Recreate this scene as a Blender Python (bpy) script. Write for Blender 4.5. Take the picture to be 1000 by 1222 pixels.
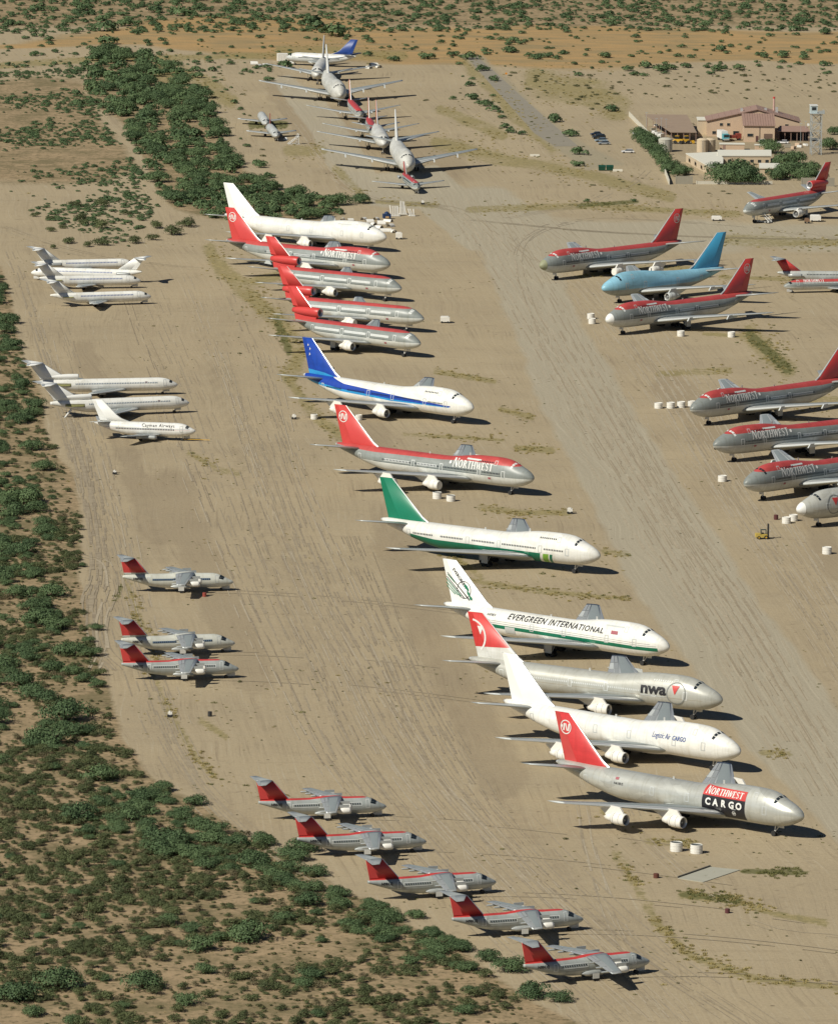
import bpy, bmesh, math, random
import numpy as np
from mathutils import Vector, Matrix, Euler

random.seed(7)
rng = np.random.default_rng(7)
R = math.radians
for o in list(bpy.data.objects): bpy.data.objects.remove(o)
S = bpy.context.scene
COL = S.collection

# ---------------------------------------------------------------- camera, light, exposure
CF, CP, CH, CRL = 8897.34, R(9.33478), 328.81, R(0.57816)   # focal (px of a 1000 px wide frame), pitch, height, roll
cam_d = bpy.data.cameras.new('camera')
cam = bpy.data.objects.new('camera', cam_d); COL.objects.link(cam); S.camera = cam
cam_d.sensor_fit = 'HORIZONTAL'; cam_d.sensor_width = 36.0; cam_d.lens = 36.0 * CF / 1000.0
cam_d.clip_start = 5.0; cam_d.clip_end = 60000.0
cam.matrix_world = (Matrix.Translation((0, 0, CH)) @ Matrix.Rotation(R(90) - CP, 4, 'X') @ Matrix.Rotation(CRL, 4, 'Z'))

SUN = Vector((-.86, -0.72, 1.0)).normalized()               # towards the sun
sun_el = math.asin(SUN.z); sun_az = math.atan2(SUN.x, SUN.y)
w = bpy.data.worlds.new('World'); S.world = w; w.use_nodes = True
wn = w.node_tree.nodes; wl = w.node_tree.links
sky = wn.new('ShaderNodeTexSky'); sky.sky_type = 'NISHITA'; sky.sun_disc = False
sky.sun_elevation = sun_el; sky.sun_rotation = sun_az
sky.dust_density = 0.1; sky.altitude = 4000.0
wn['Background'].inputs[1].default_value = 0.05
wl.new(sky.outputs[0], wn['Background'].inputs[0])
sl = bpy.data.lights.new('sun', 'SUN'); sl.energy = 5.0; sl.angle = R(0.5); sl.color = (1.0, 0.95, 0.835)
so = bpy.data.objects.new('sun', sl); COL.objects.link(so)
so.rotation_euler = SUN.to_track_quat('Z', 'Y').to_euler(); so.location = (0, 1500, 600)
S.view_settings.view_transform = 'Standard'; S.view_settings.look = 'None'
S.view_settings.exposure = 0.0; S.view_settings.gamma = 1.0; S.view_settings.use_curve_mapping = False

def G(px, py, z=0.0):
    """ground point seen at a given place of the photograph (1000 x 1222)"""
    u, v = px - 500.0, py - 611.0
    c, s = math.cos(-CRL), math.sin(-CRL)
    a, b = (u * c - v * s) / CF, (u * s + v * c) / CF
    dy, dz = math.cos(CP) - math.sin(CP) * b, -math.sin(CP) - math.cos(CP) * b
    k = (CH - z) / -dz
    return (a * k, dy * k)
def project(x, y, z=0.0):
    zc = y * math.cos(CP) - (z - CH) * math.sin(CP); yc = -(y * math.sin(CP) + (z - CH) * math.cos(CP))
    u, v = CF * x / zc, CF * yc / zc
    c, s = math.cos(CRL), math.sin(CRL)
    return 500 + u * c - v * s, 611 + u * s + v * c
def pxm(py): return (py + 852.0) * 0.0030                       # pixels per metre at that height of the picture

# ---------------------------------------------------------------- materials
MATS = {}
def nt(name):
    m = bpy.data.materials.new(name); m.use_nodes = True
    return m, m.node_tree.nodes, m.node_tree.links, m.node_tree.nodes['Principled BSDF']
def mat(name, col, rough=0.55, metal=0.0, var=0.12, scale=0.6, spec=0.5, stain=None):
    """plain surface with fine mottling and wear"""
    if name in MATS: return MATS[name]
    m, n, l, b = nt(name)
    tc = n.new('ShaderNodeTexCoord'); nz = n.new('ShaderNodeTexNoise')
    nz.inputs['Scale'].default_value = scale; nz.inputs['Detail'].default_value = 5
    l.new(tc.outputs['Object'], nz.inputs['Vector'])
    mx = n.new('ShaderNodeMix'); mx.data_type = 'RGBA'
    c = Vector(col)
    mx.inputs['A'].default_value = (*(c * (1 - var)), 1); mx.inputs['B'].default_value = (*[min(1, q * (1 + var)) for q in c], 1)
    l.new(nz.outputs['Fac'], mx.inputs['Factor']); l.new(mx.outputs['Result'], b.inputs['Base Color'])
    b.inputs['Roughness'].default_value = rough; b.inputs['Metallic'].default_value = metal
    b.inputs['Specular IOR Level'].default_value = spec
    MATS[name] = m; return m

def paint(name, base, D0, L, layers=(), rough=0.42, metal=0.0, dirt=0.18, panels=True):
    """aircraft skin: painted stripes given as (colour, low z, high z, d_min, d_max); z is a number or a list of (d, z) along the length"""
    m, n, l, b = nt(name)
    tc = n.new('ShaderNodeTexCoord'); sp = n.new('ShaderNodeSeparateXYZ'); l.new(tc.outputs['Object'], sp.inputs[0])
    def math_(op, a, bb, clamp=False):
        q = n.new('ShaderNodeMath'); q.operation = op; q.use_clamp = clamp
        for i, v in enumerate((a, bb)):
            if v is None: continue
            if isinstance(v, (int, float)): q.inputs[i].default_value = v
            else: l.new(v, q.inputs[i])
        return q.outputs[0]
    d = math_('SUBTRACT', D0, sp.outputs['X'])
    t = math_('DIVIDE', d, L)
    z = sp.outputs['Z']
    def curve(v):
        if isinstance(v, (int, float)): return v
        cr = n.new('ShaderNodeValToRGB'); cr.color_ramp.interpolation = 'LINEAR'
        e = cr.color_ramp.elements
        while len(e) > 1: e.remove(e[0])
        for i, (dd, zz) in enumerate(v):
            el = e[0] if i == 0 else e.new(min(1, max(0, dd / L)))
            el.position = min(1, max(0, dd / L)); q = (zz + 2) / 25.0; el.color = (q, q, q, 1)
        l.new(t, cr.inputs[0])
        return math_('SUBTRACT', math_('MULTIPLY', cr.outputs[0], 25.0), 2.0)
    col = None; prev = (*base, 1)
    for (c, zl, zh, da, db) in layers:
        k = 25.0
        msk = math_('MULTIPLY', math_('MULTIPLY', math_('SUBTRACT', z, curve(zl)), k, True), math_('MULTIPLY', math_('SUBTRACT', curve(zh), z), k, True))
        if da is not None:
            slant = 0.0
            if isinstance(da, tuple): da, slant = da
            dd = math_('ADD', d, math_('MULTIPLY', z, slant)) if slant else d
            msk = math_('MULTIPLY', msk, math_('MULTIPLY', math_('SUBTRACT', dd, da), k, True))
            msk = math_('MULTIPLY', msk, math_('MULTIPLY', math_('SUBTRACT', db, dd), k, True))
        mx = n.new('ShaderNodeMix'); mx.data_type = 'RGBA'
        l.new(msk, mx.inputs['Factor'])
        if col is None: mx.inputs['A'].default_value = prev
        else: l.new(col, mx.inputs['A'])
        mx.inputs['B'].default_value = (*c, 1); col = mx.outputs['Result']
    # sun-bleached patches and streaks of dust running down and aft
    mp = n.new('ShaderNodeMapping'); mp.inputs['Scale'].default_value = (0.16, 0.5, 0.9); l.new(tc.outputs['Object'], mp.inputs[0])
    nz = n.new('ShaderNodeTexNoise'); nz.inputs['Scale'].default_value = 1.0; nz.inputs['Detail'].default_value = 7; nz.inputs['Roughness'].default_value = 0.62
    l.new(mp.outputs[0], nz.inputs['Vector'])
    cr = n.new('ShaderNodeValToRGB'); cr.color_ramp.elements[0].position = 0.36; cr.color_ramp.elements[1].position = 0.72
    cr.color_ramp.elements[0].color = (1, 1, 1, 1); q = 1 - dirt; cr.color_ramp.elements[1].color = (q, q * 0.985, q * 0.95, 1)
    l.new(nz.outputs['Fac'], cr.inputs[0])
    mm = n.new('ShaderNodeMix'); mm.data_type = 'RGBA'; mm.blend_type = 'MULTIPLY'; mm.inputs['Factor'].default_value = 1
    if col is None: mm.inputs['A'].default_value = prev
    else: l.new(col, mm.inputs['A'])
    l.new(cr.outputs[0], mm.inputs['B']); out = mm.outputs['Result']
    if panels:                                                  # skin panels differ a touch from one another
        bk = n.new('ShaderNodeTexVoronoi'); bk.voronoi_dimensions = '2D'; bk.distance = 'CHEBYCHEV'
        mp2 = n.new('ShaderNodeMapping'); mp2.inputs['Scale'].default_value = (0.28, 1, 1)
        cx = n.new('ShaderNodeCombineXYZ'); l.new(sp.outputs['X'], cx.inputs[0]); l.new(math_('MULTIPLY', z, 0.6), cx.inputs[1])
        l.new(cx.outputs[0], mp2.inputs[0]); l.new(mp2.outputs[0], bk.inputs['Vector']); bk.inputs['Scale'].default_value = 1
        hs = n.new('ShaderNodeSeparateColor'); l.new(bk.outputs['Color'], hs.inputs[0])
        v = math_('ADD', math_('MULTIPLY', hs.outputs[0], 0.15 if metal < .3 else 0.22), 0.90 if metal < .3 else 0.85)
        m3 = n.new('ShaderNodeVectorMath'); m3.operation = 'SCALE'; l.new(out, m3.inputs[0]); l.new(v, m3.inputs['Scale']); out = m3.outputs[0]
    # every airframe has faded a little differently
    oi = n.new('ShaderNodeObjectInfo'); v2 = math_('ADD', math_('MULTIPLY', oi.outputs['Random'], 0.10), 0.93)
    m4 = n.new('ShaderNodeVectorMath'); m4.operation = 'SCALE'; l.new(out, m4.inputs[0]); l.new(v2, m4.inputs['Scale']); out = m4.outputs[0]
    # grime drawn down the sides in narrow streaks
    mp3 = n.new('ShaderNodeMapping'); mp3.inputs['Scale'].default_value = (1.6, .3, .12); l.new(tc.outputs['Object'], mp3.inputs[0])
    n3 = n.new('ShaderNodeTexNoise'); n3.inputs['Scale'].default_value = 1.0; n3.inputs['Detail'].default_value = 5; l.new(mp3.outputs[0], n3.inputs['Vector'])
    c3 = n.new('ShaderNodeValToRGB'); c3.color_ramp.elements[0].position = .52; c3.color_ramp.elements[1].position = .75; c3.color_ramp.elements[0].color = (1, 1, 1, 1); c3.color_ramp.elements[1].color = (.80, .78, .72, 1); l.new(n3.outputs['Fac'], c3.inputs[0])
    m5 = n.new('ShaderNodeMix'); m5.data_type = 'RGBA'; m5.blend_type = 'MULTIPLY'; m5.inputs['Factor'].default_value = .8; l.new(out, m5.inputs['A']); l.new(c3.outputs[0], m5.inputs['B']); out = m5.outputs['Result']
    l.new(out, b.inputs['Base Color'])
    b.inputs['Roughness'].default_value = rough; b.inputs['Metallic'].default_value = metal
    return m

WHITE = (0.78, 0.78, 0.74); LGREY = (0.47, 0.49, 0.48); MGREY = (0.25, 0.275, 0.265); RED = (0.54, 0.055, 0.05)
DRED = (0.30, 0.014, 0.022); DARK = (0.02, 0.028, 0.035); BELLY = (0.62, 0.635, 0.60)
M_dark = mat('window_dark', DARK, 0.12, 0, 0.2); M_tyre = mat('tyre_black', (0.02, 0.02, 0.02), 0.8)
M_wing = mat('wing_grey_paint', (0.52, 0.545, 0.53), 0.45, 0.05, 0.10, 0.25)
M_wingp = mat('wing_box_grey', (0.27, 0.305, 0.305), 0.5, 0.1, 0.12, 0.25)
M_alu = mat('bright_aluminium', (0.66, 0.67, 0.65), 0.35, 0.55, 0.1, 0.5)
M_gear = mat('gear_white', (0.6, 0.6, 0.57), 0.5); M_white = mat('white_gloss', WHITE, 0.35, 0, 0.06, 0.4)
M_winw = mat('pale_window_band', (0.62, 0.64, 0.62), 0.4); M_silver = mat('silver_paint', (0.42, 0.44, 0.43), 0.4, 0.3, 0.1, 0.4)
M_red = mat('tail_red', RED, 0.4, 0, 0.10, 0.35); M_dred = mat('tail_deep_red', (0.36, 0.015, 0.025), 0.4, 0, 0.12, 0.35)
M_black = mat('title_black', (0.015, 0.015, 0.018), 0.45); M_titlew = mat('title_white', (0.74, 0.74, 0.7), 0.45, 0, 0.05)
M_blue = mat('title_blue', (0.05, 0.10, 0.30), 0.45); M_green = mat('trim_green', (0.008, 0.17, 0.085), 0.45)
M_lgreen = mat('trim_light_green', (0.22, 0.45, 0.06), 0.45); M_outline = mat('door_outline_grey', (0.50, 0.52, 0.51), 0.5)
M_intake = mat('intake_dark_grey', (0.10, 0.10, 0.10), 0.6); M_primer = mat('zinc_primer', (0.36, 0.36, 0.14), 0.6, 0, 0.3, 2.0)  # plain dark grey for fans, cowl joints and intake mouths; primer for bare mounts
M_yellow = mat('machine_yellow', (0.62, 0.36, 0.03), 0.5); M_cover = mat('engine_cover_white', (0.74, 0.72, 0.66), 0.6, 0, 0.1, 0.8)

# ---------------------------------------------------------------- object helpers
def link(o, parent=None):
    COL.objects.link(o)
    if parent is not None: o.parent = parent
    return o
def mesh(name, V, F, mats=None, smooth=False, fm=None):
    me = bpy.data.meshes.new(name); me.from_pydata([tuple(v) for v in V], [], F)
    for m in (mats or []): me.materials.append(m)
    if fm: me.polygons.foreach_set('material_index', fm)
    if smooth: me.polygons.foreach_set('use_smooth', [True] * len(me.polygons))
    me.update(); return me
def part(name, V, F, m, parent=None, smooth=False, fm=None):
    return link(bpy.data.objects.new(name, mesh(name, V, F, m if isinstance(m, list) else [m], smooth, fm)), parent)
def tag(o, label=None, cat=None, group=None, kind=None):
    if label: o['label'] = label
    if cat: o['category'] = cat
    if group: o['group'] = group
    if kind: o['kind'] = kind
    return o
def thing(name, label, cat, x, y, rot=0, group=None, z=0, sc=1):
    o = link(bpy.data.objects.new(name, None)); o.location = (x, y, z); o.rotation_euler = (0, 0, rot); o.scale = (sc,) * 3
    o.empty_display_size = 2
    return tag(o, label, cat, group)
def copy_tree(o, parent=None):
    c = o.copy(); COL.objects.link(c)
    if parent is not None: c.parent = parent
    for ch in list(o.children): copy_tree(ch, c)
    return c
class MB:
    def __init__(s): s.V = []; s.F = []
    def add(s, V, F):
        k = len(s.V); s.V += [tuple(v) for v in V]; s.F += [tuple(i + k for i in f) for f in F]; return s
    def box(s, x0, x1, y0, y1, z0, z1):
        return s.add([(x0, y0, z0), (x1, y0, z0), (x1, y1, z0), (x0, y1, z0), (x0, y0, z1), (x1, y0, z1), (x1, y1, z1), (x0, y1, z1)],
                     [(0, 3, 2, 1), (4, 5, 6, 7), (0, 1, 5, 4), (1, 2, 6, 5), (2, 3, 7, 6), (3, 0, 4, 7)])
    def tube(s, p, q, r, r2=None, n=8, cap=True):
        p, q = Vector(p), Vector(q); r2 = r if r2 is None else r2
        a = (q - p).normalized(); u = a.orthogonal().normalized(); v = a.cross(u)
        V = [p + (u * math.cos(6.2832 * i / n) + v * math.sin(6.2832 * i / n)) * r for i in range(n)] + \
            [q + (u * math.cos(6.2832 * i / n) + v * math.sin(6.2832 * i / n)) * r2 for i in range(n)]
        F = [(i, (i + 1) % n, n + (i + 1) % n, n + i) for i in range(n)]
        if cap: F += [tuple(range(n - 1, -1, -1)), tuple(range(n, 2 * n))]
        return s.add(V, F)
    def lathe(s, prof, o, axis='X', n=20, sy=1, sz=1):
        """prof: list of (along, radius)"""
        V = []; ox, oy, oz = o
        for (a, r) in prof:
            for i in range(n):
                t = 6.2832 * i / n
                if axis == 'X': V.append((ox + a, oy + r * math.cos(t) * sy, oz + r * math.sin(t) * sz))
                else: V.append((ox + r * math.cos(t), oy + r * math.sin(t), oz + a))
        F = [(j * n + i, j * n + (i + 1) % n, (j + 1) * n + (i + 1) % n, (j + 1) * n + i) for j in range(len(prof) - 1) for i in range(n)]
        return s.add(V, F)
    def build(s, name, m, parent=None, smooth=False): return part(name, s.V, s.F, m, parent, smooth)

# ---------------------------------------------------------------- lettering
def serif_letter(ch):
    """polygons of a serif capital in a unit-high box; returns polys, advance"""
    P = []; T = 0.21; t = 0.105; h = 1.0
    def q(x0, y0, x1, y1): P.append([(x0, y0), (x1, y0), (x1, y1), (x0, y1)])
    def stem(x, w=T):
        q(x, 0.0, x + w, h); q(x - 0.07, 0, x, 0.07); q(x + w, 0, x + w + 0.07, 0.07); q(x - 0.07, h - 0.07, x, h); q(x + w, h - 0.07, x + w + 0.07, h)
    def dia(xa, ya, xb, yb, w): P.append([(xa, ya), (xa + w, ya), (xb + w, yb), (xb, yb)])
    def arc(cx, cy, rx, ry, a0, a1, w0, w1, n=8):
        for i in range(n):
            a, b = a0 + (a1 - a0) * i / n, a0 + (a1 - a0) * (i + 1) / n
            def wd(a): return w1 + (w0 - w1) * abs(math.cos(a))
            P.append([(cx + rx * math.cos(a), cy + ry * math.sin(a)), (cx + rx * math.cos(b), cy + ry * math.sin(b)),
                      (cx + (rx - wd(b)) * math.cos(b), cy + (ry - wd(b)) * math.sin(b)), (cx + (rx - wd(a)) * math.cos(a), cy + (ry - wd(a)) * math.sin(a))])
    PI = math.pi
    if ch == 'N': stem(.09, t + .02); stem(.72, t + .02); dia(.74 - .06, 0, .12, h, T); return P, .98
    if ch == 'O': arc(.45, .5, .42, .52, 0, 2 * PI, T, t, 16); return P, .95
    if ch == 'R':
        stem(.09); arc(.36, .74, .33, .26, -PI / 2, PI / 2, T, t); q(.26, .93, .37, 1.0); q(.26, .48, .37, .55); dia(.66, 0, .34, .48, T); return P, .88
    if ch == 'T': stem(.30); q(.02, .92, .23, 1.0); q(.54, .92, .75, 1.0); q(.02, .76, .07, .92); q(.70, .76, .75, .92); return P, .80
    if ch == 'H': stem(.09); stem(.62); q(.26, .46, .62, .54); return P, .95
    if ch == 'W': dia(.22, 0, .02, h, T * .95); dia(.22 + .05, 0, .52, h, t); dia(.66, 0, .46, h, T * .95); dia(.72, 0, .96, h, t); return P, 1.10
    if ch == 'E': stem(.09); q(.33, 0, .66, .08); q(.33, .92, .64, 1.0); q(.26, .46, .52, .54); q(.60, .08, .66, .25); q(.58, .75, .64, .92); return P, .76
    if ch == 'S':
        arc(.34, .76, .27, .26, R(20), R(270), t + .02, t); arc(.34, .27, .29, .29, R(-160), R(90), t + .03, t)
        dia(.40, .36, .16, .66, T); return P, .72
    return P, .4
def serif_text(txt, size, first=1.15, cond=0.86):
    out = []; x = 0
    for i, ch in enumerate(txt):
        k = size * (first if i == 0 else 1)
        P, adv = serif_letter(ch)
        out += [[(x + px * k * cond, py * k) for px, py in p] for p in P]
        x += adv * k * cond
    return out, x
def font_text(txt, size, bold=0.0, shear=0.0, spacing=1.0):
    cu = bpy.data.curves.new('text', 'FONT'); cu.body = txt; cu.size = size; cu.offset = bold; cu.shear = shear; cu.space_character = spacing
    cu.resolution_u = 3
    ob = bpy.data.objects.new('text', cu); COL.objects.link(ob)
    dg = bpy.context.evaluated_depsgraph_get(); me = bpy.data.meshes.new_from_object(ob.evaluated_get(dg))
    out = [[(me.vertices[i].co.x, me.vertices[i].co.y) for i in p.vertices] for p in me.polygons]
    bpy.data.objects.remove(ob); bpy.data.meshes.remove(me); bpy.data.curves.remove(cu)
    xs = [p[0] for q in out for p in q]
    return out, max(xs)
def annulus(cx, cy, r0, r1, n=28, a0=0, a1=6.28319):
    return [[(cx + r * math.cos(a), cy + r * math.sin(a)) for r, a in ((r0, A), (r1, A), (r1, B), (r0, B))]
            for A, B in [(a0 + (a1 - a0) * i / n, a0 + (a1 - a0) * (i + 1) / n) for i in range(n)]]
def disc(cx, cy, r, n=28): return [[(cx, cy), (cx + r * math.cos(6.28319 * i / n), cy + r * math.sin(6.28319 * i / n)), (cx + r * math.cos(6.28319 * (i + 1) / n), cy + r * math.sin(6.28319 * (i + 1) / n))] for i in range(n)]
def roundel(cx, cy, r):
    """ring with a slanted wedge and an N inside"""
    P = annulus(cx, cy, r * .86, r, 28)
    k = r * 1.18; x0, y0 = cx - .44 * k, cy - .42 * k
    N = [[(0, 0), (.22, 0), (.32, .84), (.1, .84)], [(.74, 0), (.96, 0), (1.06, .84), (.84, .84)], [(.56, 0), (.74, 0), (.50, .84), (.32, .84)]]
    P += [[(x0 + a * k, y0 + b * k) for a, b in q] for q in N]
    P.append([(cx - .74 * k, cy + .10 * k), (cx - .56 * k, cy - .20 * k), (cx - .46 * k, cy + .36 * k)])
    return P

# ---------------------------------------------------------------- aircraft geometry
def cr_interp(st, ds):
    """smooth interpolation through the stations (monotone cubic)"""
    st = np.array(st, float); x = st[:, 0]; out = []
    for c in range(1, st.shape[1]):
        y = st[:, c]; h = np.diff(x); dl = np.diff(y) / h; m = np.zeros(len(x))
        m[0], m[-1] = dl[0], dl[-1]
        for i in range(1, len(x) - 1):
            m[i] = 0 if dl[i - 1] * dl[i] <= 0 else 2 * dl[i - 1] * dl[i] / (dl[i - 1] + dl[i])
        k = np.clip(np.searchsorted(x, ds, side='right') - 1, 0, len(x) - 2)
        t = np.clip((ds - x[k]) / h[k], 0, 1)
        out.append((2 * t**3 - 3 * t**2 + 1) * y[k] + (t**3 - 2 * t**2 + t) * h[k] * m[k] + (-2 * t**3 + 3 * t**2) * y[k + 1] + (t**3 - t**2) * h[k] * m[k + 1])
    return out
def foil(u, tc): return 5 * tc * (0.2969 * math.sqrt(max(u, 0)) - 0.126 * u - 0.3516 * u * u + 0.2843 * u**3 - 0.1036 * u**4)
US = [0, .012, .05, .12, .25, .42, .6, .8, 1.0]

class Plane:
    def __init__(s, sp, root):
        s.sp = sp; s.root = root; s.D0 = sp['D0']; s.st = sp['st']
        s.dg = np.linspace(0, s.st[-1][0], 400); s.tab = cr_interp(s.st, s.dg)
    def sec(s, d): return [float(np.interp(d, s.dg, c)) for c in s.tab]        # hw, zt, zc, zb
    def skin(s, d, z, side, off=0.0):
        hw, zt, zc, zb = s.sec(d); b = (zt - zc) if z > zc else (zc - zb)
        q = max(-.995, min(.995, (z - zc) / b)); y = hw * math.sqrt(1 - q * q)
        n = Vector((0, y / hw**2, q / b)).normalized()
        return (s.D0 - d, side * (y + off * n.y), zc + q * b + off * n.z)
    def fuselage(s, m, n=40):
        L = s.st[-1][0]; ds = sorted(set([0, .08, .2, .4, .7, 1.0, 1.5, 2, 2.6, 3.3, 4, 5, 6, 7, 8, 9.5] + list(np.linspace(11, L, 34)) + [L - .3]))
        ds = [d for d in ds if d <= L]; hw, zt, zc, zb = cr_interp(s.st, np.array(ds, float)); V = []
        for k, d in enumerate(ds):
            for i in range(n):
                t = 6.283185 * i / n; sz = math.sin(t)
                V.append((s.D0 - d, hw[k] * math.cos(t), zc[k] + sz * ((zt[k] - zc[k]) if sz > 0 else (zc[k] - zb[k]))))
        F = [(k * n + i, k * n + (i + 1) % n, (k + 1) * n + (i + 1) % n, (k + 1) * n + i) for k in range(len(ds) - 1) for i in range(n)]
        F += [tuple(range(n - 1, -1, -1)), tuple(range((len(ds) - 1) * n, len(ds) * n))]
        F = [f[::-1] for f in F]
        s.fus = part('fuselage', V, F, m, s.root, True); return s.fus
    def decal(s, polys, name, m, side, off=0.05, parent=None, dz=0.4, dx=1.6, kind=None):
        """polys in (d, z), laid over the curved skin"""
        bm = bmesh.new()
        for p in polys:
            try: bm.faces.new([bm.verts.new((a, 0, b)) for a, b in p])
            except ValueError: pass
        zs = [v.co.z for v in bm.verts]; xs = [v.co.x for v in bm.verts]
        for axis, lo, hi, stp in (((0, 0, 1), min(zs), max(zs), dz), ((1, 0, 0), min(xs), max(xs), dx)):
            c = math.ceil(lo / stp) * stp
            while c < hi:
                bmesh.ops.bisect_plane(bm, geom=bm.verts[:] + bm.edges[:] + bm.faces[:], plane_co=(c * axis[0], 0, c * axis[2]), plane_no=axis, dist=1e-4); c += stp
        for v in bm.verts: v.co = s.skin(v.co.x, v.co.z, side, off)
        bmesh.ops.recalc_face_normals(bm, faces=bm.faces)
        me = bpy.data.meshes.new(name); bm.to_mesh(me); bm.free(); me.materials.append(m)
        o = link(bpy.data.objects.new(name, me), parent or s.root)
        if kind: o['kind'] = kind
        return o
    def title(s, P, wd, d, z, name, m, side, off=0.06, **k):
        """text whose start (left end as read) is so placed that it spans d .. d+wd on both sides"""
        if side > 0: q = [[(d + a, z + b) for a, b in p] for p in P]
        else: q = [[(d + wd - a, z + b) for a, b in p] for p in P]
        return s.decal(q, name, m, side, off, **k)
    def band(s, d0, d1, z0, z1): return [[(d0, z0), (d1, z0), (d1, z1), (d0, z1)]]
    def door(s, d, z, side, m, w=1.15, h=1.9, t=.17):
        P = [[(d - w / 2, z), (d + w / 2, z), (d + w / 2, z + t), (d - w / 2, z + t)], [(d - w / 2, z + h - t), (d + w / 2, z + h - t), (d + w / 2, z + h), (d - w / 2, z + h)],
             [(d - w / 2, z + t), (d - w / 2 + t, z + t), (d - w / 2 + t, z + h - t), (d - w / 2, z + h - t)], [(d + w / 2 - t, z + t), (d + w / 2, z + t), (d + w / 2, z + h - t), (d + w / 2 - t, z + h - t)]]
        return s.decal(P, 'door_frame', m, side, 0.045)
    def windows(s, segs, z, m, h=.42, w=.27, step=.51):
        for side in (1, -1):
            P = []
            for a, b in segs:
                d = a
                while d < b: P.append([(d, z), (d + w, z), (d + w, z + h), (d, z + h)]); d += step
            s.decal(P, 'cabin_windows', m, side, 0.06, s.fus, 9, 99, 'stuff')
    def cockpit(s, d0, d1, a0=8, a1=62, n=3, m=None, tilt=.5):
        """panes round the nose between two stations; angle from the crown in degrees"""
        for side in (1, -1):
            for k in range(n):
                A, B = a0 + (a1 - a0) * k / n + 1.5, a0 + (a1 - a0) * (k + 1) / n - 1.5
                V = []; F = []
                for j in range(4):
                    for i in range(3):
                        a = R(A + (B - A) * i / 2); sh = tilt * (k + i / 2) / n * (d1 - d0)
                        d = d0 + (d1 - d0) * j / 3 + sh; hw, zt, zc, zb = s.sec(d)
                        V.append((s.D0 - d + .03, side * (hw + .05) * math.sin(a), zc + (zt - zc + .05) * math.cos(a)))
                for j in range(3):
                    for i in range(2): F.append((j * 3 + i, j * 3 + i + 1, (j + 1) * 3 + i + 1, (j + 1) * 3 + i))
                part('cockpit_window', V, F, m or M_dark, s.root, True)
    # --- lifting surfaces; sections: (span, LE d, TE d, z, thickness ratio)
    def surf(s, secs, side, name, m, vertical=False, parent=None):
        V = []; n = 2 * len(US) - 2; us = [(u, 1) for u in US] + [(u, -1) for u in US[-2:0:-1]]
        for (y, le, te, z, tc) in secs:
            c = te - le
            for u, sg in us:
                t = foil(u, tc) * c * sg; x = s.D0 - le - u * c
                if u == 1: t = 0.012 * c * 0.3
                V.append((x, side * y, z + t) if not vertical else (x, t, z))
        F = [(k * n + i, k * n + (i + 1) % n, (k + 1) * n + (i + 1) % n, (k + 1) * n + i) for k in range(len(secs) - 1) for i in range(n)]
        F += [tuple(range(n - 1, -1, -1)), tuple(range((len(secs) - 1) * n, len(secs) * n))]
        if side < 0 or vertical: F = [f[::-1] for f in F]
        return part(name, V, F, m, parent or s.root, True)
    def at(s, secs, y, u, side, off=0.0):
        for a, b in zip(secs, secs[1:]):
            if y <= b[0] or b is secs[-1]: break
        t = (y - a[0]) / (b[0] - a[0]); q = [a[i] + (b[i] - a[i]) * t for i in range(5)]
        c = q[2] - q[1]
        return (s.D0 - q[1] - u * c, side * y, q[3] + foil(u, q[4]) * c + off)
    def patch(s, secs, side, y0, y1, u0, u1, name, m, parent, off=.035, ny=None):
        ny = ny or max(2, int((y1 - y0) / 2) + 1); V = []; nu = 5
        for j in range(ny + 1):
            for i in range(nu): V.append(s.at(secs, y0 + (y1 - y0) * j / ny, u0 + (u1 - u0) * i / (nu - 1), side, off))
        F = [(j * nu + i, j * nu + i + 1, (j + 1) * nu + i + 1, (j + 1) * nu + i) for j in range(ny) for i in range(nu - 1)]
        return part(name, V, F, m, parent)
    def wing(s, side, m=None, detail=True, slats=True):
        secs = s.sp['wing']; m = m or M_wing; o = s.surf(secs, side, 'wing', m); yt = secs[-1][0]; y0 = secs[0][0]
        if detail:
            s.patch(secs, side, y0 + 1.2, yt - 1.0, .17, .60, 'wing_box_panel', M_wingp, o)
            if slats: s.patch(secs, side, y0 + .8, yt - .6, .0, .10, 'leading_edge_flap', M_alu, o, .03)
            k = s.sp.get('flaps', 4); b = y0 + .8
            for i in range(k):
                e = b + (yt - 1.5 - y0) / k; s.patch(secs, side, b, e - .35, .66, .80, 'spoiler', M_silver, o, .05, 2)
                s.patch(secs, side, b, e - .35, .83, .985, 'flap', m if i % 2 else M_alu, o, .04, 2); b = e
            for y in s.sp.get('tracks', ()):                   # flap track fairings
                x, yy, zz = s.at(secs, y, .72, side); r = s.sp.get('track_r', .33)
                MB().lathe([(1.9 * r / .33, .02), (1.2, r * .8), (0, r), (-1.6, r * .75), (-2.6 * r / .33, .03)], (x, yy, zz - r * 1.7), 'X', 8).build('flap_fairing', m, o, True)
        return o
    def fin(s, m, logo=None, rudder=None, z_split=None):
        secs = s.sp['fin']; z0, z1 = secs[0][0], secs[-1][0]
        S_ = [(0, le, te, z, tc) for (z, le, te, tc) in secs]
        o = s.surf(S_, 1, 'tail_fin', m, True)
        # rudder halves sit a little proud of the fin on each face
        for sg in (1, -1):
            V = []; nz = 6
            for j in range(nz + 1):
                z = z0 + .4 + (z1 - z0 - .6) * j / nz; le, te, tc = s.fin_at(z); c = te - le
                for u in (.70, .85, .99): V.append((s.D0 - le - u * c, sg * (foil(u, tc) * c + .03), z))
            F = [(j * 3 + i, j * 3 + i + 1, (j + 1) * 3 + i + 1, (j + 1) * 3 + i) for j in range(nz) for i in range(2)]
            part('rudder', V, F, rudder or m, o)
        # bright leading edge
        V = []; nz = 6
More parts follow.
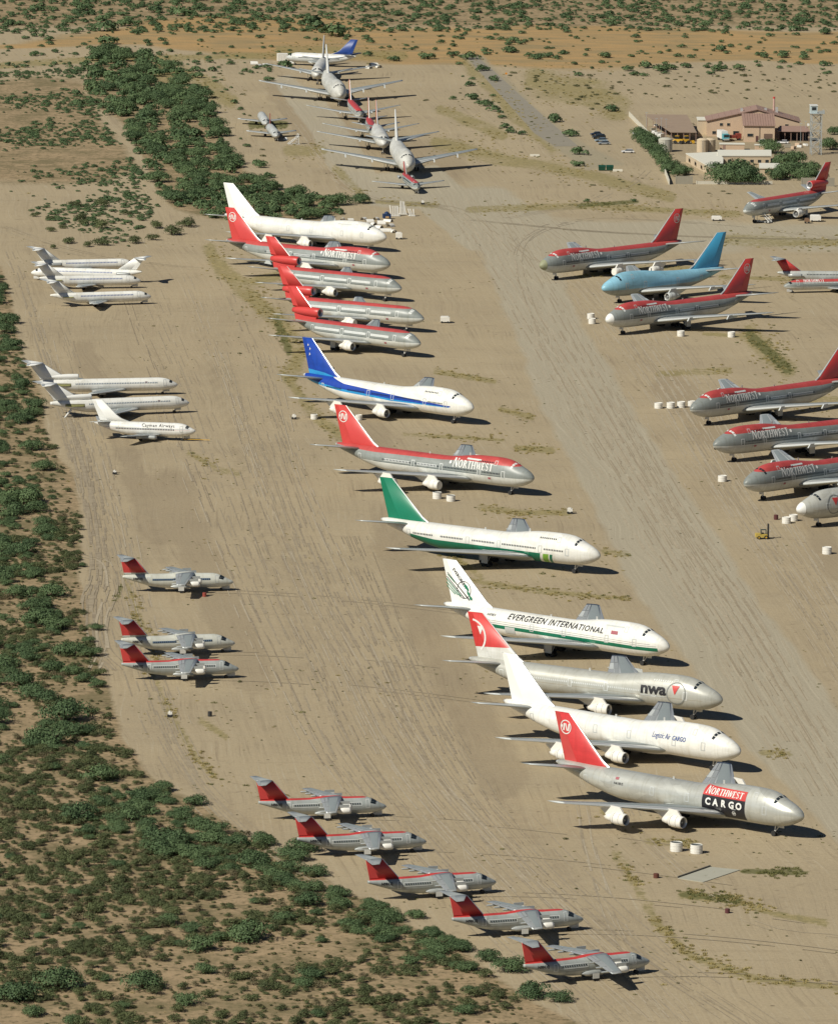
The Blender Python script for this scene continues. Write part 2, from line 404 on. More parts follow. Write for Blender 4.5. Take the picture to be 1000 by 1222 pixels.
        for j in range(nz + 1):
            z = z0 + (z1 - z0) * j / nz; le, te, tc = s.fin_at(z); c = te - le
            for u, sg in ((.035, 1), (.01, 1), (0, 0), (.01, -1), (.035, -1)):
                V.append((s.D0 - le - u * c + .03, sg * (foil(u, tc) * c + .02), z))
        F = [(j * 5 + i, j * 5 + i + 1, (j + 1) * 5 + i + 1, (j + 1) * 5 + i) for j in range(nz) for i in range(4)]
        part('leading_edge', V, F, M_alu, o)
        s.finob = o; return o
    def fin_at(s, z):
        f = s.sp['fin']; zs = [q[0] for q in f]
        return [float(np.interp(z, zs, [q[i] for q in f])) for i in (1, 2, 3)]
    def fin_decal(s, polys, name, m, off=.07, sides=(1, -1), mirror=True):
        for sg in sides:
            V = []; F = []
            for p in polys:
                k = len(V)
                for (d, z) in p:
                    le, te, tc = s.fin_at(z); c = te - le; u = min(1, max(0, (d - le) / c))
                    V.append((s.D0 - d, sg * (foil(u, tc) * c + off), z))
                F.append(tuple(range(k, k + len(p))))
            part(name, V, F, m, s.finob)
    def fin_logo(s, polys, cx, cz, name, m, off=.07):
        """polys about (0,0) as read; reads correctly on both faces"""
        for sg in (1, -1):
            s.fin_decal([[(cx + sg * a, cz + b) for a, b in p] for p in polys], name, m, off, (sg,))
    def stab(s, m):
        for sg in (1, -1):
            o = s.surf(s.sp['stab'], sg, 'tailplane', m); secs = s.sp['stab']
            s.patch(secs, sg, secs[0][0] + .5, secs[-1][0] - .3, .72, .98, 'elevator', M_silver, o, .03, 3)
    def engine(s, y, front, z, r, L, m, pylon=True, core=True, cover=False, wingsecs=None, cz=None):
        x = s.D0 - front
        o = MB().lathe([(-.02 * L, r * .80), (.0, r * .90), (-.04 * L, r * .97), (-.22 * L, r * 1.03), (-.5 * L, r), (-.62 * L, r * .90)] +
                       ([(-.62 * L, r * .68), (-.8 * L, r * .6), (-L, r * .40), (-L, r * .25), (-1.12 * L, .04)] if core else [(-1.0 * L, r * .72), (-1.0 * L, .05)]), (x, y, z), 'X', 22).build('engine', m, s.root, True)
        MB().lathe([(-.225 * L, r * 1.035), (-.24 * L, r * 1.035)], (x, y, z), 'X', 22).lathe([(-.50 * L, r * 1.012), (-.515 * L, r * 1.01)], (x, y, z), 'X', 22).build('cowl_joint', M_intake, o)
        MB().lathe([(.0, r * .9), (-.02 * L, r * .80), (-.12 * L, r * .78)], (x + .012, y, z), 'X', 22).build('intake_lip', M_alu, o, True)
        if cover: MB().lathe([(.05, r * .88), (.09, .02)], (x, y, z), 'X', 22).build('intake_cover', M_cover, o)
        else:
            MB().lathe([(-.11 * L, r * .78), (-.13 * L, .02)], (x, y, z), 'X', 22).build('fan', M_intake, o)
            MB().lathe([(-.03 * L, .02), (-.07 * L, r * .16), (-.12 * L, r * .2)], (x, y, z), 'X', 12).build('spinner', M_silver, o, True)
        if pylon: s.pylon(y, front, z, r, L, m, o)
        return o
    def pylon(s, y, front, z, r, L, m, parent=None, bare=False):
        sg = 1 if y > 0 else -1; secs = s.sp['wing']; ya = abs(y)
        wx, wy, wz = s.at(secs, ya, .03, sg); tx, ty, tz = s.at(secs, ya, .45, sg)
        x = s.D0 - front; t = .22; zt = z + (r * .95 if not bare else r * 1.1); zlow = z + r * .3 if not bare else tz - 1.15
        zz = s.sp['wing']; c = 0.25
        V = [];
        for dy in (-t, t):
            V += [(x - .12 * L, y + dy, zt), (x - .3 * L, y + dy, zt + (wz - zt) * .75 + .25), (wx - .3, y + dy, wz + .05), (tx, y + dy, tz - 1.0), (x - .95 * L, y + dy, zlow)]
        F = [(0, 1, 2, 3, 4), (9, 8, 7, 6, 5)] + [(i, i + 5, (i + 1) % 5 + 5, (i + 1) % 5) for i in range(5)]
        return part('pylon', V, F, m, parent or s.root)
    def nose_gear(s, d, zf, r=.55, sep=.35, m=None):
        o = MB().tube((s.D0 - d, 0, r), (s.D0 - d + .3, 0, zf), .16).tube((s.D0 - d, 0, r * 1.3), (s.D0 - d + 1.6, 0, zf + .1), .08).build('nose_gear', m or M_gear, s.root)
        MB().box(s.D0 - d + .4, s.D0 - d + 2.2, .45, .5, zf - .75, zf + .15).build('gear_door', M_gear, o)
        for sg in (1, -1): MB().tube((s.D0 - d, sg * (sep - .17), r), (s.D0 - d, sg * (sep + .17), r), r, n=14).build('wheel', M_tyre, o)
    def main_gear(s, d, y, zf, r=.6, axles=(0.75, -0.75), sep=.55, m=None):
        for sg in (1, -1):
            o = MB().tube((s.D0 - d, sg * y, r), (s.D0 - d, sg * y, zf), .22).tube((s.D0 - d, sg * y, r * 1.2), (s.D0 - d, sg * y * .55, zf), .1).tube((s.D0 - d + axles[0], sg * y, r), (s.D0 - d + axles[-1] - .01, sg * y, r), .14).build('main_gear', m or M_gear, s.root)
            for a in axles:
                for e in (1, -1): MB().tube((s.D0 - d + a, sg * y + e * (sep - .2), r), (s.D0 - d + a, sg * y + e * (sep + .2), r), r, n=14).build('wheel', M_tyre, o)
            MB().box(s.D0 - d - 1.0, s.D0 - d + 1.0, sg * (y + 1.1), sg * (y + 1.16), r * 1.6, zf).build('gear_door', M_gear, o)

# specifications (metres; d runs aft from the nose tip)
SP = {}
SP['jumbo'] = dict(D0=35, L=68.6, st=[(0, .06, 5.36, 5.3, 5.24), (.15, .45, 5.75, 5.3, 4.85), (.6, .98, 6.3, 5.35, 4.35), (1.5, 1.55, 7.0, 5.4, 3.8), (3, 2.15, 7.75, 5.5, 3.1), (4.5, 2.6, 8.35, 5.5, 2.65), (6.5, 2.95, 9.35, 5.5, 2.35), (9, 3.2, 9.95, 5.5, 2.15),
    (12, 3.25, 10.1, 5.4, 2.1), (18, 3.25, 10.0, 5.35, 2.1), (22, 3.25, 9.6, 5.35, 2.1), (26, 3.25, 9.0, 5.35, 2.1), (29.5, 3.25, 8.7, 5.35, 2.1), (48, 3.25, 8.7, 5.4, 2.1), (52, 3.15, 8.72, 5.6, 2.6), (57, 2.75, 8.75, 6.15, 3.8), (62, 2.0, 8.75, 6.95, 5.35), (66, 1.2, 8.72, 7.65, 6.5), (68.2, .65, 8.55, 7.95, 7.3), (68.6, .3, 8.3, 8.0, 7.7)],
    wing=[(2.6, 19.3, 36.5, 3.35, .11), (12, 27.6, 38.4, 4.7, .10), (29.6, 43.2, 47.2, 6.6, .09)], flaps=5, tracks=(7.5, 12.5, 17, 21),
    fin=[(8.0, 52.6, 66.6, .085), (9.0, 54.6, 66.8, .09), (19.25, 65.4, 69.7, .09)], stab=[(.8, 58.2, 66.6, 7.7, .10), (11.05, 66.9, 70.1, 9.1, .09)])
def shift(d, a, b):   # the short jumbo: plugs taken out fore and aft of the wing
    return d if d < 20 else (d - a * min(1, (d - 20) / 2) if d < 44 else d - a - b * min(1, (d - 44) / 4))
j = SP['jumbo']
SP['short_jumbo'] = dict(D0=28, L=54.3, st=[(0, .06, 5.36, 5.3, 5.24), (.15, .45, 5.75, 5.3, 4.85), (.6, .98, 6.3, 5.35, 4.35), (1.5, 1.55, 7.0, 5.4, 3.8), (3, 2.15, 7.75, 5.5, 3.1), (4.5, 2.6, 8.35, 5.5, 2.65), (6.5, 2.95, 9.35, 5.5, 2.35), (9, 3.2, 9.95, 5.5, 2.15),
    (12, 3.25, 10.1, 5.4, 2.1), (17, 3.25, 9.95, 5.35, 2.1), (22, 3.25, 9.5, 5.35, 2.1), (28, 3.25, 9.0, 5.35, 2.1), (34, 3.2, 8.75, 5.4, 2.2), (39, 3.0, 8.7, 5.8, 3.0), (44, 2.5, 8.65, 6.4, 4.2), (50, 1.5, 8.6, 7.3, 6.0), (53.8, .65, 8.4, 7.9, 7.3), (54.3, .3, 8.2, 7.95, 7.7)],
    wing=[(2.6, 13.8, 31.0, 3.35, .11), (12, 22.1, 32.9, 4.7, .10), (29.6, 37.7, 41.7, 6.6, .09)], flaps=5, tracks=(8, 14, 20), fin=[(8.0, 37.5, 52.2, .085), (9.0, 40.0, 52.4, .09), (19.9, 51.2, 55.6, .09)], stab=[(.8, 44.0, 52.4, 7.7, .10), (12.6, 52.6, 55.9, 9.3, .09)])
SP['tri'] = dict(D0=27, L=51.8, st=[(0, .06, 4.7, 4.65, 4.6), (.15, .5, 5.1, 4.65, 4.2), (.5, .9, 5.5, 4.7, 3.9), (2, 1.75, 6.5, 4.8, 3.2), (4, 2.4, 7.6, 5.0, 2.75), (6, 2.8, 8.1, 5.2, 2.5), (9, 3.0, 8.35, 5.35, 2.35), (30, 3.01, 8.35, 5.35, 2.35), (36, 3.0, 8.35, 5.35, 2.4), (41, 2.75, 8.35, 5.7, 3.2), (46, 2.0, 8.25, 6.4, 4.7), (50, 1.1, 8.0, 7.1, 6.2), (51.5, .5, 7.7, 7.2, 6.8), (51.8, .25, 7.5, 7.2, 7.0)],
    wing=[(2.4, 18.2, 33.0, 3.2, .11), (8.5, 24.3, 33.6, 4.1, .10), (25.2, 38.6, 41.3, 6.0, .09)], flaps=4, tracks=(7, 12, 17),
    fin=[(11.4, 44.6, 53.0, .10), (17.7, 51.4, 55.4, .10)], stab=[(.8, 44.8, 51.4, 6.9, .10), (10.8, 52.0, 55.0, 8.6, .09)])
SP['wide'] = dict(D0=24, L=47.6, st=[(0, .06, 4.6, 4.5, 4.4), (.3, .7, 5.2, 4.6, 3.9), (2, 1.75, 6.4, 4.8, 3.1), (4, 2.35, 7.4, 5.0, 2.65), (6, 2.65, 7.9, 5.1, 2.45), (9, 2.8, 8.0, 5.2, 2.35), (30, 2.8, 8.0, 5.2, 2.35), (36, 2.5, 8.0, 5.6, 3.0), (42, 1.6, 7.9, 6.5, 5.0), (47, .5, 7.5, 7.0, 6.6), (47.6, .2, 7.3, 7.0, 6.8)],
    wing=[(2.2, 15.5, 27.5, 3.1, .11), (8, 21, 28.5, 3.9, .10), (23.7, 33.6, 36, 5.6, .09)], flaps=3, tracks=(8, 13), fin=[(7.4, 36.5, 46.5, .10), (16.5, 45.5, 49.6, .10)], stab=[(.8, 40, 46.5, 6.6, .10), (9.3, 46.6, 49.3, 7.7, .09)])
SP['b_twin'] = dict(D0=23, L=46.0, st=[(0, .05, 3.95, 3.9, 3.85), (.4, .6, 4.4, 3.9, 3.3), (1.5, 1.15, 5.0, 3.95, 2.7), (3, 1.6, 5.6, 4.0, 2.25), (5, 1.85, 6.0, 4.1, 2.1), (7, 1.88, 6.1, 4.1, 2.05), (30, 1.88, 6.1, 4.1, 2.05), (36, 1.6, 6.1, 4.5, 2.8), (42, .9, 5.9, 5.0, 4.1), (45.6, .35, 5.6, 5.3, 5.0), (46.0, .15, 5.5, 5.3, 5.1)],
    wing=[(1.6, 15.0, 24.8, 2.8, .11), (6, 18.2, 24.8, 3.2, .10), (19, 27, 28.8, 5.0, .09)], flaps=3, fin=[(5.6, 36.5, 44.6, .10), (13.5, 43.0, 46.6, .10)], stab=[(.7, 40.3, 45.0, 5.3, .10), (7.6, 44.8, 47, 6.0, .09)])
SP['rear_tri'] = dict(D0=23, L=42.6, st=[(0, .05, 2.95, 2.9, 2.85), (.3, .5, 3.3, 2.9, 2.4), (1.5, 1.1, 4.0, 2.9, 1.85), (3, 1.55, 4.7, 3.0, 1.55), (4.6, 1.8, 5.1, 3.1, 1.35), (6.5, 1.88, 5.2, 3.2, 1.3), (30, 1.88, 5.2, 3.2, 1.3), (34, 1.75, 5.2, 3.4, 1.8), (38, 1.25, 5.1, 3.9, 2.8), (41, .8, 5.0, 4.2, 3.5), (42.6, .55, 4.8, 4.3, 3.9)],
    wing=[(1.4, 15.6, 26.6, 1.95, .11), (5.5, 19.0, 26.6, 2.2, .10), (16.4, 27.3, 29.8, 3.1, .09)], flaps=3, tracks=(6, 10), track_r=.22, fin=[(5.0, 31.6, 41.6, .10), (6.2, 34.5, 42.2, .11), (10.2, 41.0, 45.2, .12)], stab=[(.05, 40.6, 45.6, 10.2, .09), (5.45, 44.3, 46.7, 10.3, .09)])
SP['small_twin'] = dict(D0=15, L=29.6, st=[(0, .05, 2.95, 2.9, 2.85), (.3, .5, 3.3, 2.9, 2.4), (1.5, 1.15, 3.9, 2.9, 1.75), (3, 1.6, 4.7, 3.0, 1.35), (4.4, 1.82, 5.0, 3.05, 1.15), (6, 1.88, 5.1, 3.1, 1.1), (18, 1.88, 5.1, 3.1, 1.1), (23, 1.45, 5.1, 3.5, 1.9), (27, .8, 5.0, 4.1, 3.2), (29.3, .3, 4.8, 4.5, 4.2), (29.6, .15, 4.7, 4.5, 4.3)],
    wing=[(1.4, 9.6, 17.0, 1.7, .11), (5, 12.6, 17.2, 2.0, .10), (14.2, 17.8, 19.5, 2.9, .09)], flaps=2, fin=[(4.9, 18.6, 28.0, .05), (6.2, 22.3, 28.4, .09), (11.2, 27.3, 30.4, .10)], stab=[(.5, 24.6, 28.8, 4.9, .10), (5.5, 28.4, 30.4, 5.5, .09)])
def rear_twin(L):   # slim T-tail twin; L = overall length
    k = L - 36.4
    g = lambda d: d if d < 10 else (d + k * .55 if d < 24.5 else d + k)
    return dict(D0=18 + k * .5, L=34 + k, st=[(g(d), *q) for d, *q in [(0, .05, 2.45, 2.4, 2.35), (.3, .45, 2.8, 2.4, 1.95), (1.3, 1.0, 3.4, 2.45, 1.5), (2.6, 1.4, 4.0, 2.6, 1.2), (4, 1.62, 4.35, 2.7, 1.05), (5.5, 1.67, 4.45, 2.75, 1.0), (24, 1.67, 4.45, 2.75, 1.0), (28, 1.45, 4.45, 3.1, 1.7), (31.5, .8, 4.35, 3.6, 2.8), (33.7, .3, 4.1, 3.8, 3.5), (34, .12, 3.95, 3.8, 3.7)]],
        wing=[(1.2, 14.8 + k * .55, 21.4 + k * .55, 1.5, .11), (14.2, 21.6 + k * .55, 23.3 + k * .55, 2.5, .10)], flaps=3, tracks=(4, 8), track_r=.2, fin=[(4.2, 25.6 + k, 32.0 + k, .10), (8.4, 31.2 + k, 34.8 + k, .12)], stab=[(.05, 31.2 + k, 35.2 + k, 8.4, .10), (5.6, 34.4 + k, 36.4 + k, 8.5, .09)])
SP['rear_twin'] = rear_twin(36.4); SP['long_rear_twin'] = rear_twin(40.2)
SP['regional'] = dict(D0=13, L=27.4, st=[(0, .05, 2.15, 2.1, 2.05), (.3, .45, 2.5, 2.1, 1.75), (1.3, 1.0, 3.0, 2.2, 1.35), (2.6, 1.42, 3.7, 2.45, 1.1), (3.9, 1.68, 4.25, 2.65, .97), (5.2, 1.78, 4.5, 2.75, .95), (9, 1.78, 4.55, 2.75, .9), (11, 1.78, 4.85, 2.75, .85), (14, 1.78, 4.8, 2.75, .88), (16.5, 1.78, 4.5, 2.75, .95), (20, 1.65, 4.5, 3.0, 1.35), (24, 1.1, 4.45, 3.55, 2.5), (26.6, .55, 4.35, 3.85, 3.35), (27.4, .3, 4.2, 3.9, 3.6)],
    wing=[(.6, 9.6, 14.4, 4.55, .13), (13.15, 13.4, 15.6, 3.85, .11)], flaps=3, tracks=(4, 7.5, 10.5), track_r=.24, fin=[(4.2, 20.6, 27.0, .09), (8.4, 24.3, 27.9, .10)], stab=[(.05, 24.4, 28.0, 8.45, .09), (5.1, 26.8, 28.4, 8.5, .09)])

def NWpaint(name, sp, zr, zd, L, deep=False, belly=BELLY, red=None, grey=MGREY):
    r = red or (0.50, 0.075, 0.07)
    return paint(name, grey, sp['D0'], L, [(belly, -1, zd, None, None), ((.025, .05, .055), zd, zd + .16 if isinstance(zd, (int, float)) else [(a, b + .16) for a, b in zd], 8, L * .78), (r, zr, 20, None, None)])
PAINTS = {}
def P_(key, fn):
    if key not in PAINTS: PAINTS[key] = fn()
    return PAINTS[key]

def jumbo(name, label, x, y, rot, skin, fin_m, kind='jumbo', engines=(), pylons=True, wins=M_dark, win_segs=((9.5, 15.5), (18, 28.5), (31, 38), (41, 48), (50.5, 57)), door_m=M_outline, eng_m=M_cover, cover=False,
          rudder=None, glass=M_dark, radome=None, upper=True, stabs=True, flaps_down=False, gear_m=None, group='jumbo jets parked on the sand'):
    sp = SP[kind]; o = thing(name, label, 'airliner', x, y, R(rot), group); p = Plane(sp, o); p.fuselage(skin)
    sh = 0 if kind == 'jumbo' else -5.5; k = 1 if kind == 'jumbo' else .77
    for sg in (1, -1): p.wing(sg)
    p.fin(fin_m, rudder=rudder)
    if stabs: p.stab(M_silver)
    p.cockpit(5.35, 5.95, 4, 56, 3, glass, .9)
    if wins:
        p.windows([(a * k, b * k) for a, b in win_segs], 5.75, wins)
        if upper: p.windows([(12, 17)], 8.55, wins, .36, .3, .6)
    for side in (1, -1):
        for d in ((8.3, 16.6, 29.6, 39.4, 58.6) if kind == 'jumbo' else (8.3, 16.4, 31, 42)): p.door(d, 4.9, side, door_m)
        p.door(11.2, 8.0, side, door_m, 1.0, 1.3, .12)
    for (yy, fr, z) in ((11.7, 23.6 + sh, 2.35), (21.2, 31.8 + sh, 3.2)):
        for sg in (1, -1):
            e = (yy > 15, sg)
            if e in engines: p.engine(sg * yy, fr, z, 1.32, 5.6, eng_m, cover=cover)
            elif pylons: p.pylon(sg * yy, fr + 1.2, z, 1.3, 4.6, M_wing, bare=True)
    p.nose_gear(7.8, 2.6, .6, .4, gear_m)
    p.main_gear(34.6 + sh, 1.95, 2.8, .62, (.75, -.75), .55); p.main_gear(31.6 + sh, 5.5, 3.4, .62, (.75, -.75), .55)
    # wing-body fairing
    c = 28.5 + sh
    V = MB().lathe([(11, .1), (9, 1.4), (5, 2.15), (0, 2.4), (-6, 2.2), (-9.5, 1.3), (-11.5, .1)], (sp['D0'] - c, 0, 3.05), 'X', 20, 1.62, .62).build('wing_fairing', M_silver if skin.name != 'skin_white' else M_white, o, True)
    MB().lathe([(0, .42), (-.5, .45), (-.9, .3)], (sp['D0'] - sp['L'] + .55, 0, 8.0), 'X', 12).build('tail_cone', M_alu, o, True)
    if radome:
        ds = [0.0, .1, .3, .7, 1.2, 1.8]; V = []; n = 24
        for d in ds:
            hw, zt, zc, zb = p.sec(d)
            for i in range(n):
                t = 6.2832 * i / n; V.append((sp['D0'] - d + .05, (hw + .05) * math.cos(t), zc + math.sin(t) * ((zt - zc if math.sin(t) > 0 else zc - zb) + .05)))
        F = [(k2 * n + (i + 1) % n, k2 * n + i, (k2 + 1) * n + i, (k2 + 1) * n + (i + 1) % n) for k2 in range(len(ds) - 1) for i in range(n)] + [tuple(range(n))]
        part('radome', V, F, radome, o, True)
    MB().box(sp['D0'] - 22.1, sp['D0'] - 21.6, -.04, .04, 9.5, 10.35).build('antenna', M_alu, o)
    MB().box(sp['D0'] - 36.1 + sh, sp['D0'] - 35.6 + sh, -.04, .04, 8.6, 9.2).build('antenna', M_alu, o)
    return p
def nw_titles(p, d=17.0, z=6.35, size=1.75, m=None, sides=(1, -1)):
    P, wd = serif_text('NORTHWEST', size)
    for side in sides: p.title(P, wd, d, z, 'airline_title', m or M_titlew, side, .07)
    for side in sides:   # small emblem behind the title
        p.decal(disc(d + wd + .9, z + 1.1, .42, 12), 'small_emblem', m or M_titlew, side, .07)
def flag(p, d, z, sides=(1, -1)):
    for s_ in sides: p.decal(p.band(d, d + .9, z, z + .5), 'flag_patch', mat('flag_red', (.35, .1, .12), .5), s_, .06)

# ================================================================ THE GROUND
def poly_dist(px, py, poly):
    """signed distance (inside positive) of points to a polygon, in the same units"""
    P = np.array(poly, float); d = np.full(px.shape, 1e9); ins = np.zeros(px.shape, bool)
    for i in range(len(P)):
        a, b = P[i], P[(i + 1) % len(P)]; e = b - a; L2 = (e**2).sum() + 1e-9
        t = np.clip(((px - a[0]) * e[0] + (py - a[1]) * e[1]) / L2, 0, 1)
        d = np.minimum(d, np.hypot(px - a[0] - t * e[0], py - a[1] - t * e[1]))
        c = ((a[1] > py) != (b[1] > py)) & (px < (b[0] - a[0]) * (py - a[1]) / (b[1] - a[1] + 1e-12) + a[0]); ins ^= c
    return np.where(ins, d, -d)
def line_dist(px, py, pts):
    d = np.full(px.shape, 1e9)
    for a, b in zip(pts, pts[1:]):
        a, b = np.array(a, float), np.array(b, float); e = b - a
        t = np.clip(((px - a[0]) * e[0] + (py - a[1]) * e[1]) / ((e**2).sum() + 1e-9), 0, 1)
        # stretch: a mark on receding ground is lower than it is wide
        d = np.minimum(d, np.hypot(px - a[0] - t * e[0], (py - a[1] - t * e[1]) * 1.0))
    return d
def sm(x, a, b): t = np.clip((x - a) / (b - a), 0, 1); return t * t * (3 - 2 * t)

SCRUB = [(-400, 300), (0, 320), (14, 350), (22, 410), (52, 470), (60, 520), (90, 570), (100, 620), (95, 690), (110, 740), (125, 800), (150, 880), (190, 935), (250, 965), (300, 1000), (385, 1045), (450, 1085), (560, 1140), (620, 1180), (700, 1225), (800, 1500), (-400, 1500)]
THICKET = [(118, 60), (175, 62), (215, 88), (245, 120), (262, 160), (290, 205), (330, 226), (402, 240), (410, 256), (330, 266), (255, 262), (212, 248), (188, 225), (170, 185), (150, 150), (120, 130), (100, 105)]
LANE = [(540, 228), (590, 335), (640, 470), (755, 700), (900, 900), (1010, 1015), (1200, 1300), (1400, 1300), (1010, 860), (905, 720), (800, 560), (700, 400), (655, 300), (1000, 296), (1100, 296), (1100, 268), (1000, 268), (660, 262), (600, 225)]
STRIP = [(322, 92), (345, 88), (400, 130), (430, 175), (450, 205), (520, 195), (560, 230), (640, 290), (560, 300), (500, 250), (440, 245), (395, 205), (375, 165), (345, 125)]
ROAD_P = [(548, 64), (575, 66), (612, 100), (652, 140), (700, 172), (745, 196), (700, 202), (664, 178), (640, 160), (600, 110)]
ORANGE = [(-500, 70), (0, 62), (90, 60), (170, 55), (330, 74), (480, 72), (600, 72), (760, 78), (900, 72), (1500, 76), (1500, 40), (900, 38), (700, 34), (560, 40), (470, 38), (400, 22), (250, 20), (150, 30), (0, 52), (-500, 55)]
GRASS = [  # yellow dry grass patches: (polyline in the photograph, half width px)
    ([(250, 300), (265, 320), (290, 345), (335, 385), (360, 420), (345, 450)], 13), ([(345, 455), (380, 500), (410, 520)], 8),
    ([(285, 340), (330, 330)], 8), ([(596, 488), (635, 497)], 6), ([(520, 443), (590, 455)], 4), ([(615, 534), (660, 537)], 5), ([(480, 518), (600, 525)], 3),
    ([(575, 606), (620, 612), (680, 612)], 5), ([(530, 655), (575, 690)], 5), ([(720, 658), (750, 662)], 4), ([(545, 690), (640, 705), (750, 715)], 4),
    ([(895, 398), (915, 420), (940, 440)], 14), ([(785, 446), (870, 442)], 5), ([(840, 398), (905, 402)], 4), ([(640, 400), (700, 402)], 0.1),
    ([(905, 470), (1000, 480)], 10), ([(735, 1020), (760, 1060), (785, 1105), (825, 1142)], 6), ([(825, 1142), (900, 1168), (1010, 1180)], 6),
    ([(815, 1068), (880, 1076), (920, 1090), (985, 1102)], 6), ([(720, 968), (745, 985)], 6), ([(810, 975), (850, 980)], 0.1), ([(770, 1004), (830, 1008)], 4), ([(910, 898), (940, 900)], 5),
    ([(150, 690), (165, 740), (190, 790)], 7), ([(180, 800), (205, 855), (235, 905), (260, 930)], 5), ([(225, 540), (260, 560), (285, 565)], 4),
    ([(560, 70), (610, 130), (660, 175)], 14), ([(640, 95), (700, 110), (735, 130)], 22), ([(600, 190), (690, 205), (800, 235)], 9), ([(560, 250), (700, 245), (880, 255)], 5),
    ([(190, 85), (240, 95), (275, 120)], 14), ([(345, 180), (385, 180)], 9), ([(335, 60), (480, 66)], 9), ([(690, 330), (760, 318), (860, 322)], 3), ([(0, 78), (130, 70), (330, 66)], 5), ([(400, 200), (440, 240)], 6), ([(450, 240), (520, 245)], 4), ([(520, 170), (600, 190)], 10), ([(860, 285), (1000, 290)], 7), ([(860, 330), (1000, 335)], 4),
    ([(525, 130), (600, 160)], 8), ([(240, 860), (270, 880)], 6)]
WEEDS = [([(815, 1068), (880, 1074)], 5), ([(885, 1040), (960, 1042)], 4), ([(690, 245), (760, 240)], 3), ([(150, 690), (135, 720)], 3), ([(895, 400), (940, 440)], 8), ([(330, 380), (345, 420)], 6), ([(300, 148), (340, 148)], 6)]

def axis(brk):
    out = []
    for a, b, stp in brk: out += list(np.arange(a, b, stp))
    return np.array(out + [brk[-1][1]], float)
gx = axis([(-24000, -2400, 2400), (-2400, -600, 200), (-600, -240, 12), (-240, 240, 1.3), (240, 600, 12), (600, 2400, 200), (2400, 24000, 2400)])
gy = axis([(-6000, 600, 600), (600, 1320, 40), (1320, 1700, 1.6), (1700, 2300, 2.2), (2300, 3300, 3.2), (3300, 3900, 12), (3900, 9000, 300), (9000, 45000, 4000)])
GXm, GYm = np.meshgrid(gx, gy); nx_, ny_ = len(gx), len(gy)
gyc = np.maximum(GYm, 1150.0)
zc_ = gyc * math.cos(CP) + CH * math.sin(CP); yc_ = -(gyc * math.sin(CP) - CH * math.cos(CP))
uu, vv = CF * GXm / zc_, CF * yc_ / zc_
PX = 500 + uu * math.cos(CRL) - vv * math.sin(CRL); PY = 611 + uu * math.sin(CRL) + vv * math.cos(CRL)
def wob(x, y, s, seed):       # cheap smooth noise
    r = np.random.default_rng(seed); o = 0
    for k in range(7):
        a = r.uniform(0, 6.28); f = r.uniform(.5, 1.6) / s; o = o + np.sin(x * f * math.cos(a) + y * f * math.sin(a) + r.uniform(0, 6.28))
    return o / 7
W1 = wob(GXm, GYm, 9, 1); W2 = wob(GXm, GYm, 28, 2); W3 = wob(GXm, GYm, 3.5, 3)
wz = (W1 * 6 + W3 * 3)
m_lane = np.maximum(sm(poly_dist(PX, PY, LANE) + wz, -14, 12), sm(poly_dist(PX, PY, STRIP) + wz * .5, -5, 6) * 1.0)
m_road = sm(poly_dist(PX, PY, ROAD_P) + W3 * 1.5, -2, 2)
m_scrub = sm(poly_dist(PX, PY, SCRUB) + wz, -10, 12)
m_scrub = np.maximum(m_scrub, sm(poly_dist(PX, PY, [(p[0], p[1]) for p in THICKET]) + wz * .6, -8, 6) * .9)
m_scrub = np.maximum(m_scrub, sm(36 + W2 * 10 - PY, -4, 10) * .8); m_scrub = np.maximum(m_scrub, sm(poly_dist(PX, PY, [(-400, 95), (100, 90), (130, 150), (170, 200), (120, 225), (-400, 200)]) + wz, -12, 14) * .8)
m_orange = sm(poly_dist(PX, PY, ORANGE) + wob(GXm, GYm, 60, 14) * 16 + W2 * 9 + W1 * 4, -10, 6)
m_grass = np.zeros_like(PX)
for pts, hw in GRASS: m_grass = np.maximum(m_grass, (1 - sm(line_dist(PX, PY, pts) + wz * hw / 12, hw * .35, hw * 1.25)) * (.55 + .45 * np.clip(.5 + W3 + .5 * W1, 0, 1)))
m_weed = np.zeros_like(PX)
for pts, hw in WEEDS: m_weed = np.maximum(m_weed, (1 - sm(line_dist(PX, PY, pts), hw * .3, hw * 1.2)))
# tyre ruts and disturbed rows in the left lane, and the darker strip where the jets' tails stand
RUTS = [([(110, 1000), (118, 720), (135, 690), (190, 640), (205, 560), (215, 520), (60, 420), (20, 330)], 0.1)]
m_rut = np.zeros_like(PX)
for pts, hw in [([(150, 1000 - 300), (125, 760), (118, 800)], 2.5), ([(60, 480), (90, 560), (108, 620), (116, 700), (105, 745), (125, 790)], 3), ([(75, 470), (110, 560), (130, 640), (140, 690), (160, 760), (185, 850), (215, 930), (300, 985)], 2.5),
                ([(130, 440), (165, 560), (175, 600), (205, 700)], 3), ([(150, 330), (190, 430), (215, 500)], 2.5), ([(240, 400), (290, 560), (330, 700), (380, 820), (470, 960), (640, 1100), (760, 1215)], 4), ([(262, 400), (315, 560), (360, 700), (420, 830), (520, 980), (700, 1140), (800, 1215)], 3),
                ([(470, 640), (520, 780), (560, 900), (640, 1000), (780, 1150)], 4), ([(120, 490), (160, 600), (175, 680)], 2), ([(330, 640), (370, 760), (430, 900)], 2), ([(600, 960), (720, 1100), (850, 1210)], 3), ([(20, 330), (60, 420), (95, 520), (112, 620)], 2)]:
    m_rut = np.maximum(m_rut, (1 - sm(np.abs(line_dist(PX, PY, pts) - hw * .8), .6, 3.2)) * (.35 + .35 * np.clip(.5 + 1.2 * W2, 0, 1)))
m_dark = np.zeros_like(PX)
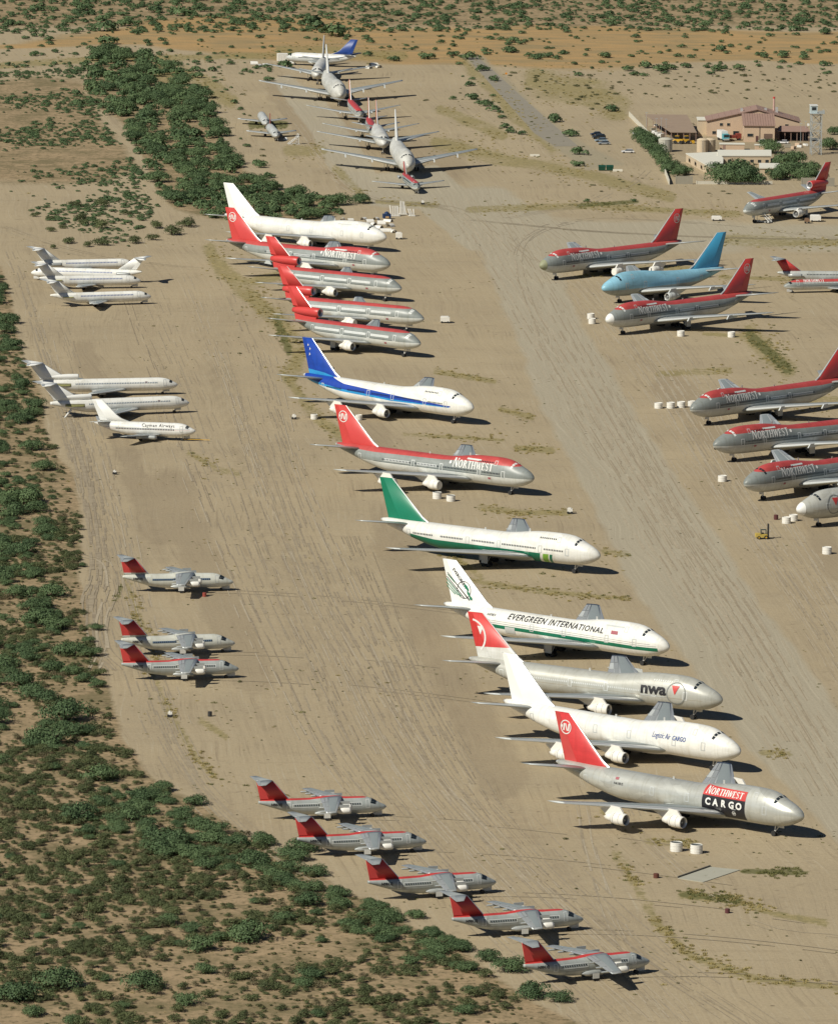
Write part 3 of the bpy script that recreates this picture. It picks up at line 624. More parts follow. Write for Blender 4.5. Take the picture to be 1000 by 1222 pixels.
for pts, hw in [([(470, 640), (510, 740), (560, 850), (600, 930)], 34), ([(440, 500), (470, 580)], 22), ([(100, 420), (160, 560), (190, 640)], 20), ([(200, 580), (300, 800)], 30), ([(330, 110), (420, 215)], 16), ([(380, 140), (540, 200)], 24), ([(800, 460), (900, 560)], 25), ([(940, 560), (1000, 680)], 18), ([(860, 165), (1000, 180)], 22), ([(770, 165), (870, 185)], 16)]:
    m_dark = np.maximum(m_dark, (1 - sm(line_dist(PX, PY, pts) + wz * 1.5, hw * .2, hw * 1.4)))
def col_attr(me, name, r, g, b):
    at = me.color_attributes.new(name, 'FLOAT_COLOR', 'POINT'); a = np.ones((r.size, 4), np.float32)
    a[:, 0], a[:, 1], a[:, 2] = r.ravel(), g.ravel(), b.ravel(); at.data.foreach_set('color', a.ravel())
gm = bpy.data.meshes.new('ground'); nv = nx_ * ny_
gz = (W2 * .012 + W3 * .006) * ((GYm > 1300) & (GYm < 3500) & (np.abs(GXm) < 260)) - 0.022
gm.vertices.add(nv); gm.vertices.foreach_set('co', np.stack([GXm, GYm, gz], -1).astype(np.float32).ravel())
ii = (np.arange(ny_ - 1)[:, None] * nx_ + np.arange(nx_ - 1)[None, :]).ravel()
qd = np.stack([ii, ii + 1, ii + nx_ + 1, ii + nx_], 1); nf = len(qd)
gm.loops.add(nf * 4); gm.loops.foreach_set('vertex_index', qd.ravel().astype(np.int32)); gm.polygons.add(nf)
gm.polygons.foreach_set('loop_start', np.arange(0, nf * 4, 4, dtype=np.int32)); gm.polygons.foreach_set('loop_total', np.full(nf, 4, np.int32))
gm.polygons.foreach_set('use_smooth', np.ones(nf, bool)); gm.update(calc_edges=True)
col_attr(gm, 'zones_a', m_lane, m_scrub, m_orange); col_attr(gm, 'zones_b', m_grass, m_rut, m_dark); col_attr(gm, 'zones_c', m_road, m_weed, m_weed * 0)
ground = tag(link(bpy.data.objects.new('ground', gm)), kind='structure')

def ground_material():
    m, n, l, b = nt('desert_ground')
    tc = n.new('ShaderNodeTexCoord'); P = tc.outputs['Object']
    def noise(scale, det=6, rough=.6, vec=None, sc=None, rot=0):
        v = vec or P
        if sc or rot:
            mp = n.new('ShaderNodeMapping'); mp.inputs['Rotation'].default_value = (0, 0, rot); l.new(v, mp.inputs[0])
            mp2 = n.new('ShaderNodeMapping'); mp2.inputs['Scale'].default_value = sc; l.new(mp.outputs[0], mp2.inputs[0]); v = mp2.outputs[0]
        q = n.new('ShaderNodeTexNoise'); q.inputs['Scale'].default_value = scale; q.inputs['Detail'].default_value = det; q.inputs['Roughness'].default_value = rough
        l.new(v, q.inputs['Vector']); return q.outputs['Fac']
    def ramp(f, *st):
        r = n.new('ShaderNodeValToRGB'); e = r.color_ramp.elements
        while len(e) > 1: e.remove(e[0])
        for i, (p, c) in enumerate(st):
            k = e[0] if i == 0 else e.new(p); k.position = p; k.color = (*c, 1) if isinstance(c, tuple) else (c, c, c, 1)
        l.new(f, r.inputs[0]); return r.outputs[0]
    def mix(f, a, c, mode='MIX'):
        q = n.new('ShaderNodeMix'); q.data_type = 'RGBA'; q.blend_type = mode
        if isinstance(f, float): q.inputs['Factor'].default_value = f
        else: l.new(f, q.inputs['Factor'])
        for k, v in (('A', a), ('B', c)):
            if isinstance(v, tuple): q.inputs[k].default_value = (*v, 1)
            else: l.new(v, q.inputs[k])
        return q.outputs['Result']
    def ma(op, a, c, clamp=True):
        q = n.new('ShaderNodeMath'); q.operation = op; q.use_clamp = clamp
        for i, v in enumerate((a, c)):
            if isinstance(v, (int, float)): q.inputs[i].default_value = v
            elif v is not None: l.new(v, q.inputs[i])
        return q.outputs[0]
    def attr(nm):
        a = n.new('ShaderNodeAttribute'); a.attribute_name = nm; s = n.new('ShaderNodeSeparateColor'); l.new(a.outputs['Color'], s.inputs[0]); return s.outputs
    A, B, C = attr('zones_a'), attr('zones_b'), attr('zones_c')
    def broken(msk, nz, k=.9):   # break a soft mask up with noise so that its edge is ragged
        return ma('MULTIPLY', ma('SUBTRACT', ma('ADD', msk, ma('MULTIPLY', ma('SUBTRACT', nz, .5, False), k, False), False), .32, False), 2.6)
    n_fine = noise(1.3, 8, .68); n_mid = noise(.16, 6, .6); n_big = noise(.022, 4, .5); n_x = noise(.5, 6, .65)
    ROT_L = -math.atan2(G(470, 960)[0] - G(300, 560)[0], -(G(470, 960)[1] - G(300, 560)[1])); ROT_R = -math.atan2(G(900, 900)[0] - G(640, 470)[0], -(G(900, 900)[1] - G(640, 470)[1]))
    def warp(amt, sc_):   # let the lines of the tracks bend a little
        q = n.new('ShaderNodeTexNoise'); q.inputs['Scale'].default_value = sc_; q.inputs['Detail'].default_value = 2; l.new(P, q.inputs['Vector'])
        a1 = n.new('ShaderNodeVectorMath'); a1.operation = 'MULTIPLY_ADD'; l.new(q.outputs['Color'], a1.inputs[0]); a1.inputs[1].default_value = (amt, amt, 0); l.new(P, a1.inputs[2]); return a1.outputs[0]
    WP = warp(14, .008)
    streak = noise(.55, 6, .65, WP, sc=(1.0, .018, 1), rot=ROT_L); streak2 = noise(.7, 6, .65, WP, sc=(1.0, .012, 1), rot=ROT_R); rows = noise(.5, 6, .65, warp(10, .02), sc=(.05, .5, 1))
    thin = noise(1.6, 4, .6, WP, sc=(1.0, .014, 1), rot=ROT_L); thin2 = noise(1.8, 4, .6, WP, sc=(1.0, .010, 1), rot=ROT_R); patch_ = noise(.035, 5, .6); blot = noise(.22, 8, .72)
    base = mix(ramp(n_big, (.3, 0.0), (.7, 1.0)), SAND_A, SAND_B)
    base = mix(ramp(n_mid, (.34, 0.0), (.72, .8)), base, SAND_C)
    base = mix(ma('MULTIPLY', ramp(streak, (.50, 0.0), (.66, .5)), ramp(patch_, (.42, .15), (.6, 1.0))), base, SAND_D)
    base = mix(ma('MULTIPLY', ramp(thin, (.56, 0.0), (.66, .5)), ramp(patch_, (.45, 0.0), (.58, 1.0))), base, RUT)
    base = mix(ma('MULTIPLY', ramp(thin, (.30, .6), (.42, 0.0)), ramp(patch_, (.40, 1.0), (.6, .2))), base, LANE_C)
    base = mix(ramp(rows, (.55, 0.0), (.68, .45)), base, SAND_E)
    base = mix(ma('MULTIPLY', ramp(blot, (.56, 0.0), (.66, .8)), ramp(noise(.018, 4, .6), (.44, 0.0), (.58, .8))), base, SAND_D)
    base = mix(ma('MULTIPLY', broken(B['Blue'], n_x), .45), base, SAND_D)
    lane = mix(ramp(streak2, (.35, 0.0), (.7, 1.0)), LANE_A, LANE_B)
    lane = mix(ramp(thin2, (.54, 0.0), (.66, .6)), lane, LANE_C); lane = mix(ramp(thin2, (.30, .3), (.42, 0.0)), lane, SAND_D)
    base = mix(ma('MULTIPLY', broken(A['Red'], n_mid, .5), .92), base, lane)
    scr = mix(ramp(n_mid, (.35, 0.0), (.65, 1.0)), SCR_A, SCR_B); scr = mix(ramp(n_x, (.50, 0.0), (.64, .85)), scr, SCR_C); scr = mix(ramp(noise(.06, 6, .7), (.48, 0.0), (.6, .75)), scr, (.16, .135, .07))
    base = mix(broken(A['Green'], n_x, .7), base, scr)
    base = mix(ma('MULTIPLY', ma('MULTIPLY', B['Green'], ramp(n_x, (.35, .3), (.65, 1.0))), .5), base, RUT)
    org = mix(ramp(noise(.08, 6, .65, sc=(.4, 1, 1)), (.4, 0.0), (.65, 1.0)), ORG_A, ORG_B)
    base = mix(ma('MULTIPLY', broken(A['Blue'], noise(.05, 5, .6, sc=(.3, 1, 1)), .9), .9), base, org)
    gr = mix(ramp(n_x, (.4, 0.0), (.6, 1.0)), GR_A, GR_B)
    base = mix(ma('MULTIPLY', broken(B['Red'], noise(.5, 8, .75), 2.4), .8), base, gr)
    base = mix(ma('MULTIPLY', broken(C['Green'], noise(.5, 8, .7), 1.6), .85), base, GR_C)
    base = mix(C['Red'], base, mix(n_mid, ROADC_A, ROADC_B))
    # stones, debris and dead twigs as specks
    vo = n.new('ShaderNodeTexVoronoi'); vo.inputs['Scale'].default_value = .33; l.new(P, vo.inputs['Vector'])
    sp_ = n.new('ShaderNodeSeparateColor'); l.new(vo.outputs['Color'], sp_.inputs[0])
    spk = ma('MULTIPLY', ma('LESS_THAN', vo.outputs['Distance'], .16), ma('GREATER_THAN', sp_.outputs[0], .80)); spk = ma('MULTIPLY', spk, ramp(noise(.03, 4, .6), (.45, 0.0), (.6, .75)))
    base = mix(spk, base, SPECK)
    fin = ramp(n_fine, (.25, .84), (.5, 1.0), (.8, 1.12))
    base = mix(1.0, base, fin, 'MULTIPLY')
    l.new(base, b.inputs['Base Color']); b.inputs['Roughness'].default_value = .95; b.inputs['Specular IOR Level'].default_value = .15
    bp = n.new('ShaderNodeBump'); bp.inputs['Strength'].default_value = .35; bp.inputs['Distance'].default_value = .35
    hsum = ma('ADD', n_x, ma('MULTIPLY', streak2, .6, False), False); l.new(hsum, bp.inputs['Height']); l.new(bp.outputs[0], b.inputs['Normal'])
    return m
SAND_A, SAND_B, SAND_C, SAND_D, SAND_E = (.400, .328, .214), (.335, .274, .182), (.380, .307, .196), (.262, .208, .137), (.308, .247, .160)
LANE_A, LANE_B, LANE_C = (.385, .342, .252), (.345, .305, .224), (.44, .392, .29)
SCR_A, SCR_B, SCR_C = (.375, .275, .165), (.27, .205, .120), (.115, .098, .050)
ORG_A, ORG_B = (.40, .255, .11), (.25, .195, .10)
GR_A, GR_B, GR_C = (.30, .245, .105), (.215, .185, .085), (.12, .12, .045)
ROADC_A, ROADC_B = (.34, .295, .20), (.29, .25, .175)
RUT = (.215, .172, .115); SPECK = (.12, .09, .055)
gm.materials.append(ground_material())

# the sealed road, laid on the sand
def flat_poly(name, pts, m, z=0.03, kind='structure', thick=None, jag=0):
    V = [(*G(*p), z) for p in pts]; n = len(V)
    if thick is None: o = part(name, V, [tuple(range(n))], m)
    else:
        V += [(x, y, z - thick) for x, y, _ in V]; o = part(name, V, [tuple(range(n))] + [(i, i + n, (i + 1) % n + n, (i + 1) % n) for i in range(n)], m)
    me = o.data
    if me.polygons[0].normal.z < 0: me.flip_normals()
    return tag(o, kind=kind)
flat_poly('road', [(555, 65), (569, 66), (598, 92), (625, 117), (659, 147), (690, 174), (662, 174), (637, 158), (609, 126), (587, 102)], mat('road_surface', (.25, .225, .175), .9, 0, .15, .25))
slab = flat_poly('concrete_slab', [(809, 1049), (848, 1035.5), (883, 1039), (839, 1053.7)], mat('old_concrete', (.37, .36, .29), .9, 0, .12, .4), .12, thick=.3)

# ================================================================ THE JETS
W_ = SP['jumbo']; LJ = 68.6
zr = [(0, 8.4), (6, 8.2), (20, 8.45), (30, 7.8), (54, 7.55), (62, 7.8), (68, 8.2)]
zd = [(0, 5.1), (50, 5.1), (68, 5.4)]
nw_j = NWpaint('skin_red_grey', W_, zr, zd, LJ)
skin_white = mat('skin_white_plain', WHITE, .35); skin_white = paint('skin_white', WHITE, 35, LJ, [], dirt=.10)
ALL2 = {(False, 1), (False, -1), (True, 1), (True, -1)}; INB = {(False, 1), (False, -1)}
def nw_jumbo(label, x, y, rot, engines=(), radome=None, glass=M_winw, cover=False, **k):
    p = jumbo('jumbo_jet', label, x, y, rot, nw_j, M_red, engines=engines, win_segs=((9.5, 15.6), (17.4, 28.8), (30.4, 38.6), (40.2, 50)), wins=M_dark, door_m=M_winw, radome=radome, glass=glass, cover=cover, **k)
    for s_ in (1, -1): p.decal(p.band(31, 38, 5.62, 6.3) + p.band(40.6, 49.5, 5.62, 6.3), 'window_band', M_winw, s_, .045)
    nw_titles(p, 11.9, 6.4, 2.0); flag(p, 12.5, 4.2)
    p.fin_logo(roundel(0, 0, 1.65), 66.3, 16.1, 'tail_emblem', M_titlew)
    for s_ in (1, -1): p.decal(p.band(16.5, 21.5, 8.75, 9.15), 'upper_window_band', M_winw, s_, .05)
    return p
# left row, from the far end to the near one
p = jumbo('jumbo_jet', 'all white jumbo jet, farthest of the diagonal row, beside the pile of scrapped parts', -41.0, 2570.4, -34.6, skin_white, M_white, engines={(False, -1), (True, -1)}, wins=None, upper=False)
p.title(*serif_text('.', 1), 20, 9, 'x', M_white, 1) if False else None
for s_ in (1, -1): p.decal(p.band(13, 19, 8.8, 9.1), 'upper_window_band', M_outline, s_, .05)
nw_jumbo('red topped grey jumbo jet just in front of the all white jumbo jet', -38.9, 2499.4, -35.9, engines={(False, -1)})

def tri(label, x, y, rot, eng=(1, -1), skin=None, title=False, cover=False):
    skin = skin or tri_skin; sp = SP['tri']; o = thing('tri_jet', label, 'airliner', x, y, R(rot), 'red tailed three engined jets'); p = Plane(sp, o); p.fuselage(skin)
    for s_ in (1, -1): p.wing(s_)
    p.fin(M_red); p.stab(M_silver); p.cockpit(3.0, 4.0, 12, 62, 3, M_winw, .5)
    e = MB().lathe([(0, 1.15), (.12, 1.28), (-.1, 1.42), (-2, 1.5), (-6, 1.42), (-9.4, 1.15), (-11.2, .82), (-11.3, .4), (-11.0, .1)], (sp['D0'] - 41.6, 0, 10.4), 'X', 24).build('tail_engine', M_red, o, True)
    MB().lathe([(.14, 1.30), (.14, 1.12), (-.8, 1.0), (-.9, .05)], (sp['D0'] - 41.6, 0, 10.4), 'X', 24).build('intake_lip', M_alu, e, True)
    MB().lathe([(-.5, 1.05), (-.55, .03)], (sp['D0'] - 41.6, 0, 10.4), 'X', 20).build('fan', M_intake, e)
    # root of the tail engine on the fuselage
    V = []
    for y_ in (-.5, .5): V += [(sp['D0'] - 43.2, y_, 7.9), (sp['D0'] - 42.6, y_, 9.3), (sp['D0'] - 52.0, y_, 9.4), (sp['D0'] - 51.5, y_, 7.4)]
    part('engine_pylon', V, [(0, 1, 2, 3), (7, 6, 5, 4)] + [(i, i + 4, (i + 1) % 4 + 4, (i + 1) % 4) for i in range(4)], M_red, e)
    for s_ in (1, -1):
        p.decal(p.band(10.5, 18, 5.75, 6.45) + p.band(20, 29, 5.75, 6.45) + p.band(31, 41.5, 5.75, 6.45), 'window_band', M_winw, s_, .045)
        for d in (8.3, 19, 30, 42.6): p.door(d, 5.0, s_, M_winw)
        if s_ in eng: p.engine(s_ * 8.2, 20.6, 2.55, 1.35, 5.6, M_cover, cover=cover)
        else: p.pylon(s_ * 8.2, 21.6, 2.55, 1.3, 4.8, M_wing, bare=True)
    p.windows([(10.7, 17.8), (20.2, 28.8), (31.2, 41.3)], 5.9, M_outline, .4, .28, .55); flag(p, 11.5, 3.9)
    p.nose_gear(6.6, 2.7, .55, .4); p.main_gear(31.2, 4.6, 3.0, .62, (.75, -.75), .55)
    MB().lathe([(8, .1), (5, 1.6), (0, 2.0), (-5, 1.8), (-8, .1)], (sp['D0'] - 27.5, 0, 3.0), 'X', 16, 1.6, .6).build('wing_fairing', M_silver, o, True)
    return p
tri_skin = NWpaint('skin_tri_red_grey', SP['tri'], [(0, 7.8), (8, 7.65), (42, 7.5), (52, 7.6)], 5.0, 51.8)
tri('red tailed three engined jet, farthest of three side by side', -28.6, 2438.4, -35.1)
tri('red tailed three engined jet, middle of three, white cart off its nose', -22.2, 2364.6, -31.2, cover=True)
tri('red tailed three engined jet, nearest of three, beside the blue tailed jumbo', -20.6, 2311.6, -40.7)

blue = paint('skin_blue_sweep', WHITE, 35, LJ, [((.03, .30, .62), [(0, 4.95), (8, 4.95), (30, 4.55), (50, 5.2), (60, 6.0), (68, 6.6)], [(0, 5.3), (8, 5.3), (30, 5.6), (50, 6.4), (68, 7.6)], 7, 67),
    ((.012, .055, .36), [(0, 5.15), (8, 5.12), (30, 5.1), (50, 5.9), (60, 6.7), (68, 7.4)], [(0, 5.5), (8, 5.55), (20, 6.0), (34, 6.7), (50, 7.5), (57, 8.9), (62, 10), (68, 10)], 6.5, 68)], dirt=.1)
bfin = paint('tail_blue', (.008, .055, .36), 35, LJ, [((.03, .30, .62), 7, [(0, 8), (52, 8), (60, 9.6), (70, 10.2)], 50, 70)], panels=False)
p = jumbo('jumbo_jet', 'white jumbo jet with a blue stripe sweeping up into its blue tail', -10.0, 2179.9, -43.1, blue, bfin, engines=ALL2)
p.fin_logo([[(0, 0), (.5, .5), (.1, 1.0)], [(-.9, 1.2), (-.3, 1.5), (-.7, 2.0)], [(-.2, -1.6), (.4, -1.2), (0, -.6)]], 66.4, 15.6, 'tail_emblem', M_titlew)
nw_jumbo('red topped grey jumbo jet parked between the blue tailed and the green tailed jumbo jets', 3.6, 2047.9, -37.1, engines=ALL2, cover=True)
GRN = (.006, .155, .085)
green = paint('skin_green_belly', WHITE, 35, LJ, [(GRN, 1.0, [(0, 4.75), (20, 4.8), (50, 4.95), (62, 6.0), (68, 6.6)], (17.8, .28), 60), ((.20, .42, .05), 1.0, 4.75, (15.2, .28), 17.0), (GRN, 1.0, 4.75, (14.0, .28), 14.9)], dirt=.1)
jumbo('jumbo_jet', 'white jumbo jet with a solid green tail fin and a green belly stripe', 18.1, 1920.4, -34.5, green, mat('tail_green', (.006, .175, .095), .4, 0, .12, .3), engines=(), pylons=False)
evg = paint('skin_green_line', WHITE, 35, LJ, [(GRN, [(0, 4.1), (60, 4.5)], [(0, 5.05), (60, 5.45)], 2.2, 58), ((.02, .03, .035), [(0, 5.3), (60, 5.75)], [(0, 5.42), (60, 5.87)], 2.5, 57), ((.02, .03, .035), [(0, 5.75), (60, 6.25)], [(0, 5.86), (60, 6.36)], 4, 57)], dirt=.1)
p = jumbo('jumbo_jet', 'white jumbo jet with black company titles and a thin green line along its side', 33.2, 1791.7, -38.2, evg, M_white, engines=(), pylons=False, wins=None, upper=False)
P, wd = font_text('EVERGREEN INTERNATIONAL', 1.75, .03, .25, 1.15); k_ = 29.5 / wd; P = [[(a * k_, b) for a, b in q] for q in P]
for s_ in (1, -1): p.title(P, 29.5, 17.8, 7.05, 'airline_title', M_black, s_, .07)
P, wd = font_text('N470EV', .8)
for s_ in (1, -1): p.title(P, wd, 51, 7.2, 'registration', M_black, s_, .07); p.decal(p.band(12, 17.5, 8.9, 9.2), 'upper_window_band', M_outline, s_, .05); p.decal(p.band(13.4, 15.4, 7.2, 8.0), 'flag_patch', mat('flag_red', (.35, .1, .12), .5), s_, .06); p.decal(p.band(44.6, 47.6, 3.6, 5.2), 'cargo_door_panel', M_outline, s_, .06)
def rot2(P, a, ox, oy, sx=1): c, s_ = math.cos(a), math.sin(a); return [[(ox + (x * c - y * s_) * sx, oy + x * s_ + y * c) for x, y in q] for q in P]
P, wd = font_text('EVERGREEN', 1.15, .02)
for sg in (1, -1):
    # runs down along the leading edge on the starboard face, up along it on the port face
    Q = rot2(P, R(-46), 66.4, 16.9, -1) if sg < 0 else rot2(P, R(46), 66.4 - wd * math.cos(R(46)), 16.6 - wd * math.sin(R(46)), 1)
    p.fin_decal(Q, 'tail_title', M_black, .07, (sg,))
p.fin_decal(annulus(62.6, 12.2, 2.05, 2.2, 28), 'tail_ring', M_black)
p.fin_decal([[(68.2, 16.0), (67.9, 16.0), (60.6, 9.9), (60.9, 9.7)], [(68.3, 14.9), (68.1, 15.0), (62.4, 10.3), (62.6, 10.1)]], 'tail_line', M_black, .08)
p.fin_decal([[(68.5, 14.4), (68.2, 14.5), (63.4, 10.6), (63.6, 10.4)], [(68.4, 13.5), (68.2, 13.6), (64.4, 10.8), (64.6, 10.6)], [(68.2, 12.6), (68.1, 12.7), (65.3, 10.9), (65.5, 10.7)], [(68.1, 15.5), (67.9, 15.6), (65.5, 13.9), (65.7, 13.7)]], 'tail_line', M_green, .09)
p.fin_decal([[(62.6, 13.8), (61.7, 13.4), (61.0, 12.4), (61.3, 12.0), (62.3, 12.9)], [(61.6, 12.2), (60.9, 11.7), (60.5, 10.9), (60.8, 10.7), (61.5, 11.4)], [(60.6, 11.0), (60.0, 10.6), (59.8, 10.0), (60.4, 9.9), (60.8, 10.3)]], 'tail_leaf', M_green, .10)

nwa_sk = paint('skin_pale_silver', (.50, .505, .46), 35, LJ, [((.30, .22, .12), 5.0, 5.1, 4, 62)], rough=.38, metal=.15, dirt=.12)
nfin = paint('tail_red_over_white', (.66, .66, .62), 35, LJ, [((.60, .045, .04), [(0, 11), (57, 11.7), (70, 11.0)], 25, None, None)], panels=False)
def nwa_plane(label, x, y, rot, eng, radome=None):
    p = jumbo('jumbo_jet', label, x, y, rot, nwa_sk, nfin, engines=eng, wins=M_winw, door_m=M_winw, win_segs=((18.5, 28.8), (30.4, 38.6), (40.2, 50)), radome=radome)
    P, wd = font_text('nwa', 3.6, .13); k_ = 7.0 / wd; P = [[(a * k_, b) for a, b in q] for q in P]
    for s_ in (1, -1):
        p.title(P, 6.8, 13.5, 5.6, 'airline_title', M_black, s_, .08)
        p.decal(annulus(10.7, 6.2, 2.35, 2.6, 28), 'logo_ring', mat('logo_ring_grey', (.20, .21, .20), .5), s_, .07)
        p.decal([[(12.0, 8.0), (9.9, 8.0), (11.0, 5.9)]], 'logo_triangle', M_red, s_, .09)
        p.decal(p.band(13.6, 20.2, 5.05, 5.2), 'title_underline', M_outline, s_, .07)
    p.fin_decal(annulus(68.6, 13.4, 3.9, 4.35, 22, R(97), R(225)), 'tail_arc', M_titlew)
    p.fin_logo([[(-.9, .9), (.9, .9), (0, -1.1)]], 65.9, 15.2, 'tail_triangle', M_titlew)
    return p
nwa_plane('pale silver jumbo jet with red fin and black title, behind the plain white one', 41.2, 1720.6, -31.8, INB)
p = jumbo('jumbo_jet', 'plain white jumbo jet with a white fin and small blue cargo title by its nose', 45.9, 1663.2, -40.3, skin_white, M_white, engines=ALL2, wins=None, upper=False)
P1, w1 = font_text('Logistic Air', 1.75, .0, .35); P2, w2 = font_text('CARGO', 1.45, .03, .2)
k1 = 5.3 / w1; k2 = 3.9 / w2
for s_ in (1, -1):
    p.title([[(a * k1, b) for a, b in q] for q in P1] , 5.3, 17.6 if s_ < 0 else 13.2, 6.2, 'airline_title', M_blue, s_, .07)
    p.title([[(a * k2, b) for a, b in q] for q in P2], 3.9, 13.2 if s_ < 0 else 19.0, 6.2, 'cargo_title', M_blue, s_, .07)
bare = paint('skin_bare_metal', (.53, .54, .50), 35, LJ, [], rough=.36, metal=.35, dirt=.14)
cfin = paint('tail_red_panelled', (.56, .04, .04), 35, LJ, [], panels=False)
p = jumbo('jumbo_jet', 'bare metal cargo jumbo jet with a red and black title panel, nearest of the row', 56.7, 1592.1, -40.7, bare, cfin, engines=ALL2, wins=None, upper=False, rudder=mat('rudder_dull_red', (.50, .06, .055), .5, 0, .25, .3))
p.fin_logo(roundel(0, 0, 1.6), 66.3, 16.1, 'tail_emblem', M_titlew)
Pn, wn_ = serif_text('NORTHWEST', 1.28, 1.1, 1.0); Pn = [[(a + b * .18, b) for a, b in q] for q in Pn]
for s_ in (1, -1):
    p.decal(p.band(13.6, 25.4, 7.15, 9.05), 'title_panel_red', M_red, s_, .05); p.decal(p.band(13.6, 25.4, 2.9, 7.15), 'title_panel_black', M_black, s_, .05)
    p.title(Pn, 10.6, 14.2, 7.45, 'airline_title', M_titlew, s_, .10)
    for k_, ch in enumerate('CARGO'):
        Pc, wc = font_text(ch, 2.0, .085); p.title(Pc, wc, (23.0 - 2.15 * k_) if s_ < 0 else (14.4 + 2.15 * k_), 5.2, 'cargo_letter', M_titlew, s_, .10)
    p.decal(roundel(16.6, 4.15, .5) if s_ > 0 else roundel(16.6, 4.15, .5), 'small_emblem', M_titlew, s_, .10); flag(p, 49, 7.0, (s_,))
    Pr, wr = font_text('N618US', .75); p.title(Pr, wr, 47.5, 6.0, 'registration', M_black, s_, .07)

# right hand side, noses to the left
nw_jumbo('red topped grey jumbo jet with wrapped engines and greenish nose, behind the light blue jet', 64.6, 2504.7, -135.1, engines={(False, 1), (True, 1)}, cover=True, radome=mat('bulkhead_primer', (.27, .28, .17), .6))
spk = paint('skin_light_blue', (.26, .52, .66), 28, 54.3, [((.36, .40, .38), -1, [(0, 4.6), (40, 4.9), (54, 6.6)], None, None)], dirt=.14)
jumbo('short_jumbo_jet', 'short light blue jumbo jet with a grey belly and a tall blue fin', 80.4, 2442.4, -138.9, spk, mat('tail_light_blue', (.07, .36, .58), .45, 0, .12, .3), kind='short_jumbo', engines={(False, 1)}, wins=None, eng_m=M_wing, group=None)
nw_jumbo('red topped grey jumbo jet with a white radome, in front of the light blue jet', 83.4, 2373.4, -134.3, radome=M_white)
nw_jumbo('red topped grey jumbo jet with four white tanks in a row off its nose', 104.1, 2183.1, -135.3)
nw_jumbo('red topped grey jumbo jet, middle of the trio at the right edge', 110.7, 2111.7, -141.4)
nw_jumbo('red topped grey jumbo jet at the right edge, nearest of its trio, dark cockpit windows', 114.0, 2046.0, -135.0, engines={(True, 1)}, glass=M_dark)
nwa_plane('pale silver jumbo jet cut by the right edge, its white nose beside two white tanks', 129.2, 1999.5, -142.0, INB, radome=M_white)
tri('red tailed three engined jet at the upper right with airstairs at its front door', 131.0, 2662.4, -126.6, cover=False)

# tail-to-nose group at the top, facing us
dull = paint('skin_faded_white', (.60, .60, .56), 35, LJ, [], dirt=.25); dull2 = paint('skin_chalky_white', (.62, .62, .59), 24, 48, [], dirt=.25)
M_fw = mat('faded_white_fin', (.66, .66, .63), .5)
def stack_jumbo(label, x, y, rot): return jumbo('jumbo_jet', label, x, y, rot, dull, M_fw, engines=(), wins=None, upper=False, group='jumbo jets parked on the sand')
stack_jumbo('faded white jumbo jet facing us, a small red jet before its nose', -8.0, 2798.4, -85.3)
p = stack_jumbo('faded white jumbo jet facing us with a yellowish nose, farther of two', -37.0, 3042.8, -84.1)
def slim(label, x, y, rot, kind, name, skin, fin_m, cat='airliner', engines=(), group=None, zg=2.3, span=None, stabs=True, wins=None, gl=M_dark, nog=False, sc=1, title=None, band=None, extra=None, stab_m=None):
    sp = dict(SP[kind])
    if span:
        a, b = sp['wing'][0], sp['wing'][-1]; t = (span / 2 - a[0]) / (b[0] - a[0]); sp['wing'] = [a, tuple(a[i] + (b[i] - a[i]) * t for i in range(5))]
    o = thing(name, label, cat, x, y, R(rot), group, sc=sc); p = Plane(sp, o); p.fuselage(skin, 32)
    for s_ in (1, -1): p.wing(s_, slats=True)
    p.fin(fin_m)
    if stabs: p.stab(stab_m or M_silver)
    return p
tw = SP['b_twin']; red_twin = NWpaint('skin_twin_red_grey', tw, 5.35, 3.9, 46, red=(.50, .05, .045), grey=(.30, .31, .29))
M_ofin = mat('faded_orange_fin', (.52, .19, .10), .5)
for lab, x, y, rot in (('red topped slim twin jet facing us, behind the two with orange edged fins', -27.4, 2970.4, -83.7), ('red topped slim twin jet facing us, its nose tucked behind a white wide jet', -20.1, 2904.5, -86.0)):
    p = slim(lab, x, y, rot, 'b_twin', 'twin_jet', red_twin, M_ofin, group='slim twin jets on the old strip')
    p.cockpit(2.0, 2.9, 8, 60, 3); p.nose_gear(5, 2.4, .4, .3); p.main_gear(23, 3.6, 2.8, .5, (.55, -.55), .4)
    for s_ in (1, -1): p.pylon(s_ * 6.3, 15.0, 1.9, 1.1, 4.2, M_wing, bare=True); p.door(6.5, 3.9, s_, M_winw, .9, 1.7, .14)
    p.windows([(8, 18), (20, 36)], 4.6, M_winw, .3, .25, .6)
for lab, x, y, rot, fm in (('chalky white wide jet facing us with a faded orange fin, behind the front jumbo jet', -16.6, 2865.3, -85.8, M_ofin), ('chalky white wide jet facing us, farthest of the line on the old strip', -43.2, 3115.6, -92.9, M_fw)):
    p = slim(lab, x, y, rot, 'wide', 'wide_jet', dull2, fm, group='wide jets on the old strip')
    p.cockpit(2.6, 3.5, 8, 60, 3); p.nose_gear(6, 2.8, .5, .35); p.main_gear(25.5, 4.2, 3.0, .55, (.65, -.65), .5)
    for s_ in (1, -1): p.pylon(s_ * 8, 16.8, 2.2, 1.3, 4.6, M_wing, bare=True); p.door(6.5, 4.6, s_, M_outline)
rt = SP['rear_twin']
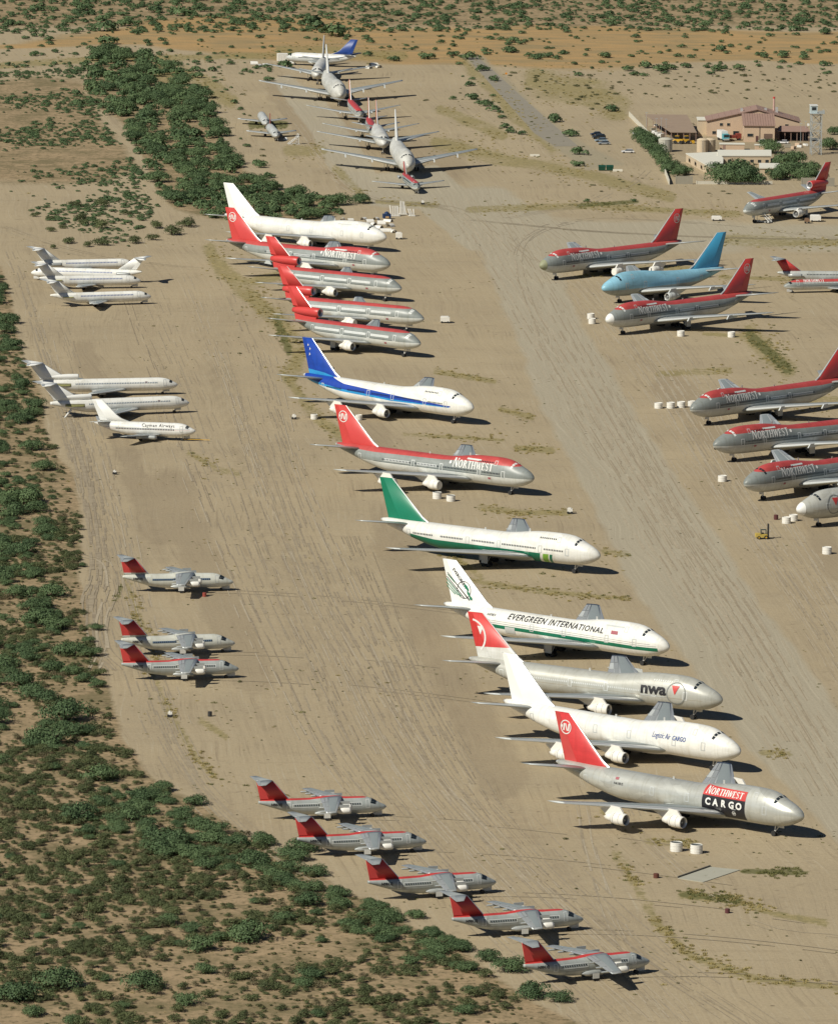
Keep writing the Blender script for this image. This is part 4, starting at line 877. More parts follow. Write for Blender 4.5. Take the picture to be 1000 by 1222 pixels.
def tail_twin(label, x, y, rot, skin, fin_m, kind='rear_twin', stabs=True, span=None, eng=True, group='slim rear engined jets', gear=True, name='rear_engined_jet', wins=M_dark, sm_=None, fins=True, primer=False):
    p = slim(label, x, y, rot, kind, name, skin, fin_m, group=group, stabs=stabs, span=span, stab_m=sm_ or M_silver)
    k = SP[kind]['L'] - 34
    p.cockpit(1.55, 2.3, 10, 62, 3)
    for s_ in (1, -1):
        if eng:
            e = MB().lathe([(0, .42), (.05, .5), (-.5, .58), (-3, .6), (-4.6, .45), (-4.6, .2), (-4.0, .05)], (SP[kind]['D0'] - 25.8 - k, s_ * 2.45, 3.2), 'X', 16).build('engine', M_silver, p.root, True)
            MB().lathe([(-.15, .45), (-.18, .02)], (SP[kind]['D0'] - 25.8 - k, s_ * 2.45, 3.2), 'X', 14).build('fan', M_intake, e)
        MB().box(SP[kind]['D0'] - 30 - k, SP[kind]['D0'] - 26.6 - k, s_ * 1.3, s_ * (2.0 if eng else 1.9), 3.1, 3.3).build('engine_pylon', M_primer if primer else M_silver, p.root)
        p.door(4.6, 2.6, s_, M_outline, .9, 1.7, .12)
    p.windows([(6.5, 24 + k)], 3.25, wins, .34, .25, .48)
    if gear: p.nose_gear(3.2, 1.3, .35, .25); p.main_gear(SP[kind]['D0'] + 1.6, 2.5, 1.6, .5, (0, -.01), .3)
    return p
red_rt = NWpaint('skin_rear_red_grey', rt, 3.95, 2.4, 34, red=(.46, .06, .06), grey=(.28, .31, .30))
tail_twin('small red topped jet without a tailplane, right under the nose of a white jumbo jet', -4.6, 2737.2, -80.9, red_rt, mat('thin_red_fin', (.40, .07, .05), .5), stabs=False, span=27)
dull3 = paint('skin_stripped_grey', (.52, .54, .53), 18, 34, [], dirt=.3)
def hulk(label, x, y, rot, fin):
    sp = dict(SP['rear_twin']); a, b = sp['wing']; t = .66; sp['wing'] = [a, tuple(a[i] + (b[i] - a[i]) * t for i in range(5))]
    sp['st'] = [q for q in sp['st'] if q[0] < 26] + [(26, 1.6, 4.4, 2.8, 1.05)]
    o = thing('jet_hulk', label, 'stripped jet', x, y, R(rot), None); p = Plane(sp, o); p.fuselage(dull3, 32)
    for s_ in (1, -1): p.wing(s_); p.door(4.6, 2.6, s_, M_outline, .9, 1.7, .12)
    p.cockpit(1.55, 2.3, 10, 62, 3); p.nose_gear(3.2, 1.3, .35, .25); p.main_gear(19.6, 2.5, 1.6, .5, (0, -.01), .3)
    if fin: MB().box(sp['D0'] - 26.6, sp['D0'] - 24.8, -.09, .09, 4.3, 8.4).build('tail_fin', mat('dull_red_fin', (.3, .09, .07), .5), o)
    return p
hulk('stripped grey jet hulk without a tail, rear one of two nose to tail', -63.5, 2945.5, -84.5, False)
hulk('stripped grey jet hulk with a thin fin stub, front one of two', -59.0, 2902.8, -82.8, True)

wht18 = paint('skin_white_slim', WHITE, 18, 40, [((.45, .48, .50), 3.62, 3.72, 5, 30)], dirt=.10); wht23 = paint('skin_white_tri', WHITE, 23, 43, [((.42, .45, .48), 3.05, 3.14, 2, 36)], dirt=.08); wht15 = paint('skin_white_twin', (.76, .76, .73), 15, 30, [((.10, .13, .18), 3.5, 3.62, 1.5, 27), ((.40, .10, .10), 3.15, 3.25, 1.5, 27)], dirt=.10)
tail_twin('white rear engined jet, farthest of four at the upper left, mostly hidden', -114.0, 2491.3, 14, wht18, M_white, wins=M_blue, eng=True, sm_=M_white, group='white rear engined jets at the upper left')
tail_twin('white rear engined jet facing left, its tail at the right end of its group', -110.8, 2468.2, 171.2, wht18, M_white, kind='long_rear_twin', wins=M_blue, sm_=M_white, group='white rear engined jets at the upper left')
tail_twin('white rear engined jet second nearest of four, behind the one with bare engine mounts', -110.7, 2450.4, 10, wht18, M_white, wins=M_blue, eng=False, sm_=M_white, group='white rear engined jets at the upper left', primer=True)
tail_twin('white rear engined jet, nearest of four, with bare engine mounts and a dark fin', -105.4, 2409.5, 17, wht18, M_white, wins=M_blue, eng=False, sm_=M_white, group='white rear engined jets at the upper left', primer=True)
def rear_tri(label, x, y, rot, finmark):
    p = slim(label, x, y, rot, 'rear_tri', 'rear_tri_jet', wht23, M_white, group='white rear engined three engined jets', stab_m=M_white)
    D = 23; p.cockpit(1.7, 2.5, 8, 60, 3)
    MB().lathe([(0, .62), (.08, .74), (-.2, .82), (-3, .85), (-7, .7), (-10, .3)], (D - 30.2, 0, 5.95), 'X', 18, .95, .95).build('centre_intake', M_white, p.root, True)
    MB().lathe([(-.1, .6), (-.3, .02)], (D - 30.2, 0, 5.95), 'X', 18).build('intake_mouth', M_intake, p.root)
    for s_ in (1, -1):
        MB().box(D - 38, D - 33, s_ * 1.4, s_ * 2.0, 3.4, 3.75).build('engine_pylon', M_primer, p.root)
        p.decal([[(32.6, 3.2), (38.4, 3.4), (38.4, 4.2), (32.6, 4.1)]], 'engine_recess', mat('engine_recess_brown', (.20, .19, .10), .7, 0, .4, 2.5), s_, .05)
        p.door(4.2, 2.9, s_, M_outline, .9, 1.8, .12)
        p.decal(p.band(9.5, 10.2, 3.9, 4.3), 'flag_patch', mat('flag_dull', (.25, .2, .2), .5), s_, .06)
    p.windows([(6.5, 31.5)], 3.75, mat('window_blue_grey', (.13, .18, .24), .2), .34, .26, .5)
    p.nose_gear(4.6, 1.6, .42, .3); p.main_gear(23.5, 2.85, 2.0, .55, (0, -.01), .35)
    return p
rear_tri('white jet with a centre engine in its tail, farther of the pair', -95.3, 2209.5, 11.4, False)
p = rear_tri('white jet with a centre engine in its tail, behind the small titled twin', -89.9, 2170.1, 19.0, True)
MB().tube((23 - 36.5, -.9, 2.4), (23 - 38.5, -1.0, .1), .35, .25).build('rear_airstairs', M_gear, p.root)
p = slim('small white twin jet with dark titles, in front of two larger white jets', -79.4, 2124.5, -8.4, 'small_twin', 'small_twin_jet', wht15, M_white, stab_m=M_wing)
p.cockpit(1.75, 2.5, 8, 60, 3); p.nose_gear(3.9, 1.4, .35, .25); p.main_gear(15.6, 2.6, 1.6, .5, (0, -.01), .3)
P, wd = font_text('Cayman Airways', 1.12, .01, 0, 1.15); k_ = 9.6 / wd
for s_ in (1, -1):
    p.title([[(a * k_, b) for a, b in q] for q in P], 9.6, 5.9, 4.0, 'airline_title', M_black, s_, .06); p.door(3.9, 2.7, s_, M_outline, .9, 1.7, .12)
    e = MB().lathe([(0, .42), (.05, .52), (-.6, .62), (-3.5, .62), (-5.8, .42), (-5.8, .2), (-5.2, .05)], (15 - 10.6, s_ * 4.9, 1.45), 'X', 16).build('engine', M_silver, p.root, True)
    MB().lathe([(.07, .5), (.03, .40), (-.3, .38)], (15 - 10.6, s_ * 4.9, 1.45), 'X', 16).build('intake_lip', M_alu, e, True); MB().lathe([(-.15, .42), (-.2, .02)], (15 - 10.6, s_ * 4.9, 1.45), 'X', 14).build('fan', M_intake, e)
p.windows([(6, 23)], 3.15, M_dark, .33, .25, .48)
MB().tube((15 - 3.9, 0, .5), (15 + 4.2, 0, .45), .09).build('tow_bar', M_yellow, p.root)
bt = paint('skin_grey_white_twin', (.56, .58, .57), 15, 30, [((.68, .68, .66), 3.6, 9, None, None)], dirt=.2)
p = slim('pale twin jet side on with a dark blue fin, at the far top', -43.6, 3172.7, 159.5, 'small_twin', 'small_twin_jet', bt, mat('tail_navy', (.01, .045, .22), .45), sc=1.08)
p.cockpit(1.75, 2.5, 8, 60, 3); p.nose_gear(3.9, 1.4, .35, .25); p.main_gear(15.6, 2.6, 1.6, .5, (0, -.01), .3); p.windows([(6, 23)], 3.15, M_dark, .33, .25, .48)
for s_ in (1, -1): p.door(3.9, 2.7, s_, M_outline, .9, 1.7, .12); p.pylon(s_ * 4.9, 10.8, 1.3, .6, 4, M_wing, bare=True)
slv = paint('skin_silver_slim', (.46, .48, .46), 18, 40, [((.55, .57, .56), -1, 2.2, None, None)], dirt=.15, metal=.1)
p = tail_twin('silver rear engined jet with a red T shaped tail, cut by the right edge', 137.2, 2480.6, 0.5, slv, M_red, kind='long_rear_twin', group='rear engined jets at the right edge')
rts = NWpaint('skin_rear_red_grey_near', rt, 3.7, 2.3, 34)
p = tail_twin('red topped rear engined jet facing left with small white titles, cut by the right edge', 137.8, 2460.9, -166, rts, M_red, wins=M_winw, group='rear engined jets at the right edge')
P, wd = serif_text('NORTHWEST', 1.05)
for s_ in (1, -1): p.title(P, wd, 6.5, 3.68, 'airline_title', M_titlew, s_, .06)
p = tail_twin('white slim jet of which only the nose shows at the right edge', 151.0 + 18, 2395.2 + 2, 180, wht18, M_white, group='rear engined jets at the right edge')

# --- regional jets: one of each paint is built, the rest copied
rp = SP['regional']
sk_r = paint('skin_regional_red_grey', (.36, .39, .38), 13, 27.4, [((.50, .53, .51), -1, 2.15, None, None), (RED, [(0, 4.3), (9, 4.32), (11, 4.6), (14, 4.55), (16.5, 4.28), (27, 4.2)], 9, 4.2, 27.4)], dirt=.15)
sk_w = paint('skin_regional_cream', (.58, .59, .53), 13, 27.4, [((.60, .62, .60), -1, 2.0, None, None)], dirt=.12)
rf = paint('tail_regional_red', RED, 13, 27.4, [((.55, .56, .52), -1, 4.9, None, None)], panels=False)
M_stab = mat('tailplane_grey', (.30, .325, .325), .5, 0, .1, .4)
def regional(label, x, y, rot, skin, white):
    o = thing('regional_jet', label, 'regional jet', x, y, R(rot), 'small regional jets with red fins', sc=1.035); p = Plane(rp, o); p.fuselage(skin, 36)
    for s_ in (1, -1): p.wing(s_, M_silver, slats=False)
    p.fin(rf if white else M_red); p.stab(M_stab); p.cockpit(2.2, 3.3, 10, 66, 3, M_dark, .45)
    for s_ in (1, -1):
        for y_, fr in ((4.25, 8.4), (7.9, 9.3)):
            e = MB().lathe([(0, .48), (.05, .57), (-.4, .68), (-1.6, .68), (-2.5, .5), (-2.5, .36), (-3.1, .25), (-3.1, .05)], (13 - fr, s_ * y_, 3.15), 'X', 16).build('engine', M_cover, o, True)
            MB().lathe([(-.1, .52), (-.15, .02)], (13 - fr, s_ * y_, 3.15), 'X', 14).build('fan', M_intake, e)
            MB().box(13 - fr - 2.4, 13 - fr - .3, s_ * y_ - .1, s_ * y_ + .1, 3.75, 4.45).build('pylon', M_silver, e)
            MB().lathe([(.06, .58), (.03, .48), (-.2, .44)], (13 - fr, s_ * y_, 3.15), 'X', 14).build('intake_lip', M_alu, e, True)
        p.door(4.3, 2.3, s_, M_winw if not white else M_outline, .85, 1.75, .12); p.door(21.2, 2.4, s_, M_winw if not white else M_outline, .8, 1.5, .12)
        if white: p.decal(p.band(5.9, 9.8, 3.05, 3.5) + p.band(14.5, 20.2, 3.05, 3.5), 'window_band', mat('window_band_slate', (.10, .15, .22), .3), s_, .045)
        else:
            for a, b in ((5.6, 9.8), (14.4, 20.4)):
                p.decal([[(a, 2.8), (b, 2.8), (b, 2.9), (a, 2.9)], [(a, 3.5), (b, 3.5), (b, 3.6), (a, 3.6)], [(a, 2.9), (a + .12, 2.9), (a + .12, 3.5), (a, 3.5)], [(b - .12, 2.9), (b, 2.9), (b, 3.5), (b - .12, 3.5)]], 'window_outline', M_winw, s_, .05)
        Pt, wt = font_text('N501XJ', .7, .03); p.title(Pt, wt, 22.6, 3.25, 'registration', M_black, s_, .06)
        g = MB().tube((13 - 13.2, s_ * 2.35, .5), (13 - 13.0, s_ * 1.6, 1.6), .14).build('main_gear', M_gear, o)
        for e_ in (.22, -.22): MB().tube((13 - 13.2, s_ * 2.35 + e_ - .13, .48), (13 - 13.2, s_ * 2.35 + e_ + .13, .48), .48, n=14).build('wheel', M_tyre, g)
        MB().box(13 - 13.9, 13 - 12.5, s_ * 2.75, s_ * 2.8, .6, 1.6).build('gear_door', M_gear, o)
        MB().lathe([(2.6, .1), (1.8, .5), (0, .62), (-1.8, .5), (-2.6, .1)], (13 - 13, s_ * 1.5, 1.45), 'X', 10).build('gear_fairing', M_silver, o, True)
    p.windows([(5.9, 9.6), (14.7, 20.2)], 3.1, M_dark, .3, .24, .5)
    p.nose_gear(3.0, 1.1, .38, .25)
    return o
RJ = [(-60.5, 1871.7, 8.3, 1, 'small white bodied regional jet, farthest up the sand, with a red oil drum below it'),
      (-57.5, 1783.7, 14.3, 1, 'small white bodied regional jet parked close behind a red topped one'),
      (-55.9, 1750.5, 10.6, 0, 'small red topped regional jet in front of a white bodied one at the left'),
      (-19.6, 1588.1, 12.1, 0, 'small red topped regional jet, farthest of the lower five, left of the others'),
      (-10.7, 1550.8, 14.8, 0, 'small red topped regional jet, second of the lower five'),
      (4.2, 1509.5, 20.4, 0, 'small red topped regional jet in the middle of the lower five'),
      (21.5, 1474.8, 19.6, 0, 'small red topped regional jet with a white fin base, second nearest'),
      (34.6, 1435.0, 27.8, 0, 'small red topped regional jet nearest to us, between bushes and open sand')]
proto = {1: None, 0: None}
for (x, y, rot, wh, lab) in RJ:
    if proto[wh] is None: proto[wh] = regional(lab, x, y, rot, sk_w if wh else sk_r, wh)
    else:
        c = copy_tree(proto[wh]); c.location = (x, y, 0); c.rotation_euler = (0, 0, R(rot)); c['label'] = lab
#@@ENV
# ================================================================ VEGETATION
def leaf_mat(name, a, b, rough=.7):
    m, n, l, bs = nt(name)
    oi = n.new('ShaderNodeObjectInfo'); tc = n.new('ShaderNodeTexCoord'); nz = n.new('ShaderNodeTexNoise'); nz.inputs['Scale'].default_value = .9; nz.inputs['Detail'].default_value = 3
    l.new(tc.outputs['Object'], nz.inputs['Vector'])
    at = n.new('ShaderNodeAttribute'); at.attribute_name = 'leaf'
    ad = n.new('ShaderNodeMath'); ad.operation = 'MULTIPLY_ADD'; l.new(at.outputs['Fac'], ad.inputs[0]); ad.inputs[1].default_value = .5
    a2 = n.new('ShaderNodeMath'); a2.operation = 'MULTIPLY'; l.new(oi.outputs['Random'], a2.inputs[0]); a2.inputs[1].default_value = .5; l.new(a2.outputs[0], ad.inputs[2])
    mx = n.new('ShaderNodeMix'); mx.data_type = 'RGBA'; mx.inputs['A'].default_value = (*a, 1); mx.inputs['B'].default_value = (*b, 1); l.new(ad.outputs[0], mx.inputs['Factor'])
    m2 = n.new('ShaderNodeMix'); m2.data_type = 'RGBA'; m2.blend_type = 'MULTIPLY'; m2.inputs['Factor'].default_value = .5; l.new(mx.outputs['Result'], m2.inputs['A']); l.new(nz.outputs['Color'], m2.inputs['B'])
    hs = n.new('ShaderNodeVectorMath'); hs.operation = 'SCALE'; hs.inputs['Scale'].default_value = 1.15; l.new(mx.outputs['Result'], hs.inputs[0])
    l.new(hs.outputs[0], bs.inputs['Base Color']); bs.inputs['Roughness'].default_value = rough; bs.inputs['Specular IOR Level'].default_value = .2
    return m
L_MES = leaf_mat('mesquite_leaves', (.040, .070, .032), (.100, .146, .062))
L_CRE = leaf_mat('creosote_leaves', (.046, .057, .026), (.104, .122, .050)); L_DRY = leaf_mat('dry_brush_leaves', (.070, .062, .034), (.14, .122, .065))
L_SCR = leaf_mat('scrub_leaves', (.055, .060, .026), (.125, .125, .055))
L_GRS = leaf_mat('dry_grass_blades', (.20, .165, .065), (.34, .28, .12))
L_YGR = leaf_mat('weed_leaves', (.075, .085, .028), (.17, .16, .06))
M_bark = mat('bark_brown', (.09, .065, .045), .9)

def crown_mesh(name, seed, m, r=1.0, h=.8, lobes=7, n=420, size=.11, low=.0, flat=.8, loose=.12):
    """leaf-sized faces spread through uneven clumps; unit crown, about 1 in radius"""
    g = np.random.default_rng(seed); V = []; C = []
    cen = []
    for i in range(lobes):
        a = g.uniform(0, 6.28); d = g.uniform(.15, .62) * (0 if i == 0 else 1); cr = g.uniform(.30, .52)
        cen.append((d * math.cos(a) * r, d * math.sin(a) * r, low + cr * .35 + g.uniform(0, max(.05, h - low - cr * 1.1)) * (1 - .5 * d), cr))
    wsum = sum(c[3]**2 for c in cen)
    for c in cen:
        k = int(n * c[3]**2 / wsum) + 1
        d = g.normal(size=(k, 3)); d /= np.linalg.norm(d, axis=1)[:, None]; d[:, 2] = np.where(d[:, 2] < -.3, -d[:, 2] * .6, d[:, 2])
        rad = c[3] * (1 - np.abs(g.normal(0, loose, k)) + g.uniform(0, .14, k))
        p = np.array(c[:3]) + d * rad[:, None] * np.array([1, 1, flat]); p[:, 2] = np.maximum(p[:, 2], .03)
        nn = d * 1.7 + g.normal(0, .5, (k, 3)); nn /= np.linalg.norm(nn, axis=1)[:, None]
        t = np.cross(nn, g.normal(size=(k, 3))); t /= np.linalg.norm(t, axis=1)[:, None]; b = np.cross(nn, t)
        s = size * g.uniform(.55, 1.35, k)[:, None]
        q = np.stack([p - t * s, p - b * s * .62, p + t * s, p + b * s * .62], 1); V.append(q.reshape(-1, 3)); C.append(np.repeat(g.uniform(0, 1, k), 4))
    V = np.concatenate(V); C = np.concatenate(C); nq = len(V) // 4
    me = bpy.data.meshes.new(name); me.vertices.add(len(V)); me.vertices.foreach_set('co', V.astype(np.float32).ravel())
    me.loops.add(nq * 4); me.loops.foreach_set('vertex_index', np.arange(nq * 4, dtype=np.int32)); me.polygons.add(nq)
    me.polygons.foreach_set('loop_start', np.arange(0, nq * 4, 4, dtype=np.int32)); me.polygons.foreach_set('loop_total', np.full(nq, 4, np.int32))
    me.update(calc_edges=True); a = me.attributes.new('leaf', 'FLOAT', 'POINT'); a.data.foreach_set('value', C.astype(np.float32)); me.materials.append(m); return me
def trunk_mesh(name, seed, h=.55):
    g = random.Random(seed); b = MB()
    for i in range(5):
        a = g.uniform(0, 6.28); p = (0.03 * math.cos(a), .03 * math.sin(a), -.03); q = (g.uniform(.12, .22) * math.cos(a), g.uniform(.12, .22) * math.sin(a), h * .45)
        e = (g.uniform(.3, .5) * math.cos(a + .4), g.uniform(.3, .5) * math.sin(a + .4), h)
        b.tube(p, q, .035, .024, 5, False).tube(q, e, .024, .009, 5, False)
    return mesh(name, b.V, b.F, [M_bark])
CR = {}
CR['mes'] = [(crown_mesh('mesquite_crown', 10 + i, L_MES, h=.85, lobes=12, n=2600, size=.046), trunk_mesh('mesquite_trunk', i)) for i in range(6)]
CR['cre'] = [(crown_mesh('creosote_crown', 40 + i, L_CRE, h=.9, lobes=9, n=900, size=.06, loose=.25), trunk_mesh('creosote_trunk', 20 + i)) for i in range(5)]
CR['cre'] += [(crown_mesh('dry_brush_crown', 50 + i, L_DRY, h=.8, lobes=7, n=420, size=.055, loose=.4), trunk_mesh('dry_brush_trunk', 30 + i)) for i in range(1)]
CR['scr'] = [(crown_mesh('scrub_crown', 60 + i, L_SCR, h=.7, lobes=5, n=170, size=.13, loose=.3), None) for i in range(5)]
CR['far'] = [(crown_mesh('far_crown', 80 + i, L_MES, h=.8, lobes=7, n=260, size=.12), None) for i in range(5)]

def in_poly(px, py, poly): return poly_dist(np.array([px]), np.array([py]), poly)[0]
def scatter(poly, dens, rmin, rmax, seed, pw=1.0, edge=0, gap=0, clump=0):
    """plants over an area: dens per 1000 square metres of ground"""
    g = np.random.default_rng(seed); P = np.array(poly, float)
    cs = np.array([G(*p) for p in poly]); x0, x1, y0, y1 = cs[:, 0].min(), cs[:, 0].max(), cs[:, 1].min(), cs[:, 1].max()
    n = int((x1 - x0) * (y1 - y0) / 1000 * dens); x = g.uniform(x0, x1, n); y = g.uniform(y0, y1, n)
    px, py = project_v(x, y); k = poly_dist(px, py, poly) > edge
    if clump: k &= (wob(x, y, clump, seed + 5) + g.normal(0, .12, n)) > -.02
    x, y = x[k], y[k]; r = rmin + (rmax - rmin) * g.uniform(0, 1, len(x))**pw
    if gap:
        keep = []; cell = {}
        o = np.argsort(-r)
        for i in o:
            c = (int(x[i] // 4), int(y[i] // 4)); ok = True
            for a in (-1, 0, 1):
                for b in (-1, 0, 1):
                    for q in cell.get((c[0] + a, c[1] + b), ()):
                        if math.hypot(x[i] - x[q], y[i] - y[q]) < gap * (r[i] + r[q]): ok = False; break
            if ok: keep.append(i); cell.setdefault(c, []).append(i)
        x, y, r = x[keep], y[keep], r[keep]
    return list(zip(x, y, r))
def project_v(x, y):
    zc = y * math.cos(CP) + CH * math.sin(CP); yc = -(y * math.sin(CP) - CH * math.cos(CP)); u, v = CF * x / zc, CF * yc / zc
    c, s = math.cos(CRL), math.sin(CRL); return 500 + u * c - v * s, 611 + u * s + v * c

# every plant: (x, y, radius, height factor, kind, zone)
PL = []
def put(lst, kind, zone, hf=1.0): PL.extend([(x, y, r, hf, kind, zone) for x, y, r in lst])
def at_px(lst, kind, zone, hf=1.0):   # measured bushes: (px, py of the foot, width in px)
    for (px, py, wpx) in lst:
        x, y = G(px, py); PL.append((x, y, wpx / 2 / pxm(py), hf, kind, zone))
SCR_POLY = [(-80, 640), (60, 640), (85, 600), (96, 640), (98, 700), (100, 745), (118, 800), (140, 880), (180, 935), (250, 968), (300, 1000), (380, 1050), (450, 1090), (560, 1150), (600, 1180), (660, 1240), (-80, 1240)]
Z_belt = [(-60, 330), (0, 330), (12, 365), (14, 405), (40, 460), (52, 520), (60, 560), (66, 600), (60, 640), (40, 668), (-60, 680)]
Z_belt2 = [(-60, 660), (30, 660), (62, 690), (75, 735), (92, 790), (70, 840), (90, 880), (100, 925), (70, 930), (30, 880), (-60, 860)]
Z_low = [(115, 962), (150, 950), (215, 955), (265, 962), (300, 990), (372, 1010), (388, 1045), (350, 1062), (290, 1050), (215, 1035), (140, 1000)]
Z_low2 = [(345, 1062), (400, 1062), (450, 1078), (520, 1098), (580, 1130), (590, 1165), (530, 1155), (450, 1125), (370, 1105)]
put(scatter(Z_belt, 15, 1.4, 4.2, 101, 1.4, gap=.60), 'mes', 'belt', .95)
put(scatter(Z_belt2, 13, 1.6, 4.2, 102, 1, gap=.60), 'mes', 'belt2', .9)
put(scatter(SCR_POLY, 3.0, 1.4, 2.8, 118, 1.5, gap=.6), 'mes', 'low', .95)
put(scatter(Z_low, 26, 1.8, 3.6, 103, 1, gap=.5), 'mes', 'low', .9)
put(scatter(Z_low2, 30, 1.5, 2.8, 104, 1, gap=.5), 'mes', 'low2', .9)
at_px([(118, 932, 44), (300, 1122, 60), (240, 1135, 42), (20, 1195, 60), (60, 890, 55), (80, 860, 60), (30, 600, 50), (40, 745, 50), (70, 1180, 60), (170, 1180, 50), (610, 1160, 42), (637, 1190, 46), (668, 1196, 32), (108, 783, 28), (115, 752, 20), (365, 1080, 40), (95, 980, 50), (205, 1010, 50)], 'mes', 'low', .95)
at_px([(430, 242, 26)], 'mes', 'strip', 1.0)
at_px([(83, 290, 22), (105, 294, 16), (122, 292, 26), (62, 276, 14), (64, 296, 12), (88, 246, 20), (122, 246, 22), (122, 272, 26), (100, 268, 18), (60, 262, 12), (186, 272, 22), (182, 286, 18), (160, 290, 22), (205, 280, 28), (225, 270, 28), (40, 258, 12), (75, 272, 12), (96, 262, 20), (150, 256, 14)], 'cre', 'upper_left', .9)
at_px([(-2, 362, 24), (2, 345, 20)], 'mes', 'belt', 1)
# far trees that can be told apart
at_px([(128, 36, 34), (150, 30, 26), (100, 12, 24), (120, 24, 20), (127, 52, 30), (58, 48, 16), (30, 46, 12), (40, 66, 16), (66, 62, 12), (220, 18, 30), (185, 14, 26), (45, 12, 22), (372, 32, 40), (400, 42, 44), (540, 66, 18), (562, 70, 24), (580, 62, 16), (575, 84, 20), (590, 96, 18), (560, 102, 16), (566, 118, 22), (582, 126, 22), (590, 132, 20), (609, 62, 22), (611, 50, 20), (640, 70, 18), (655, 68, 16), (672, 64, 14), (722, 68, 20), (750, 84, 18), (770, 80, 22), (790, 84, 24), (800, 82, 20), (820, 80, 18), (855, 84, 22), (880, 82, 18),
       (730, 132, 24), (662, 145, 24), (683, 162, 24), (690, 198, 20), (690, 184, 26), (660, 140, 16), (540, 118, 12), (602, 152, 16), (610, 158, 16), (622, 160, 14), (860, 60, 20), (912, 68, 18), (935, 68, 22), (960, 70, 20), (985, 78, 18), (340, 80, 26), (470, 72, 18), (510, 70, 24), (440, 66, 16), (415, 62, 14), (950, 36, 20), (986, 40, 22), (690, 90, 14), (700, 240, 10), (757, 240, 10), (320, 96, 16)], 'far', 'far_trees', .85)
put(scatter([(85, 95), (110, 45), (190, 48), (250, 72), (290, 120), (300, 180), (325, 220), (250, 262), (180, 245), (135, 175), (95, 135)], 5, 1.0, 3.6, 115, 1.6, gap=.6), 'mes', 'thicket', .85)
put(scatter(THICKET, 15, 1.8, 5.2, 105, 1.2, gap=.56), 'mes', 'thicket', 1.0)
put(scatter([(205, 235), (330, 222), (402, 238), (410, 256), (330, 264), (250, 262), (210, 250)], 22, 2.0, 3.4, 106, 1, gap=.45), 'mes', 'thicket', .9)
# behind the wall of the compound
COMP_T = [(766, 168, 24), (774, 174, 26), (782, 184, 26), (790, 193, 24), (800, 203, 24), (762, 162, 20), (770, 170, 24), (778, 180, 24), (786, 188, 24), (793, 198, 22), (797, 206, 20), (808, 210, 18), (818, 208, 22), (862, 218, 38), (880, 215, 44), (897, 219, 38), (872, 219, 30), (888, 219, 30), (857, 208, 28), (925, 214, 28), (938, 212, 32), (950, 210, 34), (960, 215, 30), (935, 198, 30), (922, 182, 28), (948, 196, 30), (970, 206, 26), (978, 214, 20), (915, 176, 20), (995, 160, 18), (992, 178, 26)]
at_px(COMP_T, 'mes', 'compound', 1.3)
# scrub: small, countless
SMALL = []
put(scatter([(-60, 900), (120, 930), (200, 990), (300, 1040), (380, 1070), (330, 1120), (200, 1110), (120, 1180), (-60, 1190)], 60, .7, 2.3, 221, 1.3, gap=.42), 'cre', 'scrub', .9)
put(scatter(SCR_POLY, 165, .4, 2.1, 201, 1.7, gap=.40, clump=9), 'cre', 'scrub', .9)
put(scatter(SCR_POLY, 70, .35, .95, 202, 1.4, gap=.4), 'scr', 'scrub', .8)
put(scatter([(-60, 340), (14, 360), (60, 520), (92, 600), (96, 690), (60, 700), (-60, 690)], 60, .5, 1.7, 203, 1.5, gap=.4), 'cre', 'scrub', .8)
put(scatter([(-60, 88), (110, 82), (122, 140), (165, 200), (185, 250), (150, 300), (-60, 215)], 120, .5, 2.0, 204, 1.8, gap=.45, clump=24), 'far', 'upper_scrub', .7)
put(scatter([(-60, 60), (320, 60), (330, 88), (-60, 90)], 9, .6, 2.4, 205, 1.6, gap=.5), 'far', 'top_scrub', .8)
put(scatter([(-80, -40), (1080, -40), (1080, 36), (-80, 40)], 30.0, .8, 3.2, 206, 2.4, gap=.5), 'far', 'top_scrub', .8)
put(scatter([(-80, 36), (1080, 34), (1080, 72), (-80, 66)], 5, .7, 2.6, 207, 1.5, gap=.5), 'far', 'top_scrub', .8)
put(scatter([(600, 84), (900, 84), (1050, 90), (1050, 120), (760, 118), (640, 120)], 9, .5, 1.8, 208, 1.6, gap=.5), 'scr', 'top_scrub', .7)
put(scatter([(640, 95), (700, 100), (735, 130), (700, 150), (660, 130)], 5, .6, 2.0, 209, 1.4, gap=.5), 'scr', 'top_scrub', .7)
put(scatter([(540, 66), (570, 80), (604, 130), (622, 165), (600, 160), (560, 110)], 4, .8, 2.2, 210, 1.4, gap=.5), 'far', 'top_scrub', .8)
put(scatter([(210, 62), (300, 70), (300, 140), (320, 190), (290, 180), (240, 100)], 1.6, .5, 1.6, 211, 1.4, gap=.5), 'scr', 'top_scrub', .7)
put(scatter([(600, 60), (1060, 60), (1060, 92), (800, 92), (600, 84)], 5, .7, 2.6, 216, 1.8, gap=.5), 'far', 'top_scrub', .8)
put(scatter([(540, 100), (640, 140), (720, 175), (1000, 235), (1000, 262), (700, 250), (560, 200)], 2.2, .4, 1.3, 217, 2.0), 'scr', 'weeds', .5)
put(scatter([(500, 128), (640, 180), (800, 235), (1000, 240), (1000, 262), (560, 250)], .5, .3, .8, 212, 1.6), 'scr', 'weeds', .5)
put(scatter([(420, 100), (560, 110), (620, 190), (500, 150)], .8, .4, 1.3, 214, 1.6), 'scr', 'weeds', .5)
PL.sort(key=lambda q: -q[2] * pxm(project(q[0], q[1])[1]))
